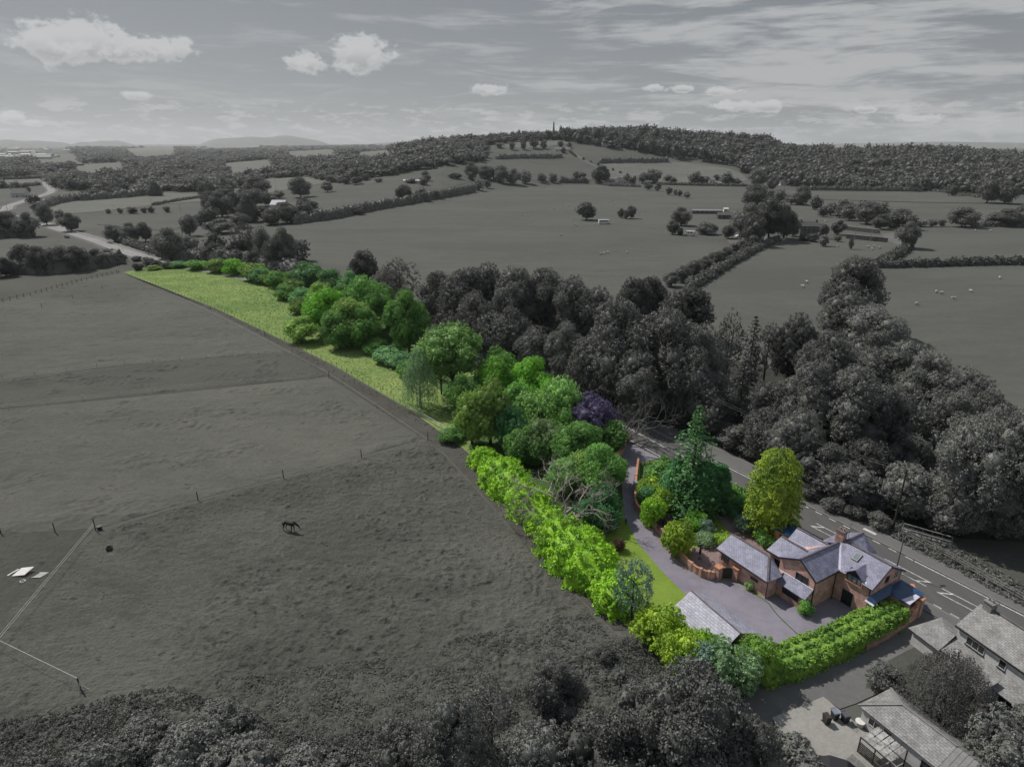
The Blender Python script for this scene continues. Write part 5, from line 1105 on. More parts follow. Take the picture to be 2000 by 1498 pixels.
# ---- middle distance, individually
MIDT = [
 (504, 381, 343, 52, 'b', 'g1'), (434, 424, 374, 50, 'b', 'g2'), (462, 417, 372, 36, 'b', 'g4'), (500, 404, 368, 48, 'b', 'g1'), (560, 436, 394, 50, 'b', 'g1'), (595, 430, 391, 38, 'b', 'g2'), (588, 386, 345, 46, 'b', 'g1'), (430, 456, 427, 60, 'b', 'g1'), (371, 461, 417, 36, 'b', 'g1'),
 (400, 440, 410, 36, 'b', 'g1'), (530, 440, 410, 36, 'b', 'g1'), (470, 445, 415, 40, 'b', 'g2'), (515, 432, 402, 36, 'b', 'g4'), (545, 388, 372, 26, 'b', 'g1'), (640, 376, 352, 24, 'b', 'g1'), (410, 400, 372, 34, 'b', 'g2'),
 (327, 416, 402, 16, 'b', 'g2'), (212, 418, 408, 12, 'b', 'g2'), (235, 418, 405, 12, 'b', 'g2'), (259, 418, 404, 24, 'b', 'g2'), (282, 417, 404, 14, 'b', 'g2'), (296, 417, 403, 14, 'b', 'g2'),
 (259, 473, 434, 42, 'b', 'g1'), (224, 473, 437, 36, 'b', 'g1'), (285, 472, 433, 30, 'b', 'g2'), (336, 512, 443, 62, 'b', 'g1'), (371, 500, 458, 44, 'b', 'g1'), (318, 505, 455, 34, 'b', 'g2'), (140, 452, 415, 42, 'b', 'g1'), (118, 430, 410, 24, 'b', 'g1'),
 (20, 462, 412, 52, 'b', 'g2'), (58, 463, 414, 46, 'b', 'g1'), (92, 440, 395, 32, 'b', 'g1'), (-25, 465, 410, 60, 'b', 'g2'), (75, 415, 392, 26, 'b', 'g1'), (65, 398, 380, 30, 'b', 'g1'),
 (50, 530, 476, 46, 'b', 'g2'), (84, 533, 480, 48, 'b', 'g1'), (118, 530, 478, 50, 'b', 'g2'), (152, 529, 480, 50, 'b', 'g2'), (188, 522, 486, 46, 'b', 'g1'), (216, 514, 484, 36, 'b', 'g1'), (242, 510, 496, 18, 'b', 'g1'), (12, 540, 502, 44, 'b', 'g4'), (-30, 545, 500, 50, 'b', 'g2'),
 (270, 528, 513, 20, 's', 'g4'), (292, 519, 503, 24, 's', 'g2'), (306, 522, 508, 22, 's', 'g2'), (268, 510, 500, 20, 's', 'g2'), (325, 525, 512, 20, 's', 'g1'),
 (480, 508, 434, 52, 'a', 'gb'), (520, 522, 443, 46, 'm', 'g1'), (560, 527, 445, 54, 'm', 'g1'), (540, 530, 462, 50, 'b', 'g2'), (420, 512, 474, 40, 'b', 'gb'), (450, 514, 478, 44, 'b', 'gb'), (395, 508, 480, 36, 'b', 'g2'), (500, 528, 490, 36, 'b', 'g4'), (595, 540, 500, 30, 'b', 'g4'), (468, 520, 490, 30, 's', 'g4'),
 (1145, 430, 394, 42, 'b', 'g2'), (1213, 426, 407, 16, 'b', 'g4'), (1232, 427, 400, 22, 'b', 'g2'), (1222, 428, 410, 14, 'b', 'g2'), (1330, 441, 404, 42, 'b', 'g2'), (1313, 458, 430, 26, 'b', 'g4'), (1328, 460, 443, 14, 's', 'g4'), (1380, 458, 434, 40, 's', 'g1'), (1422, 466, 438, 28, 'b', 'g4'),
 (1471, 408, 358, 56, 'b', 'g1'), (1457, 472, 395, 64, 'b', 'g1'), (1500, 470, 386, 76, 'c', 'g4'), (1470, 480, 420, 50, 'b', 'g2'), (1530, 466, 400, 44, 'b', 'g4'), (1548, 462, 425, 30, 'b', 'g2'), (1607, 466, 438, 20, 'b', 'g4'), (1636, 459, 430, 28, 'b', 'g4'), (1607, 481, 458, 22, 'b', 'g1'), (1636, 472, 458, 16, 'b', 'g2'), (1661, 487, 464, 11, 'b', 'g2'), (1585, 472, 456, 28, 's', 'g2'), (1570, 470, 455, 22, 's', 'g2'),
 (1508, 372, 344, 24, 'b', 'g1'), (1478, 366, 327, 36, 'b', 'g1'), (1306, 381, 364, 16, 'b', 'g1'), (1327, 384, 371, 12, 'b', 'g1'), (1341, 388, 373, 14, 'b', 'g1'), (1319, 382, 370, 9, 'b', 'g1'),
 (1172, 358, 324, 38, 'b', 'g4'), (1275, 358, 329, 36, 'b', 'g1'), (1255, 358, 335, 20, 'b', 'g1'), (1360, 360, 335, 26, 'b', 'g1'), (1379, 361, 343, 16, 'b', 'g1'), (1418, 361, 337, 28, 'b', 'g2'), (1265, 372, 353, 20, 'b', 'g2'), (1284, 374, 356, 16, 'b', 'g2'), (1235, 362, 344, 18, 'b', 'g2'),
 (1523, 395, 370, 28, 'b', 'g1'), (1545, 400, 376, 26, 'b', 'g1'), (1565, 401, 362, 34, 'b', 'g1'), (1590, 410, 387, 22, 'b', 'g2'), (1607, 424, 403, 22, 'b', 'g2'), (1622, 421, 394, 32, 'b', 'g1'), (1640, 426, 402, 28, 'b', 'g1'), (1658, 431, 398, 38, 'b', 'g1'), (1693, 438, 393, 54, 'b', 'g1'), (1718, 448, 418, 36, 'b', 'g1'), (1738, 446, 424, 26, 'b', 'g1'), (1755, 442, 407, 44, 'b', 'g1'), (1770, 485, 432, 46, 'b', 'g3'), (1505, 388, 368, 22, 'b', 'g1'),
 (1927, 397, 350, 42, 'b', 'g2'), (1962, 399, 353, 42, 'b', 'g2'), (1860, 383, 360, 26, 'b', 'g2'), (1878, 444, 403, 58, 'b', 'g1'), (1962, 442, 407, 60, 'b', 'g1'), (2005, 441, 396, 56, 'b', 'g1'), (1930, 441, 424, 24, 'b', 'g1'), (1798, 443, 428, 30, 'b', 'g1'), (1820, 443, 428, 20, 'b', 'g1'), (1838, 443, 427, 18, 'b', 'g1'),
 (922, 350, 316, 30, 'b', 'g2'), (950, 351, 322, 36, 'b', 'g1'), (978, 358, 322, 32, 'b', 'g1'), (1002, 361, 329, 32, 'b', 'g1'), (1027, 359, 333, 28, 'b', 'g1'), (1058, 358, 338, 20, 'b', 'g2'), (1080, 358, 338, 22, 'b', 'g1'), (968, 352, 330, 24, 'b', 'g1'), (935, 372, 350, 26, 'b', 'g1'), (952, 368, 350, 16, 'b', 'g2'), (895, 350, 338, 16, 'b', 'g2'),
 (789, 394, 360, 34, 'b', 'g4'), (824, 393, 366, 32, 'b', 'g1'), (850, 388, 368, 26, 'b', 'g1'), (740, 357, 347, 16, 's', 'g1'), (664, 358, 350, 14, 's', 'g1'), (700, 420, 402, 26, 'b', 'g1'), (615, 430, 404, 34, 'b', 'g2'),
 (1310, 560, 530, 34, 'b', 'g2'), (1332, 552, 518, 34, 'b', 'g2'), (1355, 542, 508, 34, 'b', 'g2'), (1376, 530, 500, 32, 'b', 'g2'), (1396, 520, 490, 32, 'b', 'g2'), (1416, 510, 482, 30, 'b', 'g2'), (1434, 500, 474, 28, 'b', 'g2'), (1452, 490, 466, 28, 'b', 'g2'), (1470, 484, 458, 26, 'b', 'g2'),
 (1100, 300, 288, 10, 's', 'g1'),
]
THK = []; _r = random.Random(77)
for (x0, x1, y0, y1, n_) in ((395, 560, 378, 440, 22), (560, 640, 405, 432, 7), (600, 900, 345, 362, 8), (20, 250, 375, 390, 8), (1560, 1790, 395, 440, 10), (1180, 1460, 350, 362, 8), (880, 1150, 348, 358, 8), (420, 600, 500, 520, 8), (-40, 60, 425, 460, 5)):
    for _ in range(n_):
        x, y = _r.uniform(x0, x1), _r.uniform(y0, y1)
        if x0 == 1560: y = 392+(x-1560)*.24+_r.uniform(-4, 10)
        k_ = (y-280)/130; THK.append((x, y, y-k_*_r.uniform(16, 34), k_*_r.uniform(16, 34)+6))
MS = {(1145, 430): 'lone round tree left of the white minibus in the sheep field', (1232, 427): 'leaning field tree right of the white minibus', (1330, 441): 'dark ragged tree left of the two white motorhomes', (1500, 470): 'great dark cedar towering beside the farmhouse', (1471, 408): 'round-crowned tree behind the great dark cedar',
      (327, 416): 'small lone tree in the pale field on the left', (1927, 397): 'left of two big round trees in the far right field', (1962, 399): 'right of two big round trees in the far right field', (1172, 358): 'dark round tree beside the far bungalows', (480, 508): 'thin half-bare tree left of the tall clump on the field edge', (560, 527): 'tallest tree of the clump on the field edge above the green shrubs'}
rr = random.Random(5)
for i, (x, yb, yt, wp, kd, m) in enumerate(MIDT):
    b, h, wm = place(x, yb, yt, wp, .98)
    if kd == 's': put('shrub', 'small dark shrub standing alone in the middle distance', 'shrub', b, h, wm, 'bush%d' % (i % 3), m, 'shrubs scattered in the middle distance'); continue
    big = ppm(b)*h > 26
    vr = {'b': ('mid%d' % (i % 3)) if big else 'small%d' % (i % 4), 'a': 'airy1', 'm': 'big%d' % (i % 4), 'c': 'big3'}[kd]
    nm = (x, yb) in MS
    side = 'left' if x < 650 else ('centre' if x < 1120 else 'farm')
    put('tree', MS.get((x, yb)) or {'left': 'grey hedgerow tree in the fields left of the big sheep field', 'centre': 'grey tree of the hedge line at the top of the big sheep field', 'farm': 'grey tree in the fields and hedge lines around the farmhouse'}[side], 'tree', b, h, wm, vr, m, None if nm else {'left': 'hedgerow trees on the left', 'centre': 'trees at the top of the big field', 'farm': 'field trees around the farm'}[side])
b, h, wm = place(304, 383, 354, 26, 1.0); put('conifer_tree', 'dark pointed conifer among the round trees on the left', 'tree', b, h, wm*1.1, 'cone', 'g4')
b, h, wm = place(486, 434, 380, 36, 1.0); put('conifer_tree', 'dark pointed conifer in the hedge left of the big sheep field', 'tree', b, h, wm*1.1, 'cone', 'g4')
b, h, wm = place(1003, 292, 270, 14, 1.0)
def mass(name, label, items, m, seed):
    rng = np.random.default_rng(seed); V = []; F = []; base = 0
    for q, (loc, h, wm) in enumerate(items):
        me = VAR['small%d' % (q % 4)][0]; v = np.empty(len(me.vertices)*3, np.float32); me.vertices.foreach_get('co', v); f = np.empty(len(me.loops), np.int32); me.loops.foreach_get('vertex_index', f); v = v.reshape(-1, 3); f = f.reshape(-1, 4)
        a = rng.uniform(0, 6.28); ca, sa = math.cos(a), math.sin(a); V.append(np.stack([(v[:, 0]*ca-v[:, 1]*sa)*wm+loc[0], (v[:, 0]*sa+v[:, 1]*ca)*wm+loc[1], v[:, 2]*h+loc[2]-.3], 1)); F.append(f+base); base += len(v)
    tag(link(name, npmesh(name, np.concatenate(V), np.concatenate(F), M[m])), label, 'woodland', kind='stuff')
mass('thickets', 'tangled hedgerow thickets filling the gaps between the single trees of the valley', [place(x, yb, yt, wp, 1.0) for x, yb, yt, wp in THK], 'g2', 6)
# hedges
HG = [('bushy hedge under the row of round trees below the far road', [(20, 533), (60, 533), (120, 531), (180, 524), (236, 513)], 9, 6, 'g2', .9), ('bushy hedge at the left edge under two round trees', [(-40, 466), (20, 464), (66, 463)], 9, 6, 'g2', .9), ('thick dark scrub between the far road and the field clump', [(345, 512), (400, 511), (460, 516), (520, 528), (590, 541)], 10, 6, 'g2', .9),('thick hedgerow climbing along the left edge of the big sheep field', [(570, 438), (650, 428), (720, 413), (780, 402), (860, 386), (925, 374)], 6, 6.5, 'g2', .8),
 ('clipped farm hedge running down from the farmhouse towards the wood', [(1345, 566), (1385, 542), (1430, 514), (1475, 490), (1520, 471)], 3.6, 2.8, 'g2', .9),
 ('curving hedge below the farm, from the field corner up to the pale tree', [(1706, 523), (1735, 510), (1765, 492), (1772, 482)], 5, 2.8, 'g2', .9),
 ('straight dark hedge running off to the right below the farm', [(1720, 523), (1800, 521), (1900, 518), (2060, 515)], 3.6, 3.0, 'g2', .9),
 ('hedge across the pale hillside, left of the track', [(968, 311), (1010, 309), (1055, 309), (1098, 308)], 7, 6, 'g1', 1.2), ('hedge across the pale hillside, right of the track', [(1170, 319), (1220, 318), (1260, 318), (1305, 317)], 7, 7, 'g2', 1.2),
 ('dark block of hedge at the top of the big sheep field', [(1092, 357), (1120, 358), (1148, 358)], 9, 7, 'g4', 1.2), ('low hedge in front of the far bungalows', [(1172, 359), (1190, 364), (1250, 366)], 4, 2.6, 'g2', 1.), ('long low hedge right of the far bungalows', [(1292, 361), (1360, 363), (1460, 365)], 4, 3, 'g2', 1.),
 ('hedge along the near side of the pale field on the left', [(155, 393), (200, 390), (250, 386), (295, 381)], 8, 7, 'g1', 1.), ('thin dark hedge between two pale fields on the left', [(300, 402), (350, 393), (410, 384)], 3, 1.8, 'g2', .9), ('hedge beside the bend of the far road', [(90, 405), (110, 398), (150, 392)], 8, 6, 'g1', 1.),
 ('hedge at the foot of the wood on the right', [(1580, 372), (1650, 373), (1760, 374), (1800, 375)], 6, 5, 'g2', 1.1), ('thin dark hedge slanting across the far right field', [(1790, 371), (1840, 376), (1900, 385), (1910, 387)], 4, 2.5, 'g2', .9), ('dark hedge at the right edge beneath the wood', [(1790, 370), (1880, 374), (2050, 380)], 6, 4, 'g2', 1.1),
 ('low hedge beside the big right-hand field trees', [(1900, 443), (1960, 443), (2060, 442)], 4, 2.5, 'g1', 1.), ('hedge along the far verge of the curving road', [(232, 472), (262, 482), (300, 496), (330, 506)], 4, 3.2, 'g1', .8), 
 ('hedge at the far end of the two left fields', [(0, 352), (40, 351), (80, 349)], 6, 4, 'g1', 1.1), ('hedge between the two small left fields', [(0, 368), (40, 366), (78, 362)], 5, 3.5, 'g2', 1.1)]
for i, (lab, pts, wd, ht, m, q) in enumerate(HG): hedge('hedge', lab, [at(*p) for p in pts], wd, ht, m, .8, .45*q+.1, 1.25*q, seed=20+i, vary=.25 if ht > 4 else .08)

# ---- far woods: the nearest of their trees stand alone, the rest are one mass for each wood
def wood(polys, x0, x1, r0, r1, dr, gap, sc0, indiv, group, label, stuffname, stufflabel, seed, holes=(), h=(12, 18), k=.004, two=None):
    rng = np.random.default_rng(seed); T_ = []; r = r0
    while r < r1:
        g = gap*(1+max(0, (r-1100))*.0007); a = math.atan((x0-1000)/1344); a1 = math.atan((x1-1000)/1344)
        while a < a1:
            aa = a+rng.uniform(-.4, .4)*g/r; rr_ = r+rng.uniform(-.5, .5)*dr*(1+r*k*.2); x, y = math.sin(aa)*rr_, math.cos(aa)*rr_; z = zt(x, y); px, py = pr(x, y, z); a += g/r
            if not any(inpoly(px, py, P) for P in polys) or any(inpoly(px, py, P) for P in holes): continue
            s = (1+max(0, (r-1100))*.00045)*rng.uniform(.6, 1.35)
            T_.append((r, x, y, z, rng.uniform(*h)*(1+.28*math.sin(x*.021+math.sin(y*.013)*2)*math.sin(y*.017+x*.006))*(1+max(0, r-1500)*.0001)*rng.uniform(.85, 1.1), s*sc0))
        r += dr*(1+max(0, r-900)*k*.35)
    n = 0; V = []; F = []; base = 0; cache = {}
    for q, (r, x, y, z, hh, s) in enumerate(T_):
        if q < indiv:
            vr = 'small%d' % (q % 4); put('tree', label, 'tree', (x, y, z), hh, s*1.15, vr, 'gfar', group)
        else:
            me = VAR['far%d' % (q % 5)][0]
            if me.name not in cache:
                v = np.empty(len(me.vertices)*3, np.float32); me.vertices.foreach_get('co', v); f = np.empty(len(me.loops), np.int32); me.loops.foreach_get('vertex_index', f); cache[me.name] = (v.reshape(-1, 3), f.reshape(-1, 4))
            v, f = cache[me.name]; a = rng.uniform(0, 6.28); ca, sa = math.cos(a), math.sin(a); w_ = s*1.25
            vv = np.stack([(v[:, 0]*ca-v[:, 1]*sa)*w_+x, (v[:, 0]*sa+v[:, 1]*ca)*w_+y, v[:, 2]*hh+z-.5], 1); V.append(vv); F.append(f+base); base += len(vv)
    if V: tag(link(stuffname, npmesh(stuffname, np.concatenate(V), np.concatenate(F), M['gfar'])), stufflabel, 'woodland', kind='stuff')
    print('WOOD', label[:30], len(T_), base)
WL = [[(0, 372), (60, 345), (90, 350), (110, 372), (210, 373), (300, 376), (345, 374), (420, 380), (480, 366), (560, 350), (600, 352), (660, 358), (775, 341), (862, 325), (960, 313), (955, 296), (945, 281), (945, 240), (0, 240)]]
HL = HOLES+[[(270, 318), (330, 312), (360, 316), (300, 322)], [(430, 366), (520, 350), (600, 346), (640, 356), (560, 366)], [(360, 290), (500, 288), (520, 292), (380, 296)], [(0, 350), (70, 345), (95, 352), (70, 362), (0, 366)], [(0, 286), (120, 286), (150, 300), (0, 318)], [(400, 303), (470, 300), (480, 305), (410, 309)], [(215, 370), (270, 362), (290, 372), (225, 380)]]
wood(WL, -60, 950, 560, 9000, 13, 13.5, 16, 0, 'trees along the near edge of the valley wood', 'round grey tree on the near edge of the wide valley wood', 'valley_wood', 'wide grey wood filling the valley to the horizon on the left', 41, HL, (9, 17))
WR = [[(1090, 276), (1160, 284), (1200, 292), (1257, 301), (1317, 311), (1405, 322), (1460, 339), (1480, 352), (1500, 360), (1580, 371), (1800, 374), (1900, 378), (2080, 382), (2080, 230), (1440, 230), (1180, 230), (1105, 262)]]
wood(WR, 1080, 2080, 800, 1900, 14, 14, 17, 0, 'trees along the near edge of the hill wood', 'round grey tree on the near edge of the wood clothing the right-hand hill', 'hill_wood', 'dense grey wood covering the hill on the right', 42, [[(1620, 287), (1720, 286), (1730, 292), (1620, 293)]], (14, 23))
WC = [[(890, 292), (960, 284), (1000, 279), (1080, 275), (1130, 279), (1130, 230), (880, 230)]]
wood(WC, 900, 1135, 1150, 1500, 13, 12, 12, 0, '', '', 'ridge_trees', 'line of trees on the crest around the obelisk', 43, (), (10, 15))
rt = random.Random(8)
for i, (x, yb, yt, wp) in enumerate([(1000, 293, 276, 14), (1022, 293, 272, 12), (1042, 291, 266, 18), (1062, 291, 275, 14), (1095, 291, 274, 12), (1112, 290, 278, 10), (1105, 276, 246, 18), (1120, 276, 252, 14), (1140, 279, 245, 16), (1165, 282, 244, 18), (1190, 285, 244, 18), (1215, 288, 248, 18), (1240, 292, 250, 18), (1272, 300, 260, 20), (1045, 274, 258, 20), (1070, 274, 254, 16), (975, 290, 278, 16)]):
    b = at(x, yb); h = hfit(b.x, b.y, yt); put('tree', 'tall grey tree on the crest near the obelisk', 'tree', b, min(h, 26), wp/ppm(b)*1.1, 'small%d' % (i % 4), 'g2', 'tall trees on the crest near the obelisk')
for i in range(17):
    t = i/16; x, y = (1113+t*24, 299+t*17) if t < .5 else (1125+(t-.5)*230, 307.5+(t-.5)*84)
    b = at(x, y); put('young_tree', 'small round tree lining the hillside track', 'young tree', b, rt.uniform(3, 5), rt.uniform(3.5, 5), 'small%d' % (i % 4), 'g2', 'small trees lining the hillside track')
# undergrowth and long grass
carpet('undergrowth', 'grey scrub and nettles on the bank beyond the footway', 'undergrowth', [(1330, 850), (1380, 860), (1470, 905), (1530, 940), (1600, 985), (1700, 1030), (1745, 1055), (1850, 1110), (2050, 1215), (2050, 1170), (1850, 1062), (1750, 1020), (1640, 960), (1560, 925), (1450, 860)], 2600, 'g1', (.2, .75), .14, 9, .5, 3)
carpet('bramble_thicket', 'grey brambles and weeds covering the bottom of the picture', 'brambles', [(-60, 1420), (60, 1400), (230, 1360), (330, 1340), (480, 1390), (620, 1450), (820, 1400), (960, 1370), (1100, 1300), (1230, 1240), (1320, 1310), (1430, 1375), (1470, 1430), (1470, 1560), (-60, 1560)], 11000, 'g1', (.2, .75), .11, 11, .5, 4)
carpet('rough_grass', 'tufts of rough uncut grass over the lower pasture', 'grass', [(420, 1330), (620, 1300), (800, 1280), (1000, 1220), (1150, 1200), (1230, 1290), (1000, 1390), (620, 1460), (440, 1400)], 7000, 'grassgrey', (.10, .30), .09, 9, .5, 5, clump=.5, wild=.5)
carpet('boundary_weeds', 'weeds and tussocks along the pasture boundary', 'weeds', [(244, 537), (420, 602), (570, 677), (650, 716), (800, 804), (905, 875), (1000, 987), (1060, 1052), (1225, 1232), (1215, 1236), (1045, 1060), (985, 990), (890, 880), (790, 812), (640, 726), (565, 683), (415, 607)], 1800, 'g2', (.1, .35), .12, 6, .4, 6)
carpet('meadow_weeds', 'taller green weeds standing in the rough meadow', 'weeds', [(470, 560), (560, 570), (620, 620), (600, 640), (520, 620), (470, 590)], 340, 'teal', (.2, .7), .16, 8, .5, 7, clump=.8)
carpet('meadow_grass', 'long yellow-green grass of the rough meadow', 'grass', [(255, 533), (330, 521), (420, 520), (520, 545), (600, 600), (640, 668), (760, 680), (800, 740), (900, 800), (915, 870), (800, 795), (650, 710), (570, 668), (420, 598)], 14000, 'meadowgrass', (.06, .2), .13, 4, .4, 9, wild=.3)
carpet('garden_plants', 'mixed low garden plants in the beds', 'plants', [(1250, 930), (1300, 925), (1330, 960), (1330, 1000), (1370, 1010), (1420, 1040), (1420, 1060), (1350, 1062), (1300, 1040), (1262, 1010), (1250, 980)], 420, 'pale', (.1, .5), .12, 9, .4, 11)

carpet('meadow_edge_weeds', 'tall green weeds straggling along the pasture fence of the meadow', 'weeds', [(250, 534), (425, 598), (575, 668), (655, 709), (805, 795), (802, 790), (680, 712), (590, 662), (440, 596), (300, 545)], 900, 'olive', (.2, .7), .13, 9, .4, 13, clump=.5)
carpet('yard_litter', 'dry leaves and weeds gathered along the driveway edges', 'leaf litter', [(1262, 1022), (1300, 1062), (1352, 1122), (1378, 1134), (1440, 1142), (1480, 1170), (1476, 1174), (1436, 1147), (1374, 1139), (1345, 1124), (1294, 1066)], 260, 'rust', (.02, .08), .05, 4, .15, 14)
# ---------------------------------------------------------------- fences, poles and small things
def fence(name, label, pts, gap, ph, pr_, rails, pm, rm, group=None, pmax=95, rt=.03):
    """posts and rails along a ground line: each post a child, each rail or tape a child"""
    P = [at(*p) if len(p) == 2 else Vector(p) for p in pts]; o = P[0]; root = empty(name, o, 0, label=label, cat='fence', group=group); rnd = random.Random(len(P)*7+int(o.x))
    me = MB(); me.tube([(0, 0, -.1), (0, 0, ph)], pr_, 5); me = me.mesh('post', M[pm]); n = 0
    L_ = sum((b-a).length for a, b in zip(P, P[1:])); gap = max(gap, L_/pmax); spots = []
    d = 0
    for a, b in zip(P, P[1:]):
        l_ = (b-a).length; 
        while d < l_: spots.append(a.lerp(b, d/l_)); d += gap
        d -= l_
    spots.append(P[-1])
    for s in spots:
        q = link('post', me, root, s-o+Vector((0, 0, zt(s.x, s.y))), 0); q.rotation_euler = (rnd.gauss(0, .03), rnd.gauss(0, .03), 0); q.scale.z = rnd.uniform(.92, 1.08)
    for z in rails:
        m_ = MB()
        m_.tube([s-o+Vector((0, 0, z+zt(s.x, s.y)+rnd.gauss(0, .02))) for s in spots], rt, 4); m_.build('rail' if rm != 'tape' else 'tape', M[rm], root)
    return root
fence('post_fence', 'dark wooden post fence along the far side of the left pastures', [(-60, 612), (0, 592), (60, 578), (160, 550), (232, 533)], 2.7, 1.45, .09, (.6, 1.2), 'wooddark', 'wooddark')
fence('tape_fence', 'upper white tape fence crossing the left pasture', [(-60, 753), (0, 744), (200, 717), (380, 702), (570, 688)], 6.5, 1.3, .03, (.75, 1.15), 'pole', 'tape', rt=.022)
fence('tape_fence', 'lower white tape fence with short white stakes crossing the left pasture', [(-60, 808), (0, 801), (250, 772), (450, 752), (640, 737)], 7, 1.2, .05, (.6, 1.05), 'tape', 'tape', rt=.02)
fence('boundary_fence', 'thin stake fence between the pasture and the green meadow', [(246, 536), (420, 601), (570, 672), (655, 716), (800, 798)], 2.9, 1.15, .045, (.5, 1.0), 'wooddark', 'metal', rt=.012)
fence('tape_fence', 'single white tape running beside the meadow boundary', [(300, 560), (450, 632), (560, 690), (640, 733), (740, 800), (835, 865)], 9, .9, .02, (.85,), 'pole', 'tape', rt=.018)
fence('white_rails', 'low white metal railing at the corner of the meadow and pasture', [(798, 799), (830, 818), (865, 840), (893, 856)], 2.2, 1.0, .05, (.45, .95), 'white', 'white', rt=.045)
fence('white_rails', 'pale fence wire half hidden at the foot of the laurel hedge', [(918, 892), (965, 950), (1010, 1000), (1055, 1045)], 2.5, .9, .02, (.8,), 'pole', 'tape', rt=.015)
fence('paddock_fence', 'white tape fence slanting down from the dark corner post on the left', [(187, 1036), (137, 1105), (62, 1200), (-30, 1300)], 99, 1.35, .04, (1.3, 1.0), 'pole', 'tape', rt=.018)
fence('paddock_fence', 'sagging white tape between two props at the lower left', [(-10, 1262), (80, 1295), (158, 1345)], 99, 1.5, .05, (1.42,), 'pole', 'tape', rt=.025)
fence('wire_fence', 'dark post and wire fence rising across the lower pasture', [(-40, 1048), (0, 1045), (108, 1040), (187, 1036), (296, 1006), (387, 978), (478, 953), (554, 934), (624, 914), (706, 894), (770, 876), (836, 859)], 99, .9, .02, (.4, .8), 'pole', 'metal', rt=.012)
me = MB(); me.tube([(0, 0, -.1), (0, 0, 1.75)], .075, 6); me = me.mesh('fence_post', M['pole'])
for x, y, l_ in ((187, 1036, 'tallest dark fence post, at the paddock corner'), (387, 978, 'dark fence post between the corner post and the horse'), (554, 934, 'dark fence post above the horse'), (706, 894, 'dark fence post near the top of the lower pasture'), (836, 859, 'dark fence post nearest the meadow boundary'), (108, 1040, 'dark post left of the paddock corner post'),
                 (643, 738, 'dark post at the end of the lower tape fence'), (518, 657, 'dark post near the meadow boundary in the upper pasture'), (412, 607, 'dark stake high on the meadow boundary'), (200, 565, 'dark stake in the farthest left pasture'), (142, 583, 'second dark stake in the farthest left pasture'), (82, 602, 'third dark stake in the farthest left pasture'), (2, 1042, 'dark post at the left edge of the picture'), (158, 1348, 'dark post at the end of the sagging tape')):
    o = link('fence_post', me, None, at(x, y), x*.1); tag(o, l_, 'post', 'single dark posts in the pastures'); o.scale = (1, 1, 1.15 if x == 187 else .95)
b = at(158, 1348)
for i, (dx, dy) in enumerate(((.25, -.5), (.9, .1))):
    m_ = MB(); m_.bar((dx, dy, 0), (.05, 0, 1.1-i*.35), .09); tag(m_.build('wooden_prop', M['birch'], None, b), ('longer' if i == 0 else 'shorter')+' pale prop leaning on the dark post at the lower left', 'prop')
fence('wooden_rail_fence', 'weathered post and rail fence behind the footway at the right edge', [(1760, 1046), (1803, 1069), (1853, 1094), (1923, 1136), (2003, 1181), (2083, 1233)], 1.9, 1.35, .07, (.6, .95, 1.3), 'woodgrey', 'woodgrey', rt=.045)
fence('field_fence', 'wire fence along the sheep field below the motorhomes', [(1190, 436), (1260, 446), (1340, 460), (1400, 470), (1428, 476)], 3.5, 1.1, .06, (.9,), 'woodgrey', 'woodgrey', rt=.02)
fence('field_fence', 'thin fence across the top of the big sheep field', [(1040, 372), (1120, 382), (1200, 391), (1300, 400), (1345, 405)], 6, 1.1, .06, (.9,), 'woodgrey', 'woodgrey', rt=.02)
fence('roadside_barrier', 'pale crash barrier following the far curve of the road', [(133, 450), (190, 467), (225, 478), (262, 490), (305, 502)], 4, .8, .06, (.45, .75), 'metal', 'white', rt=.14)
# footbridge handrails
root = empty('footbridge', at(1760, 1045), 0, label='grey timber footbridge with double handrails behind the telegraph pole', cat='footbridge'); o = at(1760, 1045)
e = at(1856, 1073)-o; nn = Vector((-e.y, e.x, 0)).normalized(); m_ = MB()
for k, side in enumerate((0, 1.5)):
    for z in (.6, 1.2):
        m2 = MB(); m2.bar(nn*side+Vector((0, 0, z)), e+nn*side+Vector((0, 0, z)), .18, .12); m2.build('handrail', M['kerb'], root)
    for j in range(6):
        m2 = MB(); m2.bar(e*j/5+nn*side, e*j/5+nn*side+Vector((0, 0, 1.2)), .1); m2.build('post', M['woodgrey'], root)
m_.slab([Vector((0, 0, .22)), e+Vector((0, 0, .22)), e+nn*1.5+Vector((0, 0, .22)), nn*1.5+Vector((0, 0, .22))], .12); m_.build('deck', M['woodgrey'], root)
# telegraph poles and their wires along the far verge
b = at(1743, 1036); h = hfit(b.x, b.y, 917); bs, bn = b.dot(RD), b.dot(RN)
tops = []
for k in range(4):
    p = SN(bs-45*k, bn); root = empty('telegraph_pole', p, 0, label=('tall dark telegraph pole beside the footbridge' if k == 0 else 'telegraph pole hidden among the trees across the road'), cat='pole', group=None if k == 0 else 'telegraph poles among the trees')
    m_ = MB(); m_.tube([(0, 0, 0), (0, 0, h)], [.16, .11], 8); m_.build('pole', M['pole'], root); m_ = MB(); m_.bar(RN*-.5+Vector((0, 0, h-.3)), RN*.5+Vector((0, 0, h-.3)), .08, .1); m_.build('crossarm', M['pole'], root)
    tops.append(p+Vector((0, 0, h-.2)))
for w_ in (-.45, .45):
    m_ = MB(); pts = []
    for a, c in zip(tops, tops[1:]):
        for i in range(9): t = i/8; pts.append(a.lerp(c, t)+RN*w_+Vector((0, 0, -1.2*4*t*(1-t))))
    m_.tube([p-tops[0] for p in pts], .03, 4); tag(m_.build('overhead_wire', M['deadgrey'], None, tops[0]), ('nearer' if w_ < 0 else 'farther')+' of two grey wires strung along the woodland edge', 'wire')
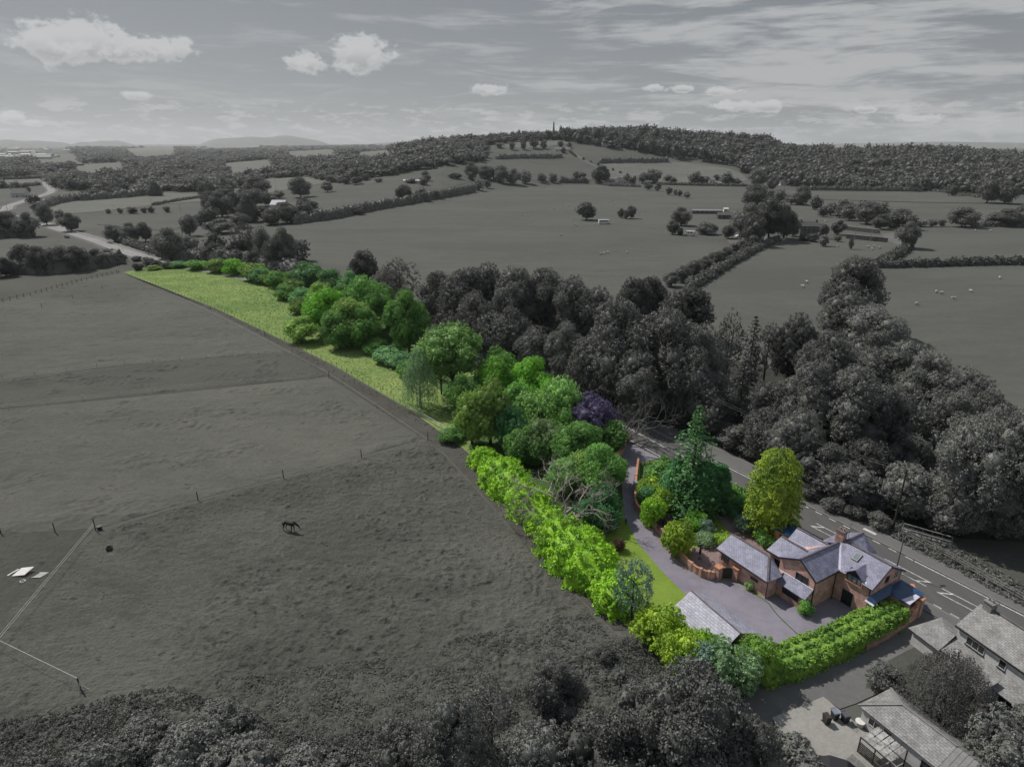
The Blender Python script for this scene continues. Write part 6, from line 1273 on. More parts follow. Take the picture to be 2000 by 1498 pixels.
# street lamps
def lamp(x, yb, yt, label, arm=-1):
    b = at(x, yb); h = hfit(b.x, b.y, yt); root = empty('street_lamp', b, 0, label=label, cat='street lamp')
    m_ = MB(); m_.tube([(0, 0, 0), (0, 0, 1.2), (0, 0, 1.25), (0, 0, h)], [.1, .1, .06, .045], 8); m_.build('post', M['pole'], root)
    m_ = MB(); m_.bar((0, 0, h), RN*arm*.5+Vector((0, 0, h+.05)), .06); m_.build('arm', M['metal'], root)
    m_ = MB(); c = RN*arm*.75+Vector((0, 0, h+.06)); m_.solid([c+Vector(q) for q in ((-.35, -.14, 0), (.35, -.14, 0), (.35, .14, 0), (-.35, .14, 0), (-.25, -.1, .12), (.25, -.1, .12), (.25, .1, .12), (-.25, .1, .12))], [(0, 3, 2, 1), (4, 5, 6, 7), (0, 1, 5, 4), (1, 2, 6, 5), (2, 3, 7, 6), (3, 0, 4, 7)]); m_.build('lantern', M['metal'], root)
lamp(1386, 912, 864, 'street lamp standing between the spruce and the golden conifer'); lamp(1749, 1118, 1042, 'street lamp rising above the right end of the brick house roof', 1); lamp(1240, 850, 790, 'street lamp up the road near the driveway mouth')
for x, yb, yt in ((1455, 492, 466), (1393, 526, 498), (1312, 560, 538), (1668, 471, 440), (1700, 471, 438), (296, 402, 386), (353, 413, 400), (540, 376, 352), (585, 352, 340), (15, 412, 398)):
    b = at(x, yb); h = hfit(b.x, b.y, yt); m_ = MB(); m_.tube([(0, 0, 0), (0, 0, h)], [.16, .12], 6); m_.bar((-.6, 0, h-.4), (.6, 0, h-.4), .12); tag(m_.build('field_pole', M['woodgrey'], None, b), 'slender wooden pole standing in the fields', 'pole', 'wooden poles in the fields')
# garden wall with brick coping, piers and gate
GW = [at(*p) for p in ((1246, 906), (1242, 940), (1240, 975), (1243, 996), (1262, 1017), (1292, 1047), (1316, 1076), (1349, 1114), (1376, 1129), (1394, 1132))]
GW = smooth([p for p in GW], 3); o = GW[0].copy(); root = empty('garden_wall', o, 0, label='curving red brick wall with tile coping between the driveway and the garden', cat='wall')
def wallrun(pts, h_, t, name, m, parent, o, z0=0):
    mb = MB()
    for i in range(len(pts)-1):
        a, b = pts[i], pts[i+1]; d = (b-a).normalized(); n_ = Vector((-d.y, d.x, 0))
        dp = (pts[i]-pts[i-1]).normalized() if i else d; dn = (pts[i+2]-b).normalized() if i+2 < len(pts) else d
        na = (n_+Vector((-dp.y, dp.x, 0))).normalized(); nb = (n_+Vector((-dn.y, dn.x, 0))).normalized()
        P = [a-na*t/2, b-nb*t/2, b+nb*t/2, a+na*t/2]; lo = [p-o+Vector((0, 0, z0)) for p in P]; hi = [p-o+Vector((0, 0, h_)) for p in P]
        mb.solid(lo+hi, [(4, 5, 6, 7), (0, 1, 5, 4), (2, 3, 7, 6)]+([(3, 0, 4, 7)] if i == 0 else [])+([(1, 2, 6, 5)] if i == len(pts)-2 else []))
    return mb.build(name, M[m], parent)
wallrun(GW, 1.15, .24, 'wall', 'brick2', root, o); wallrun(GW, 1.24, .34, 'coping', 'coping', root, o, 1.15)
for i in range(3, len(GW)-1, 2):
    m_ = MB(); q = GW[i]-o; m_.box(q.x-.2, q.x+.2, q.y-.2, q.y+.2, 0, 1.34, rz=RA); m_.build('pier', M['brick2'], root)
W2 = [SN(-63, 75.2), SN(-66, 76.0), SN(-72, 77.0), SN(-76, 77.4)]
def pier(p, h_, s_, label, m='brick2'):
    r_ = empty('gate_pier', p, RA, label=label, cat='gate pier'); m_ = MB(); m_.box(-s_, s_, -s_, s_, 0, h_); m_.build('shaft', M[m], r_); m_ = MB(); m_.box(-s_-.09, s_+.09, -s_-.09, s_+.09, h_, h_+.13); m_.build('cap', M['coping' if m != 'white' else 'white'], r_)
pier(at(1401, 1131), 1.9, .38, 'square brick pier left of the dark arched gate'); pier(at(1437, 1133), 1.9, .38, 'square brick pier right of the dark arched gate'); pier(at(1241, 960), 1.7, .3, 'pale capped pier halfway up the driveway wall', 'white')
a_, b_ = at(1406, 1130), at(1432, 1132); r_ = empty('garden_gate', a_, 0, label='dark arched wooden gate between two brick piers', cat='gate'); d = b_-a_; m_ = MB(); n_ = 10
prof = [Vector((0, 0, .1))]+[d*(i/n_)+Vector((0, 0, 1.45+.35*math.sin(math.pi*i/n_))) for i in range(n_+1)]+[d+Vector((0, 0, .1))]; off = Vector((-d.y, d.x, 0)).normalized()*.06
m_.solid([p for p in prof]+[p+off for p in prof], [tuple(range(len(prof))), tuple(range(2*len(prof)-1, len(prof)-1, -1))]+[(i, i+len(prof), (i+1) % len(prof)+len(prof), (i+1) % len(prof)) for i in range(len(prof))]); m_.build('leaf', M['wooddark'], r_)
m_ = MB(); m_.bar(Vector((0, 0, .05)), d+Vector((0, 0, .05)), .1, .1); m_.build('sill', M['coping'], r_)
m_ = MB(); q = at(1222, 955); u = at(1237, 962)-q; m2 = empty('drive_gate', q, 0, label='thin dark metal gate standing open across the driveway', cat='gate')
for z in (.2, .6, 1.0, 1.3): k_ = MB(); k_.bar(Vector((0, 0, z)), u+Vector((0, 0, z)), .035); k_.build('bar', M['pole'], m2)
for k in (0, .5, 1): k_ = MB(); k_.bar(u*k, u*k+Vector((0, 0, 1.35)), .05); k_.build('upright', M['pole'], m2)
# lane wall and corner pier under the clipped hedge
LW = [at(1690, 1270), at(1725, 1252), at(1762, 1228), at(1790, 1204)]; o = LW[0].copy(); root = empty('lane_wall', o, 0, label='low brick wall under the clipped hedge along the lane', cat='wall'); wallrun(LW, .7, .3, 'wall', 'brick2', root, o)
c1_, c2_ = at(1764, 1226), at(1790, 1203); root = empty('corner_wall', c1_, 0, label='stepped red brick wall and pier at the corner of the lane and the road', cat='wall')
dd = (c2_-c1_)
for k, (t0, t1, h_) in enumerate(((0, .33, 1.3), (.33, .68, 1.9), (.68, 1.0, 2.35))): wallrun([c1_+dd*t0, c1_+dd*t1], h_, .34, 'wall', 'brick2', root, c1_); wallrun([c1_+dd*t0, c1_+dd*t1], h_+.1, .42, 'coping', 'coping', root, c1_, h_)
e_ = c2_+RD*-.3+RN*.2; wallrun([c2_, c2_+RN*2.2-RD*2.2], 2.3, .34, 'wall', 'brick2', root, c1_); wallrun([c2_, c2_+RN*2.2-RD*2.2], 2.42, .42, 'coping', 'coping', root, c1_, 2.3)
m_ = MB(); q = c2_-c1_; m_.box(q.x-.32, q.x+.32, q.y-.32, q.y+.32, 0, 2.6, rz=RA); m_.build('pier', M['brick2'], root); m_ = MB(); m_.box(q.x-.4, q.x+.4, q.y-.4, q.y+.4, 2.6, 2.72, rz=RA); m_.build('pier_cap', M['coping'], root)
RW = [at(1226, 862), at(1214, 890), at(1200, 897)]; o = RW[0].copy(); root = empty('entrance_wall', o, 0, label='rounded brick wall under the dark tree at the driveway mouth', cat='wall'); wallrun(RW, 1.4, .3, 'wall', 'brick2', root, o)
SW = [SN(-73.5, 78.6), SN(-66, 78.6), SN(-49, 78.6)]; o = SW[0].copy(); root = empty('roadside_wall', o, 0, label='low brick wall between the garden and the main road', cat='wall'); wallrun(SW, .9, .25, 'wall', 'brick2', root, o)
# closed parasol, person, horse
q = at(1366, 1092); r_ = empty('parasol', q, 0, label='closed dark parasol standing on the patio', cat='parasol'); m_ = MB(); m_.tube([(0, 0, 0), (0, 0, 2.5)], .03, 6); m_.build('pole', M['metal'], r_); m_ = MB(); m_.tube([(0, 0, .9), (0, 0, 1.1), (0, 0, 1.9), (0, 0, 2.45)], [.16, .2, .12, .03], 8); m_.build('canopy', M['black'], r_); m_ = MB(); m_.tube([(0, 0, 0), (0, 0, .08)], .28, 10); m_.build('base', M['black'], r_)
def skinned(name, nodes, edges, root_i=0, sub=1):
    """one continuous body grown over a skeleton; nodes = (x, y, z, radius)"""
    me = bpy.data.meshes.new(name); me.from_pydata([n[:3] for n in nodes], edges, []); o = bpy.data.objects.new(name, me); col.objects.link(o)
    md = o.modifiers.new('skin', 'SKIN'); 
    if not me.skin_vertices: 
        bm = bmesh.new(); bm.from_mesh(me); bm.verts.layers.skin.verify(); bm.to_mesh(me); bm.free()
    for i, n in enumerate(nodes):
        r = n[3]; me.skin_vertices[0].data[i].radius = (r, r) if not hasattr(r, '__len__') else r; me.skin_vertices[0].data[i].use_root = (i == root_i)
    if sub: s = o.modifiers.new('sub', 'SUBSURF'); s.levels = s.render_levels = sub
    dg = bpy.context.evaluated_depsgraph_get(); m2 = bpy.data.meshes.new_from_object(o.evaluated_get(dg)); bpy.data.objects.remove(o); m2.name = name
    for p in m2.polygons: p.use_smooth = True
    return m2
pn = [(0, 0, .98, .15), (0, 0, 1.15, .14), (0, 0, 1.36, .17), (0, 0, 1.50, .07), (0, .01, 1.60, .095), (0, .015, 1.72, .085),
      (-.10, 0, .90, .10), (-.11, .10, .50, .065), (-.11, .03, .09, .05), (-.11, .17, .04, .045), (.10, 0, .90, .10), (.11, -.08, .50, .065), (.11, -.20, .10, .05), (.11, -.06, .04, .045),
      (-.20, 0, 1.43, .065), (-.26, -.04, 1.16, .05), (-.25, .08, .93, .038), (-.25, .12, .84, .032), (.20, 0, 1.43, .065), (.26, .03, 1.16, .05), (.25, .14, .95, .038), (.25, .19, .87, .032)]
pe = [(0, 1), (1, 2), (2, 3), (3, 4), (4, 5), (0, 6), (6, 7), (7, 8), (8, 9), (0, 10), (10, 11), (11, 12), (12, 13), (2, 14), (14, 15), (15, 16), (16, 17), (2, 18), (18, 19), (19, 20), (20, 21)]
me = skinned('person', pn, pe)
for nm, c in (('skin_tone', (.45, .28, .2)), ('shirt_blue', (.22, .32, .48)), ('trousers_dark', (.03, .03, .04)), ('hair_dark', (.03, .022, .018))): me.materials.append(plain(nm, c, .8, .1))
for p in me.polygons:
    z = p.center.z; x = abs(p.center.x); p.material_index = 3 if z > 1.68 or (z > 1.58 and p.center.y < -.02) else 0 if z > 1.5 or (x > .17 and z < 1.06) else 1 if z > .97 else 2
pe_ = link('person', me, None, at(1222, 1024), math.pi*.86); tag(pe_, 'person in a light blue shirt and dark trousers walking down the shaded driveway', 'person')
hn = [(-.75, 0, 1.28, .27), (-.35, 0, 1.22, .30), (.10, 0, 1.20, .30), (.50, 0, 1.26, .26), (.82, 0, 1.36, .17), (1.10, .02, 1.30, .13), (1.36, .04, 1.12, .115), (1.52, .05, .92, .085), (1.62, .05, .76, .06),
      (-.98, 0, 1.22, .12), (-1.10, 0, .98, .06), (-1.14, 0, .62, .045),
      (-.72, .17, .98, .15), (-.62, .18, .72, .09), (-.80, .18, .46, .055), (-.76, .18, .12, .045), (-.70, .18, .03, .06), (-.80, -.17, .98, .15), (-.74, -.18, .72, .09), (-.94, -.18, .46, .055), (-.90, -.18, .12, .045), (-.84, -.18, .03, .06),
      (.52, .16, .92, .11), (.55, .16, .52, .06), (.53, .16, .12, .042), (.58, .16, .03, .058), (.46, -.16, .92, .11), (.40, -.16, .52, .06), (.36, -.16, .12, .042), (.41, -.16, .03, .058), (1.14, .06, 1.44, .03), (1.14, -.04, 1.44, .03)]
he = [(0, 1), (1, 2), (2, 3), (3, 4), (4, 5), (5, 6), (6, 7), (7, 8), (0, 9), (9, 10), (10, 11), (0, 12), (12, 13), (13, 14), (14, 15), (15, 16), (0, 17), (17, 18), (18, 19), (19, 20), (20, 21), (3, 22), (22, 23), (23, 24), (24, 25), (3, 26), (26, 27), (27, 28), (28, 29), (6, 30), (6, 31)]
me = skinned('horse', hn, he, 1); me.materials.append(plain('dark_coat', (.025, .022, .02), .6, .2)); me.materials.append(plain('grey_patch', (.20, .20, .20), .7, .2))
for p in me.polygons: p.material_index = 1 if (p.center.x < -.75 and p.center.z > 1.3) else 0
ho = link('horse', me, None, at(567, 1038), -.35); tag(ho, 'dark horse with a pale grey rump grazing alone in the lower pasture', 'horse'); ho.scale = (1.12, 1.15, 1.2)
m_ = MB(); m_.tube([Vector((.62, 0, 1.56)), Vector((.9, 0, 1.56)), Vector((1.12, .02, 1.46))], [.05, .06, .04], 5); m_.build('mane', M['black'], ho)
sn_ = [(-.42, 0, .62, .26), (0, 0, .62, .30), (.38, 0, .64, .25), (.62, 0, .72, .12), (.82, 0, .62, .085), (-.38, .15, .3, .06), (-.38, .15, .02, .045), (-.38, -.15, .3, .06), (-.38, -.15, .02, .045), (.34, .15, .3, .06), (.34, .15, .02, .045), (.34, -.15, .3, .06), (.34, -.15, .02, .045), (-.68, 0, .6, .07)]
se = [(0, 1), (1, 2), (2, 3), (3, 4), (0, 5), (5, 6), (0, 7), (7, 8), (2, 9), (9, 10), (2, 11), (11, 12), (0, 13)]
me = skinned('sheep', sn_, se, 1); me.materials.append(plain('fleece', (.42, .41, .38), .95, .05))
SHEEP = [(1237, 556), (1568, 562), (1575, 553), (1828, 572), (1838, 575), (1862, 585), (1896, 571), (1952, 545), (1900, 508), (1180, 497), (1187, 495), (1225, 495), (1173, 498), (1020, 422), (1026, 423), (1032, 423), (1096, 461), (1123, 440), (1119, 430), (1108, 414), (1082, 410), (1098, 401), (1111, 402), (1154, 410), (1190, 395), (1196, 394), (1260, 414), (1225, 384), (1630, 483), (1637, 483), (1695, 484), (1707, 483), (1703, 488), (1718, 486), (1648, 440), (1612, 434), (1700, 398), (1658, 395), (1640, 402), (1790, 403), (1935, 452), (1905, 452), (1790, 596), (1710, 590), (1240, 390), (1126, 442)]
for i, (x, y) in enumerate(SHEEP):
    o = link('sheep', me, None, at(x, y), (i*2.4) % 6.28); o.scale = (1.25,)*3; tag(o, 'white sheep grazing in the big open fields', 'sheep', 'sheep scattered over the fields')
# vehicles
def vehicle(name, label, loc, rz, L_, W_, H_, kind, m='white', cat='van'):
    """body shell with bonnet or cab, glass, wheels, lights: all parts of the thing"""
    r_ = empty(name, loc, rz, label=label, cat=cat); w2 = W_/2
    if kind == 'car': prof = [(-.5, .30), (-.5, .62), (-.36, .66), (-.24, .97), (.10, 1.0), (.27, .66), (.46, .58), (.5, .45), (.5, .30)]
    elif kind == 'bus': prof = [(-.5, .14), (-.5, .95), (-.46, 1.0), (.42, 1.0), (.5, .62), (.5, .14)]
    else: prof = [(-.5, .2), (-.5, .95), (-.47, 1.0), (.36, 1.0), (.38, .84), (.24, .80), (.33, .56), (.48, .46), (.5, .2)] if kind == 'camper' else [(-.5, .16), (-.5, 1.0), (.25, 1.0), (.38, .6), (.5, .5), (.5, .16)]
    m_ = MB(); n_ = len(prof); tp = .9
    P = [(x*L_, -w2*(tp if z > .7 and kind == 'car' else 1), z*H_) for x, z in prof]+[(x*L_, w2*(tp if z > .7 and kind == 'car' else 1), z*H_) for x, z in prof]
    m_.solid(P, [tuple(range(n_))[::1], tuple(range(2*n_-1, n_-1, -1))]+[((i+1) % n_, i, n_+i, n_+(i+1) % n_) for i in range(n_)]); m_.build('body', M[m], r_)
    for s in (-1, 1):
        g = MB(); y = s*(w2*tp+.06 if kind == 'car' else w2+.01)
        if kind == 'car': g.face([(-.33*L_, y, .68*H_), (.22*L_, y, .68*H_), (.09*L_, s*(w2*tp+.012), .94*H_), (-.22*L_, s*(w2*tp+.012), .94*H_)]); g.build('side_window', M['glass'], r_)
        else:
            xs = [(-.42, -.27), (-.24, -.09), (-.06, .09), (.12, .27)] if kind == 'bus' else [(-.3, -.1), (.02, .16)]
            for a, b in xs: g = MB(); g.face([(a*L_, y, .58*H_), (b*L_, y, .58*H_), (b*L_, y, .82*H_), (a*L_, y, .82*H_)]); g.build('side_window', M['glass'], r_)
        for xx in (-.32, .33):
            k_ = MB(); k_.tube([(xx*L_, s*(w2-.18), .33), (xx*L_, s*(w2+.02), .33)], .33, 12); wh = k_.build('wheel', M['black'], r_)
            k_ = MB(); k_.tube([(xx*L_, s*(w2+.0), .33), (xx*L_, s*(w2+.03), .33)], .19, 8); k_.build('rim', M['metal'], wh)
        k_ = MB(); k_.box(.5*L_-.04, .5*L_+.02, s*w2*.72-.15, s*w2*.72+.15, .34*H_ if kind != 'car' else .44*H_, .42*H_ if kind != 'car' else .54*H_); k_.build('headlight', M['glasspale'], r_)
    g = MB()
    if kind == 'car': g.face([(.105*L_, -w2*.84, .985*H_), (.268*L_, -w2*.88, .675*H_), (.268*L_, w2*.88, .675*H_), (.105*L_, w2*.84, .985*H_)][::-1])
    elif kind == 'bus': g.face([(.425*L_+.03, -w2*.85, .96*H_), (.5*L_+.02, -w2*.9, .64*H_), (.5*L_+.02, w2*.9, .64*H_), (.425*L_+.03, w2*.85, .96*H_)][::-1])
    else: g.face([(.25*L_+.03, -w2*.85, .78*H_), (.33*L_+.04, -w2*.9, .57*H_), (.33*L_+.04, w2*.9, .57*H_), (.25*L_+.03, w2*.85, .78*H_)][::-1])
    g.build('windscreen', M['glass'], r_); return r_
vehicle('minibus', 'white minibus parked by the lone round field tree', at(1180, 438), .1, 8.2, 2.4, 3.1, 'bus', cat='bus'); vehicle('motorhome', 'white motorhome in the field, left one of two', at(1347, 461), 2.6, 6.2, 2.3, 3.0, 'camper', cat='motorhome'); vehicle('motorhome', 'white motorhome in the field, right one of two', at(1388, 459), 3.3, 6.8, 2.3, 3.0, 'camper', cat='motorhome')
vehicle('parked_car', 'pale car half hidden by the farm trees', at(1442, 464), .3, 4.3, 1.8, 1.45, 'car', cat='car'); vehicle('car', 'dark car driving away on the far curve of the road', at(131, 465), 2.4, 4.4, 1.8, 1.5, 'car', 'black', 'car'); vehicle('parked_car', 'dark car roof at the bottom edge on the gravel yard', at(1640, 1518), RA+.6, 4.3, 1.8, 1.45, 'car', 'black', 'car')
vehicle('parked_car', 'dark car near the bushes at the bend of the road', at(285, 508), 2.4, 4.3, 1.8, 1.45, 'car', 'black', 'car')
# wheelie bins and yard clutter
def bin_(p, rz, lid, label):
    r_ = empty('wheelie_bin', p, rz, label=label, cat='bin', group=None); m_ = MB(); m_.solid([(-.22, -.26, .06), (.22, -.26, .06), (.22, .26, .06), (-.22, .26, .06), (-.29, -.35, .98), (.29, -.35, .98), (.29, .37, .98), (-.29, .37, .98)], [(0, 3, 2, 1), (4, 5, 6, 7), (0, 1, 5, 4), (1, 2, 6, 5), (2, 3, 7, 6), (3, 0, 4, 7)]); m_.build('body', M['black'] if lid != 'wooddark' else M['wooddark'], r_)
    m_ = MB(); m_.solid([(-.31, -.38, .98), (.31, -.38, .98), (.31, .4, .98), (-.31, .4, .98), (-.27, -.32, 1.07), (.27, -.32, 1.07), (.27, .34, 1.1), (-.27, .34, 1.1)], [(0, 3, 2, 1), (4, 5, 6, 7), (0, 1, 5, 4), (1, 2, 6, 5), (2, 3, 7, 6), (3, 0, 4, 7)]); m_.build('lid', M[lid], r_)
    m_ = MB(); m_.bar((-.28, .44, 1.0), (.28, .44, 1.0), .04); m_.build('handle', M['black'], r_)
    for s in (-1, 1): m_ = MB(); m_.tube([(s*.2, .36, .1), (s*.27, .36, .1)], .1, 8); m_.build('wheel', M['black'], r_)
bin_(at(1613, 1413), RA+1.2, 'wooddark', 'brownish wheelie bin, left one of three on the gravel'); M['lidblue'] = plain('blue_grey_lid', (.17, .20, .25), .5); M['liddark'] = plain('slate_lid', (.08, .085, .11), .5)
bin_(at(1629, 1404), RA+1.2, 'lidblue', 'wheelie bin with a blue-grey lid, middle one of three'); bin_(at(1649, 1410), RA+1.2, 'liddark', 'wheelie bin with a dark lid, right one of three')
p = at(1668, 1420); m_ = MB()
for k in range(6): m_.box(-.5, .5, -.5+k*.18, -.4+k*.18, .1, .13)
for k in (-.45, 0, .42): m_.box(k, k+.08, -.5, .5, 0, .1)
tag(m_.build('pallet', M['woodgrey'], None, p, RA), 'grey wooden pallet beside the bins', 'pallet')
m_ = MB(); m_.tube([(0, 0, 0), (0, 0, .5), (0, 0, .62)], [.34, .42, .40], 14); q = m_.build('planter', M['render'], None, at(1678, 1418)); tag(q, 'round grey tub with a white lid beside the barn', 'tub'); m_ = MB(); m_.tube([(0, 0, .62), (0, 0, .68)], .45, 14); m_.build('lid', M['white'], q)
p = at(195, 1034); m_ = MB(); m_.tube([(0, 0, 0), (0, 0, .55), (0, 0, .6)], [.3, .36, .38], 12); tag(m_.build('feed_bucket', M['black'], None, p), 'black bucket at the foot of the corner post', 'bucket')
p = at(214, 1074); m_ = MB(); m_.solid([(-.3, -.3, 0), (.3, -.3, 0), (.3, .3, 0), (-.3, .3, 0), (-.36, -.36, .5), (.36, -.36, .5), (.36, .36, .5), (-.36, .36, .5), (-.28, -.28, .5), (.28, -.28, .5), (.28, .28, .5), (-.28, .28, .5), (-.24, -.24, .15), (.24, -.24, .15), (.24, .24, .15), (-.24, .24, .15)], [(0, 3, 2, 1), (0, 1, 5, 4), (1, 2, 6, 5), (2, 3, 7, 6), (3, 0, 4, 7), (4, 5, 9, 8), (5, 6, 10, 9), (6, 7, 11, 10), (7, 4, 8, 11), (8, 9, 13, 12), (9, 10, 14, 13), (10, 11, 15, 14), (11, 8, 12, 15), (12, 13, 14, 15)]); tag(m_.build('water_tub', M['wooddark'], None, p, .3), 'small dark water tub out on the grass', 'tub')
p = at(45, 1122); m_ = MB()
for k in range(7): m_.slab([(-1.1+k*.25, -.5, .15+.03*k), (-.9+k*.25, -.5, .15+.03*k), (-.5+k*.25, .9, .45+.03*k), (-.7+k*.25, .9, .45+.03*k)], .04)
m_.slab([(-2.0, -.2, .05), (-1.8, -.25, .05), (-1.0, .8, .3), (-1.2, .85, .3)], .05); tag(m_.build('board_pile', M['white'], None, p), 'pile of white boards lying in the left paddock', 'boards')
p = at(80, 1124); m_ = MB()
for k in range(9): m_.bar((-.7+k*.12, -.5, .12), (-.3+k*.12, .5, .12), .05, .03)
for k in (-.5, .5): m_.bar((-.5+k*.4-.2, k, .13), (-.5+k*.4+.98, k, .13), .06, .04)
tag(m_.build('slatted_panel', M['white'], None, p), 'white slatted panel lying beside the pile of boards', 'panel')
p = at(45, 1136); m_ = MB(); m_.tube([(.3*math.cos(a*.785), .3*math.sin(a*.785), .1) for a in range(9)], .09, 6); tag(m_.build('ring_feeder', M['white'], None, p), 'white ring lying just below the pile of boards', 'ring')
# farm, far houses, obelisk
def simple_house(name, label, p, rz, L_, D_, eh, rh, wm, rm, wins=3, chim=(), cat='house', floors=1, door=True):
    r_ = empty(name, p, rz, label=label, cat=cat); m_ = MB()
    m_.solid([(0, 0, -1), (L_, 0, -1), (L_, D_, -1), (0, D_, -1), (0, 0, eh), (L_, 0, eh), (L_, D_, eh), (0, D_, eh), (0, D_/2, rh), (L_, D_/2, rh)], [(0, 1, 5, 4), (2, 3, 7, 6), (3, 0, 4, 8, 7), (1, 2, 6, 9, 5), (4, 5, 9, 8), (6, 7, 8, 9)]); m_.build('wall', M[wm], r_)
    m_ = MB(); m_.slab([(-.3, -.35, eh-.1), (L_+.3, -.35, eh-.1), (L_+.3, D_/2, rh+.12), (-.3, D_/2, rh+.12)], .15); m_.slab([(-.3, D_/2+.01, rh+.12), (L_+.3, D_/2+.01, rh+.12), (L_+.3, D_+.35, eh-.1), (-.3, D_+.35, eh-.1)], .15); ro = m_.build('roof', M[rm], r_)
    for c in chim: m_ = MB(); m_.box(c, c+.9, D_/2-.35, D_/2+.35, eh, rh+1.3); m_.build('chimney', M[wm], ro)
    for f in range(floors):
        for k in range(wins): window(r_, (L_*(k+.5)/wins-.5, -.01, .9+f*2.6), X, 1.0, 1.2, 1, 1, 'framew', 'glass')
    if door: m_ = MB(); m_.box(L_*.5-1.6, L_*.5-.7, -.06, .02, 0, 2.0); m_.build('door', M['wooddark'], r_)
    return r_
M['brickgrey'] = tilemat('grey_brick', (.115, .11, .105), (.085, .08, .078), (.12, .12, .115), .6, .2, .9, .1, .01, .3); M['slatedark'] = tilemat('dark_slate', (.105, .105, .105), (.075, .075, .075), (.05, .05, .05), .8, .4, .6, .3, .02, .2)
simple_house('farmhouse', 'dark brick farmhouse with two end chimneys right of the cedar', at(1562, 459), -.12, 10.5, 6.5, 5.4, 7.8, 'brickgrey', 'slatedark', 4, (.2, 9.4), floors=2); simple_house('farmhouse_wing', 'small rear wing against the right side of the dark brick farmhouse', at(1592, 454), -.12, 5, 5, 3.2, 5.2, 'brickgrey', 'slatedark', 2)
simple_house('farm_shed', 'long low farm shed crowded with pale clutter, left of the farm trees', at(1352, 418), -.08, 24, 5, 2.6, 3.3, 'brickgrey', 'slategrey', 6, cat='shed', door=False); simple_house('farm_barn', 'dark farm barn with a sloping roof beside the long low shed', at(1402, 428), -.05, 11, 6, 3, 4.6, 'brickgrey', 'slatedark', 2, cat='barn'); simple_house('white_shed', 'small white shed behind the dark farm barn', at(1414, 414), 0, 3.5, 3, 2.4, 3.1, 'white', 'white', 1, cat='shed')
simple_house('bungalow', 'left of two far bungalows at the top of the sheep field', at(1183, 361), -.05, 17, 9, 3, 6.2, 'render', 'slatedark', 4); simple_house('bungalow', 'right of two far bungalows at the top of the sheep field', at(1206, 359), -.05, 22, 9, 3.4, 7.5, 'render', 'slatedark', 5, (2, 17)); simple_house('white_cottage', 'tiny white cottage in the hedge right of the far bungalows', at(1385, 358), 0, 8, 6, 4, 6.5, 'white', 'slategrey', 2); simple_house('red_house', 'far house with a broad dark roof among trees above the farm', at(1524, 363), -.1, 20, 9, 4, 8, 'renderpale', 'slatedark', 4)
simple_house('hill_cottage', 'low white cottage at the head of the hillside track', at(1083, 296), 0, 26, 8, 3, 6.5, 'renderpale', 'slategrey', 4); simple_house('hill_barn', 'long pale-roofed barn below the crest wood', at(1176, 287), 0, 32, 10, 5, 8, 'render', 'slatepale', 4, cat='barn', door=False); simple_house('house', 'house with a pale gable on the far left by the road bend', at(22, 386), .1, 14, 10, 4, 9, 'render', 'slatedark', 3); simple_house('bungalow', 'pale roofed house hidden in the trees left of the sheep field', at(528, 408), -.3, 14, 8, 3.4, 7, 'renderpale', 'slatepale', 3)
simple_house('polytunnel_shed', 'long bright white shed in the far field above the hedgerow', at(788, 357), .02, 24, 5, 2.2, 3.3, 'white', 'white', 3, cat='shed', door=False)
for i, (x0, y0, x1, y1) in enumerate(((1646, 449, 1718, 457), (1652, 466, 1733, 474))):
    a, b = at(x0, y0), at(x1, y1); root = empty('farm_wall', a, 0, label=('upper' if i == 0 else 'lower')+' of two long dark brick walls right of the farmhouse', cat='wall'); wallrun([a, b], 2.6, .4, 'wall', 'brickgrey', root, a); wallrun([a, b], 2.75, .5, 'coping', 'render', root, a, 2.6)
p = at(1081, 274); r_ = empty('obelisk', p, .3, label='tall stone obelisk rising from the trees on the hill crest', cat='monument'); h = hfit(p.x, p.y, 237)
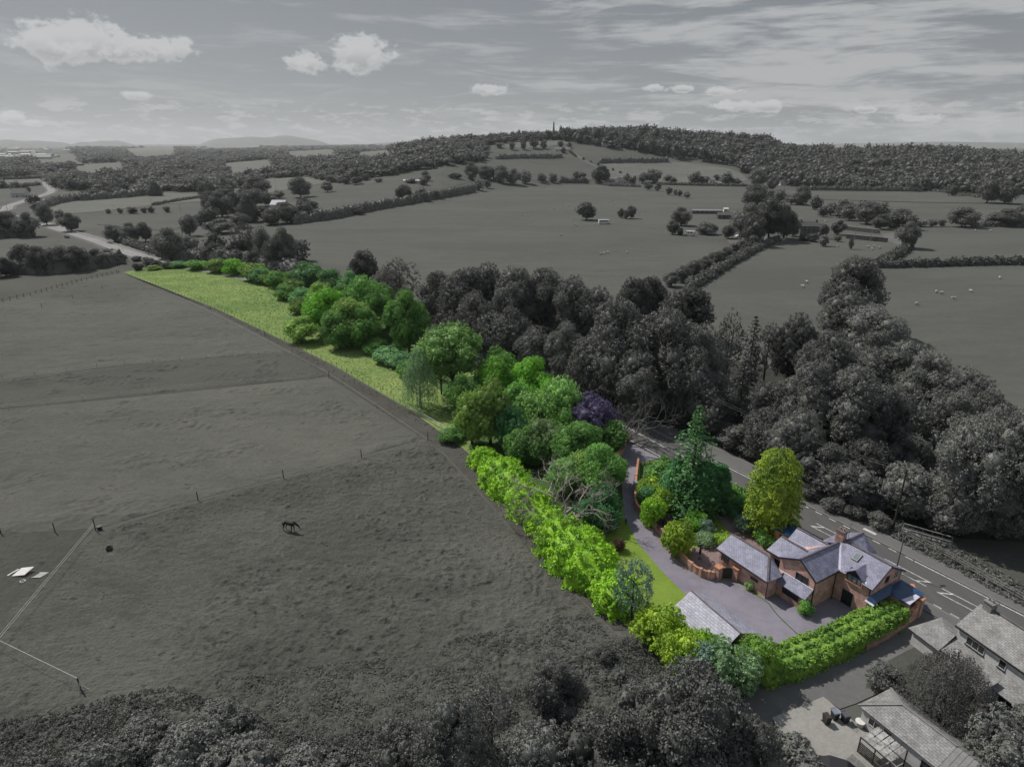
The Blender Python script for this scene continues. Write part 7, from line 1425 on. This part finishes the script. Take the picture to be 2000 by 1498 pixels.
m_ = MB(); m_.box(-2.6, 2.6, -2.6, 2.6, -1, 3); m_.box(-2.2, 2.2, -2.2, 2.2, 3, 5); m_.build('plinth', M['obel'] if 'obel' in M else M.setdefault('obel', plain('obelisk_stone', (.10, .10, .10), .9)), r_)
m_ = MB(); m_.solid([(-1.8, -1.8, 5), (1.8, -1.8, 5), (1.8, 1.8, 5), (-1.8, 1.8, 5), (-.8, -.8, h-2), (.8, -.8, h-2), (.8, .8, h-2), (-.8, .8, h-2), (0, 0, h)], [(0, 1, 5, 4), (1, 2, 6, 5), (2, 3, 7, 6), (3, 0, 4, 7), (4, 5, 8), (5, 6, 8), (6, 7, 8), (7, 4, 8)]); m_.build('shaft', M['obel'], r_)
# distant town on the left: each shed or block a thing
rt = random.Random(3)
for i in range(34):
    x, y = rt.uniform(-20, 125), rt.uniform(288, 312); p = at(x, y); L_, D_, H_ = rt.uniform(25, 80), rt.uniform(15, 35), rt.uniform(6, 12); wm = rt.choice(('renderpale', 'white', 'render'))
    r_ = empty('town_building', p, rt.uniform(-.3, .3), label='pale block in the distant town at the left horizon', cat='building', group='blocks of the distant town'); m_ = MB(); m_.box(0, L_, 0, D_, -1, H_); m_.build('wall', M[wm], r_); m_ = MB(); m_.slab([(-1, -1, H_+.2), (L_+1, -1, H_+.2), (L_+1, D_/2, H_+3), (-1, D_/2, H_+3)], .3); m_.slab([(-1, D_/2+.1, H_+3), (L_+1, D_/2+.1, H_+3), (L_+1, D_+1, H_+.2), (-1, D_+1, H_+.2)], .3); m_.build('roof', M[rt.choice(('slategrey', 'renderpale', 'slatedark'))], r_)
# the air: one closed box of thin haze
hm = bpy.data.materials.new('haze'); hm.use_nodes = True; t = NT(hm.node_tree); t.n.remove(t.n['Principled BSDF']); pv_ = t.new('ShaderNodeVolumePrincipled'); pv_.inputs['Color'].default_value = (.93, .96, 1, 1); pv_.inputs['Density'].default_value = HAZE; pv_.inputs['Anisotropy'].default_value = .2
t.l.new(pv_.outputs[0], t.n['Material Output'].inputs['Volume'])
m_ = MB(); m_.box(-16000, 16000, -2000, 16000, -6.5, 330); ob = m_.build('haze', hm); tag(ob, 'thin pale haze over the whole valley', 'haze', kind='stuff')
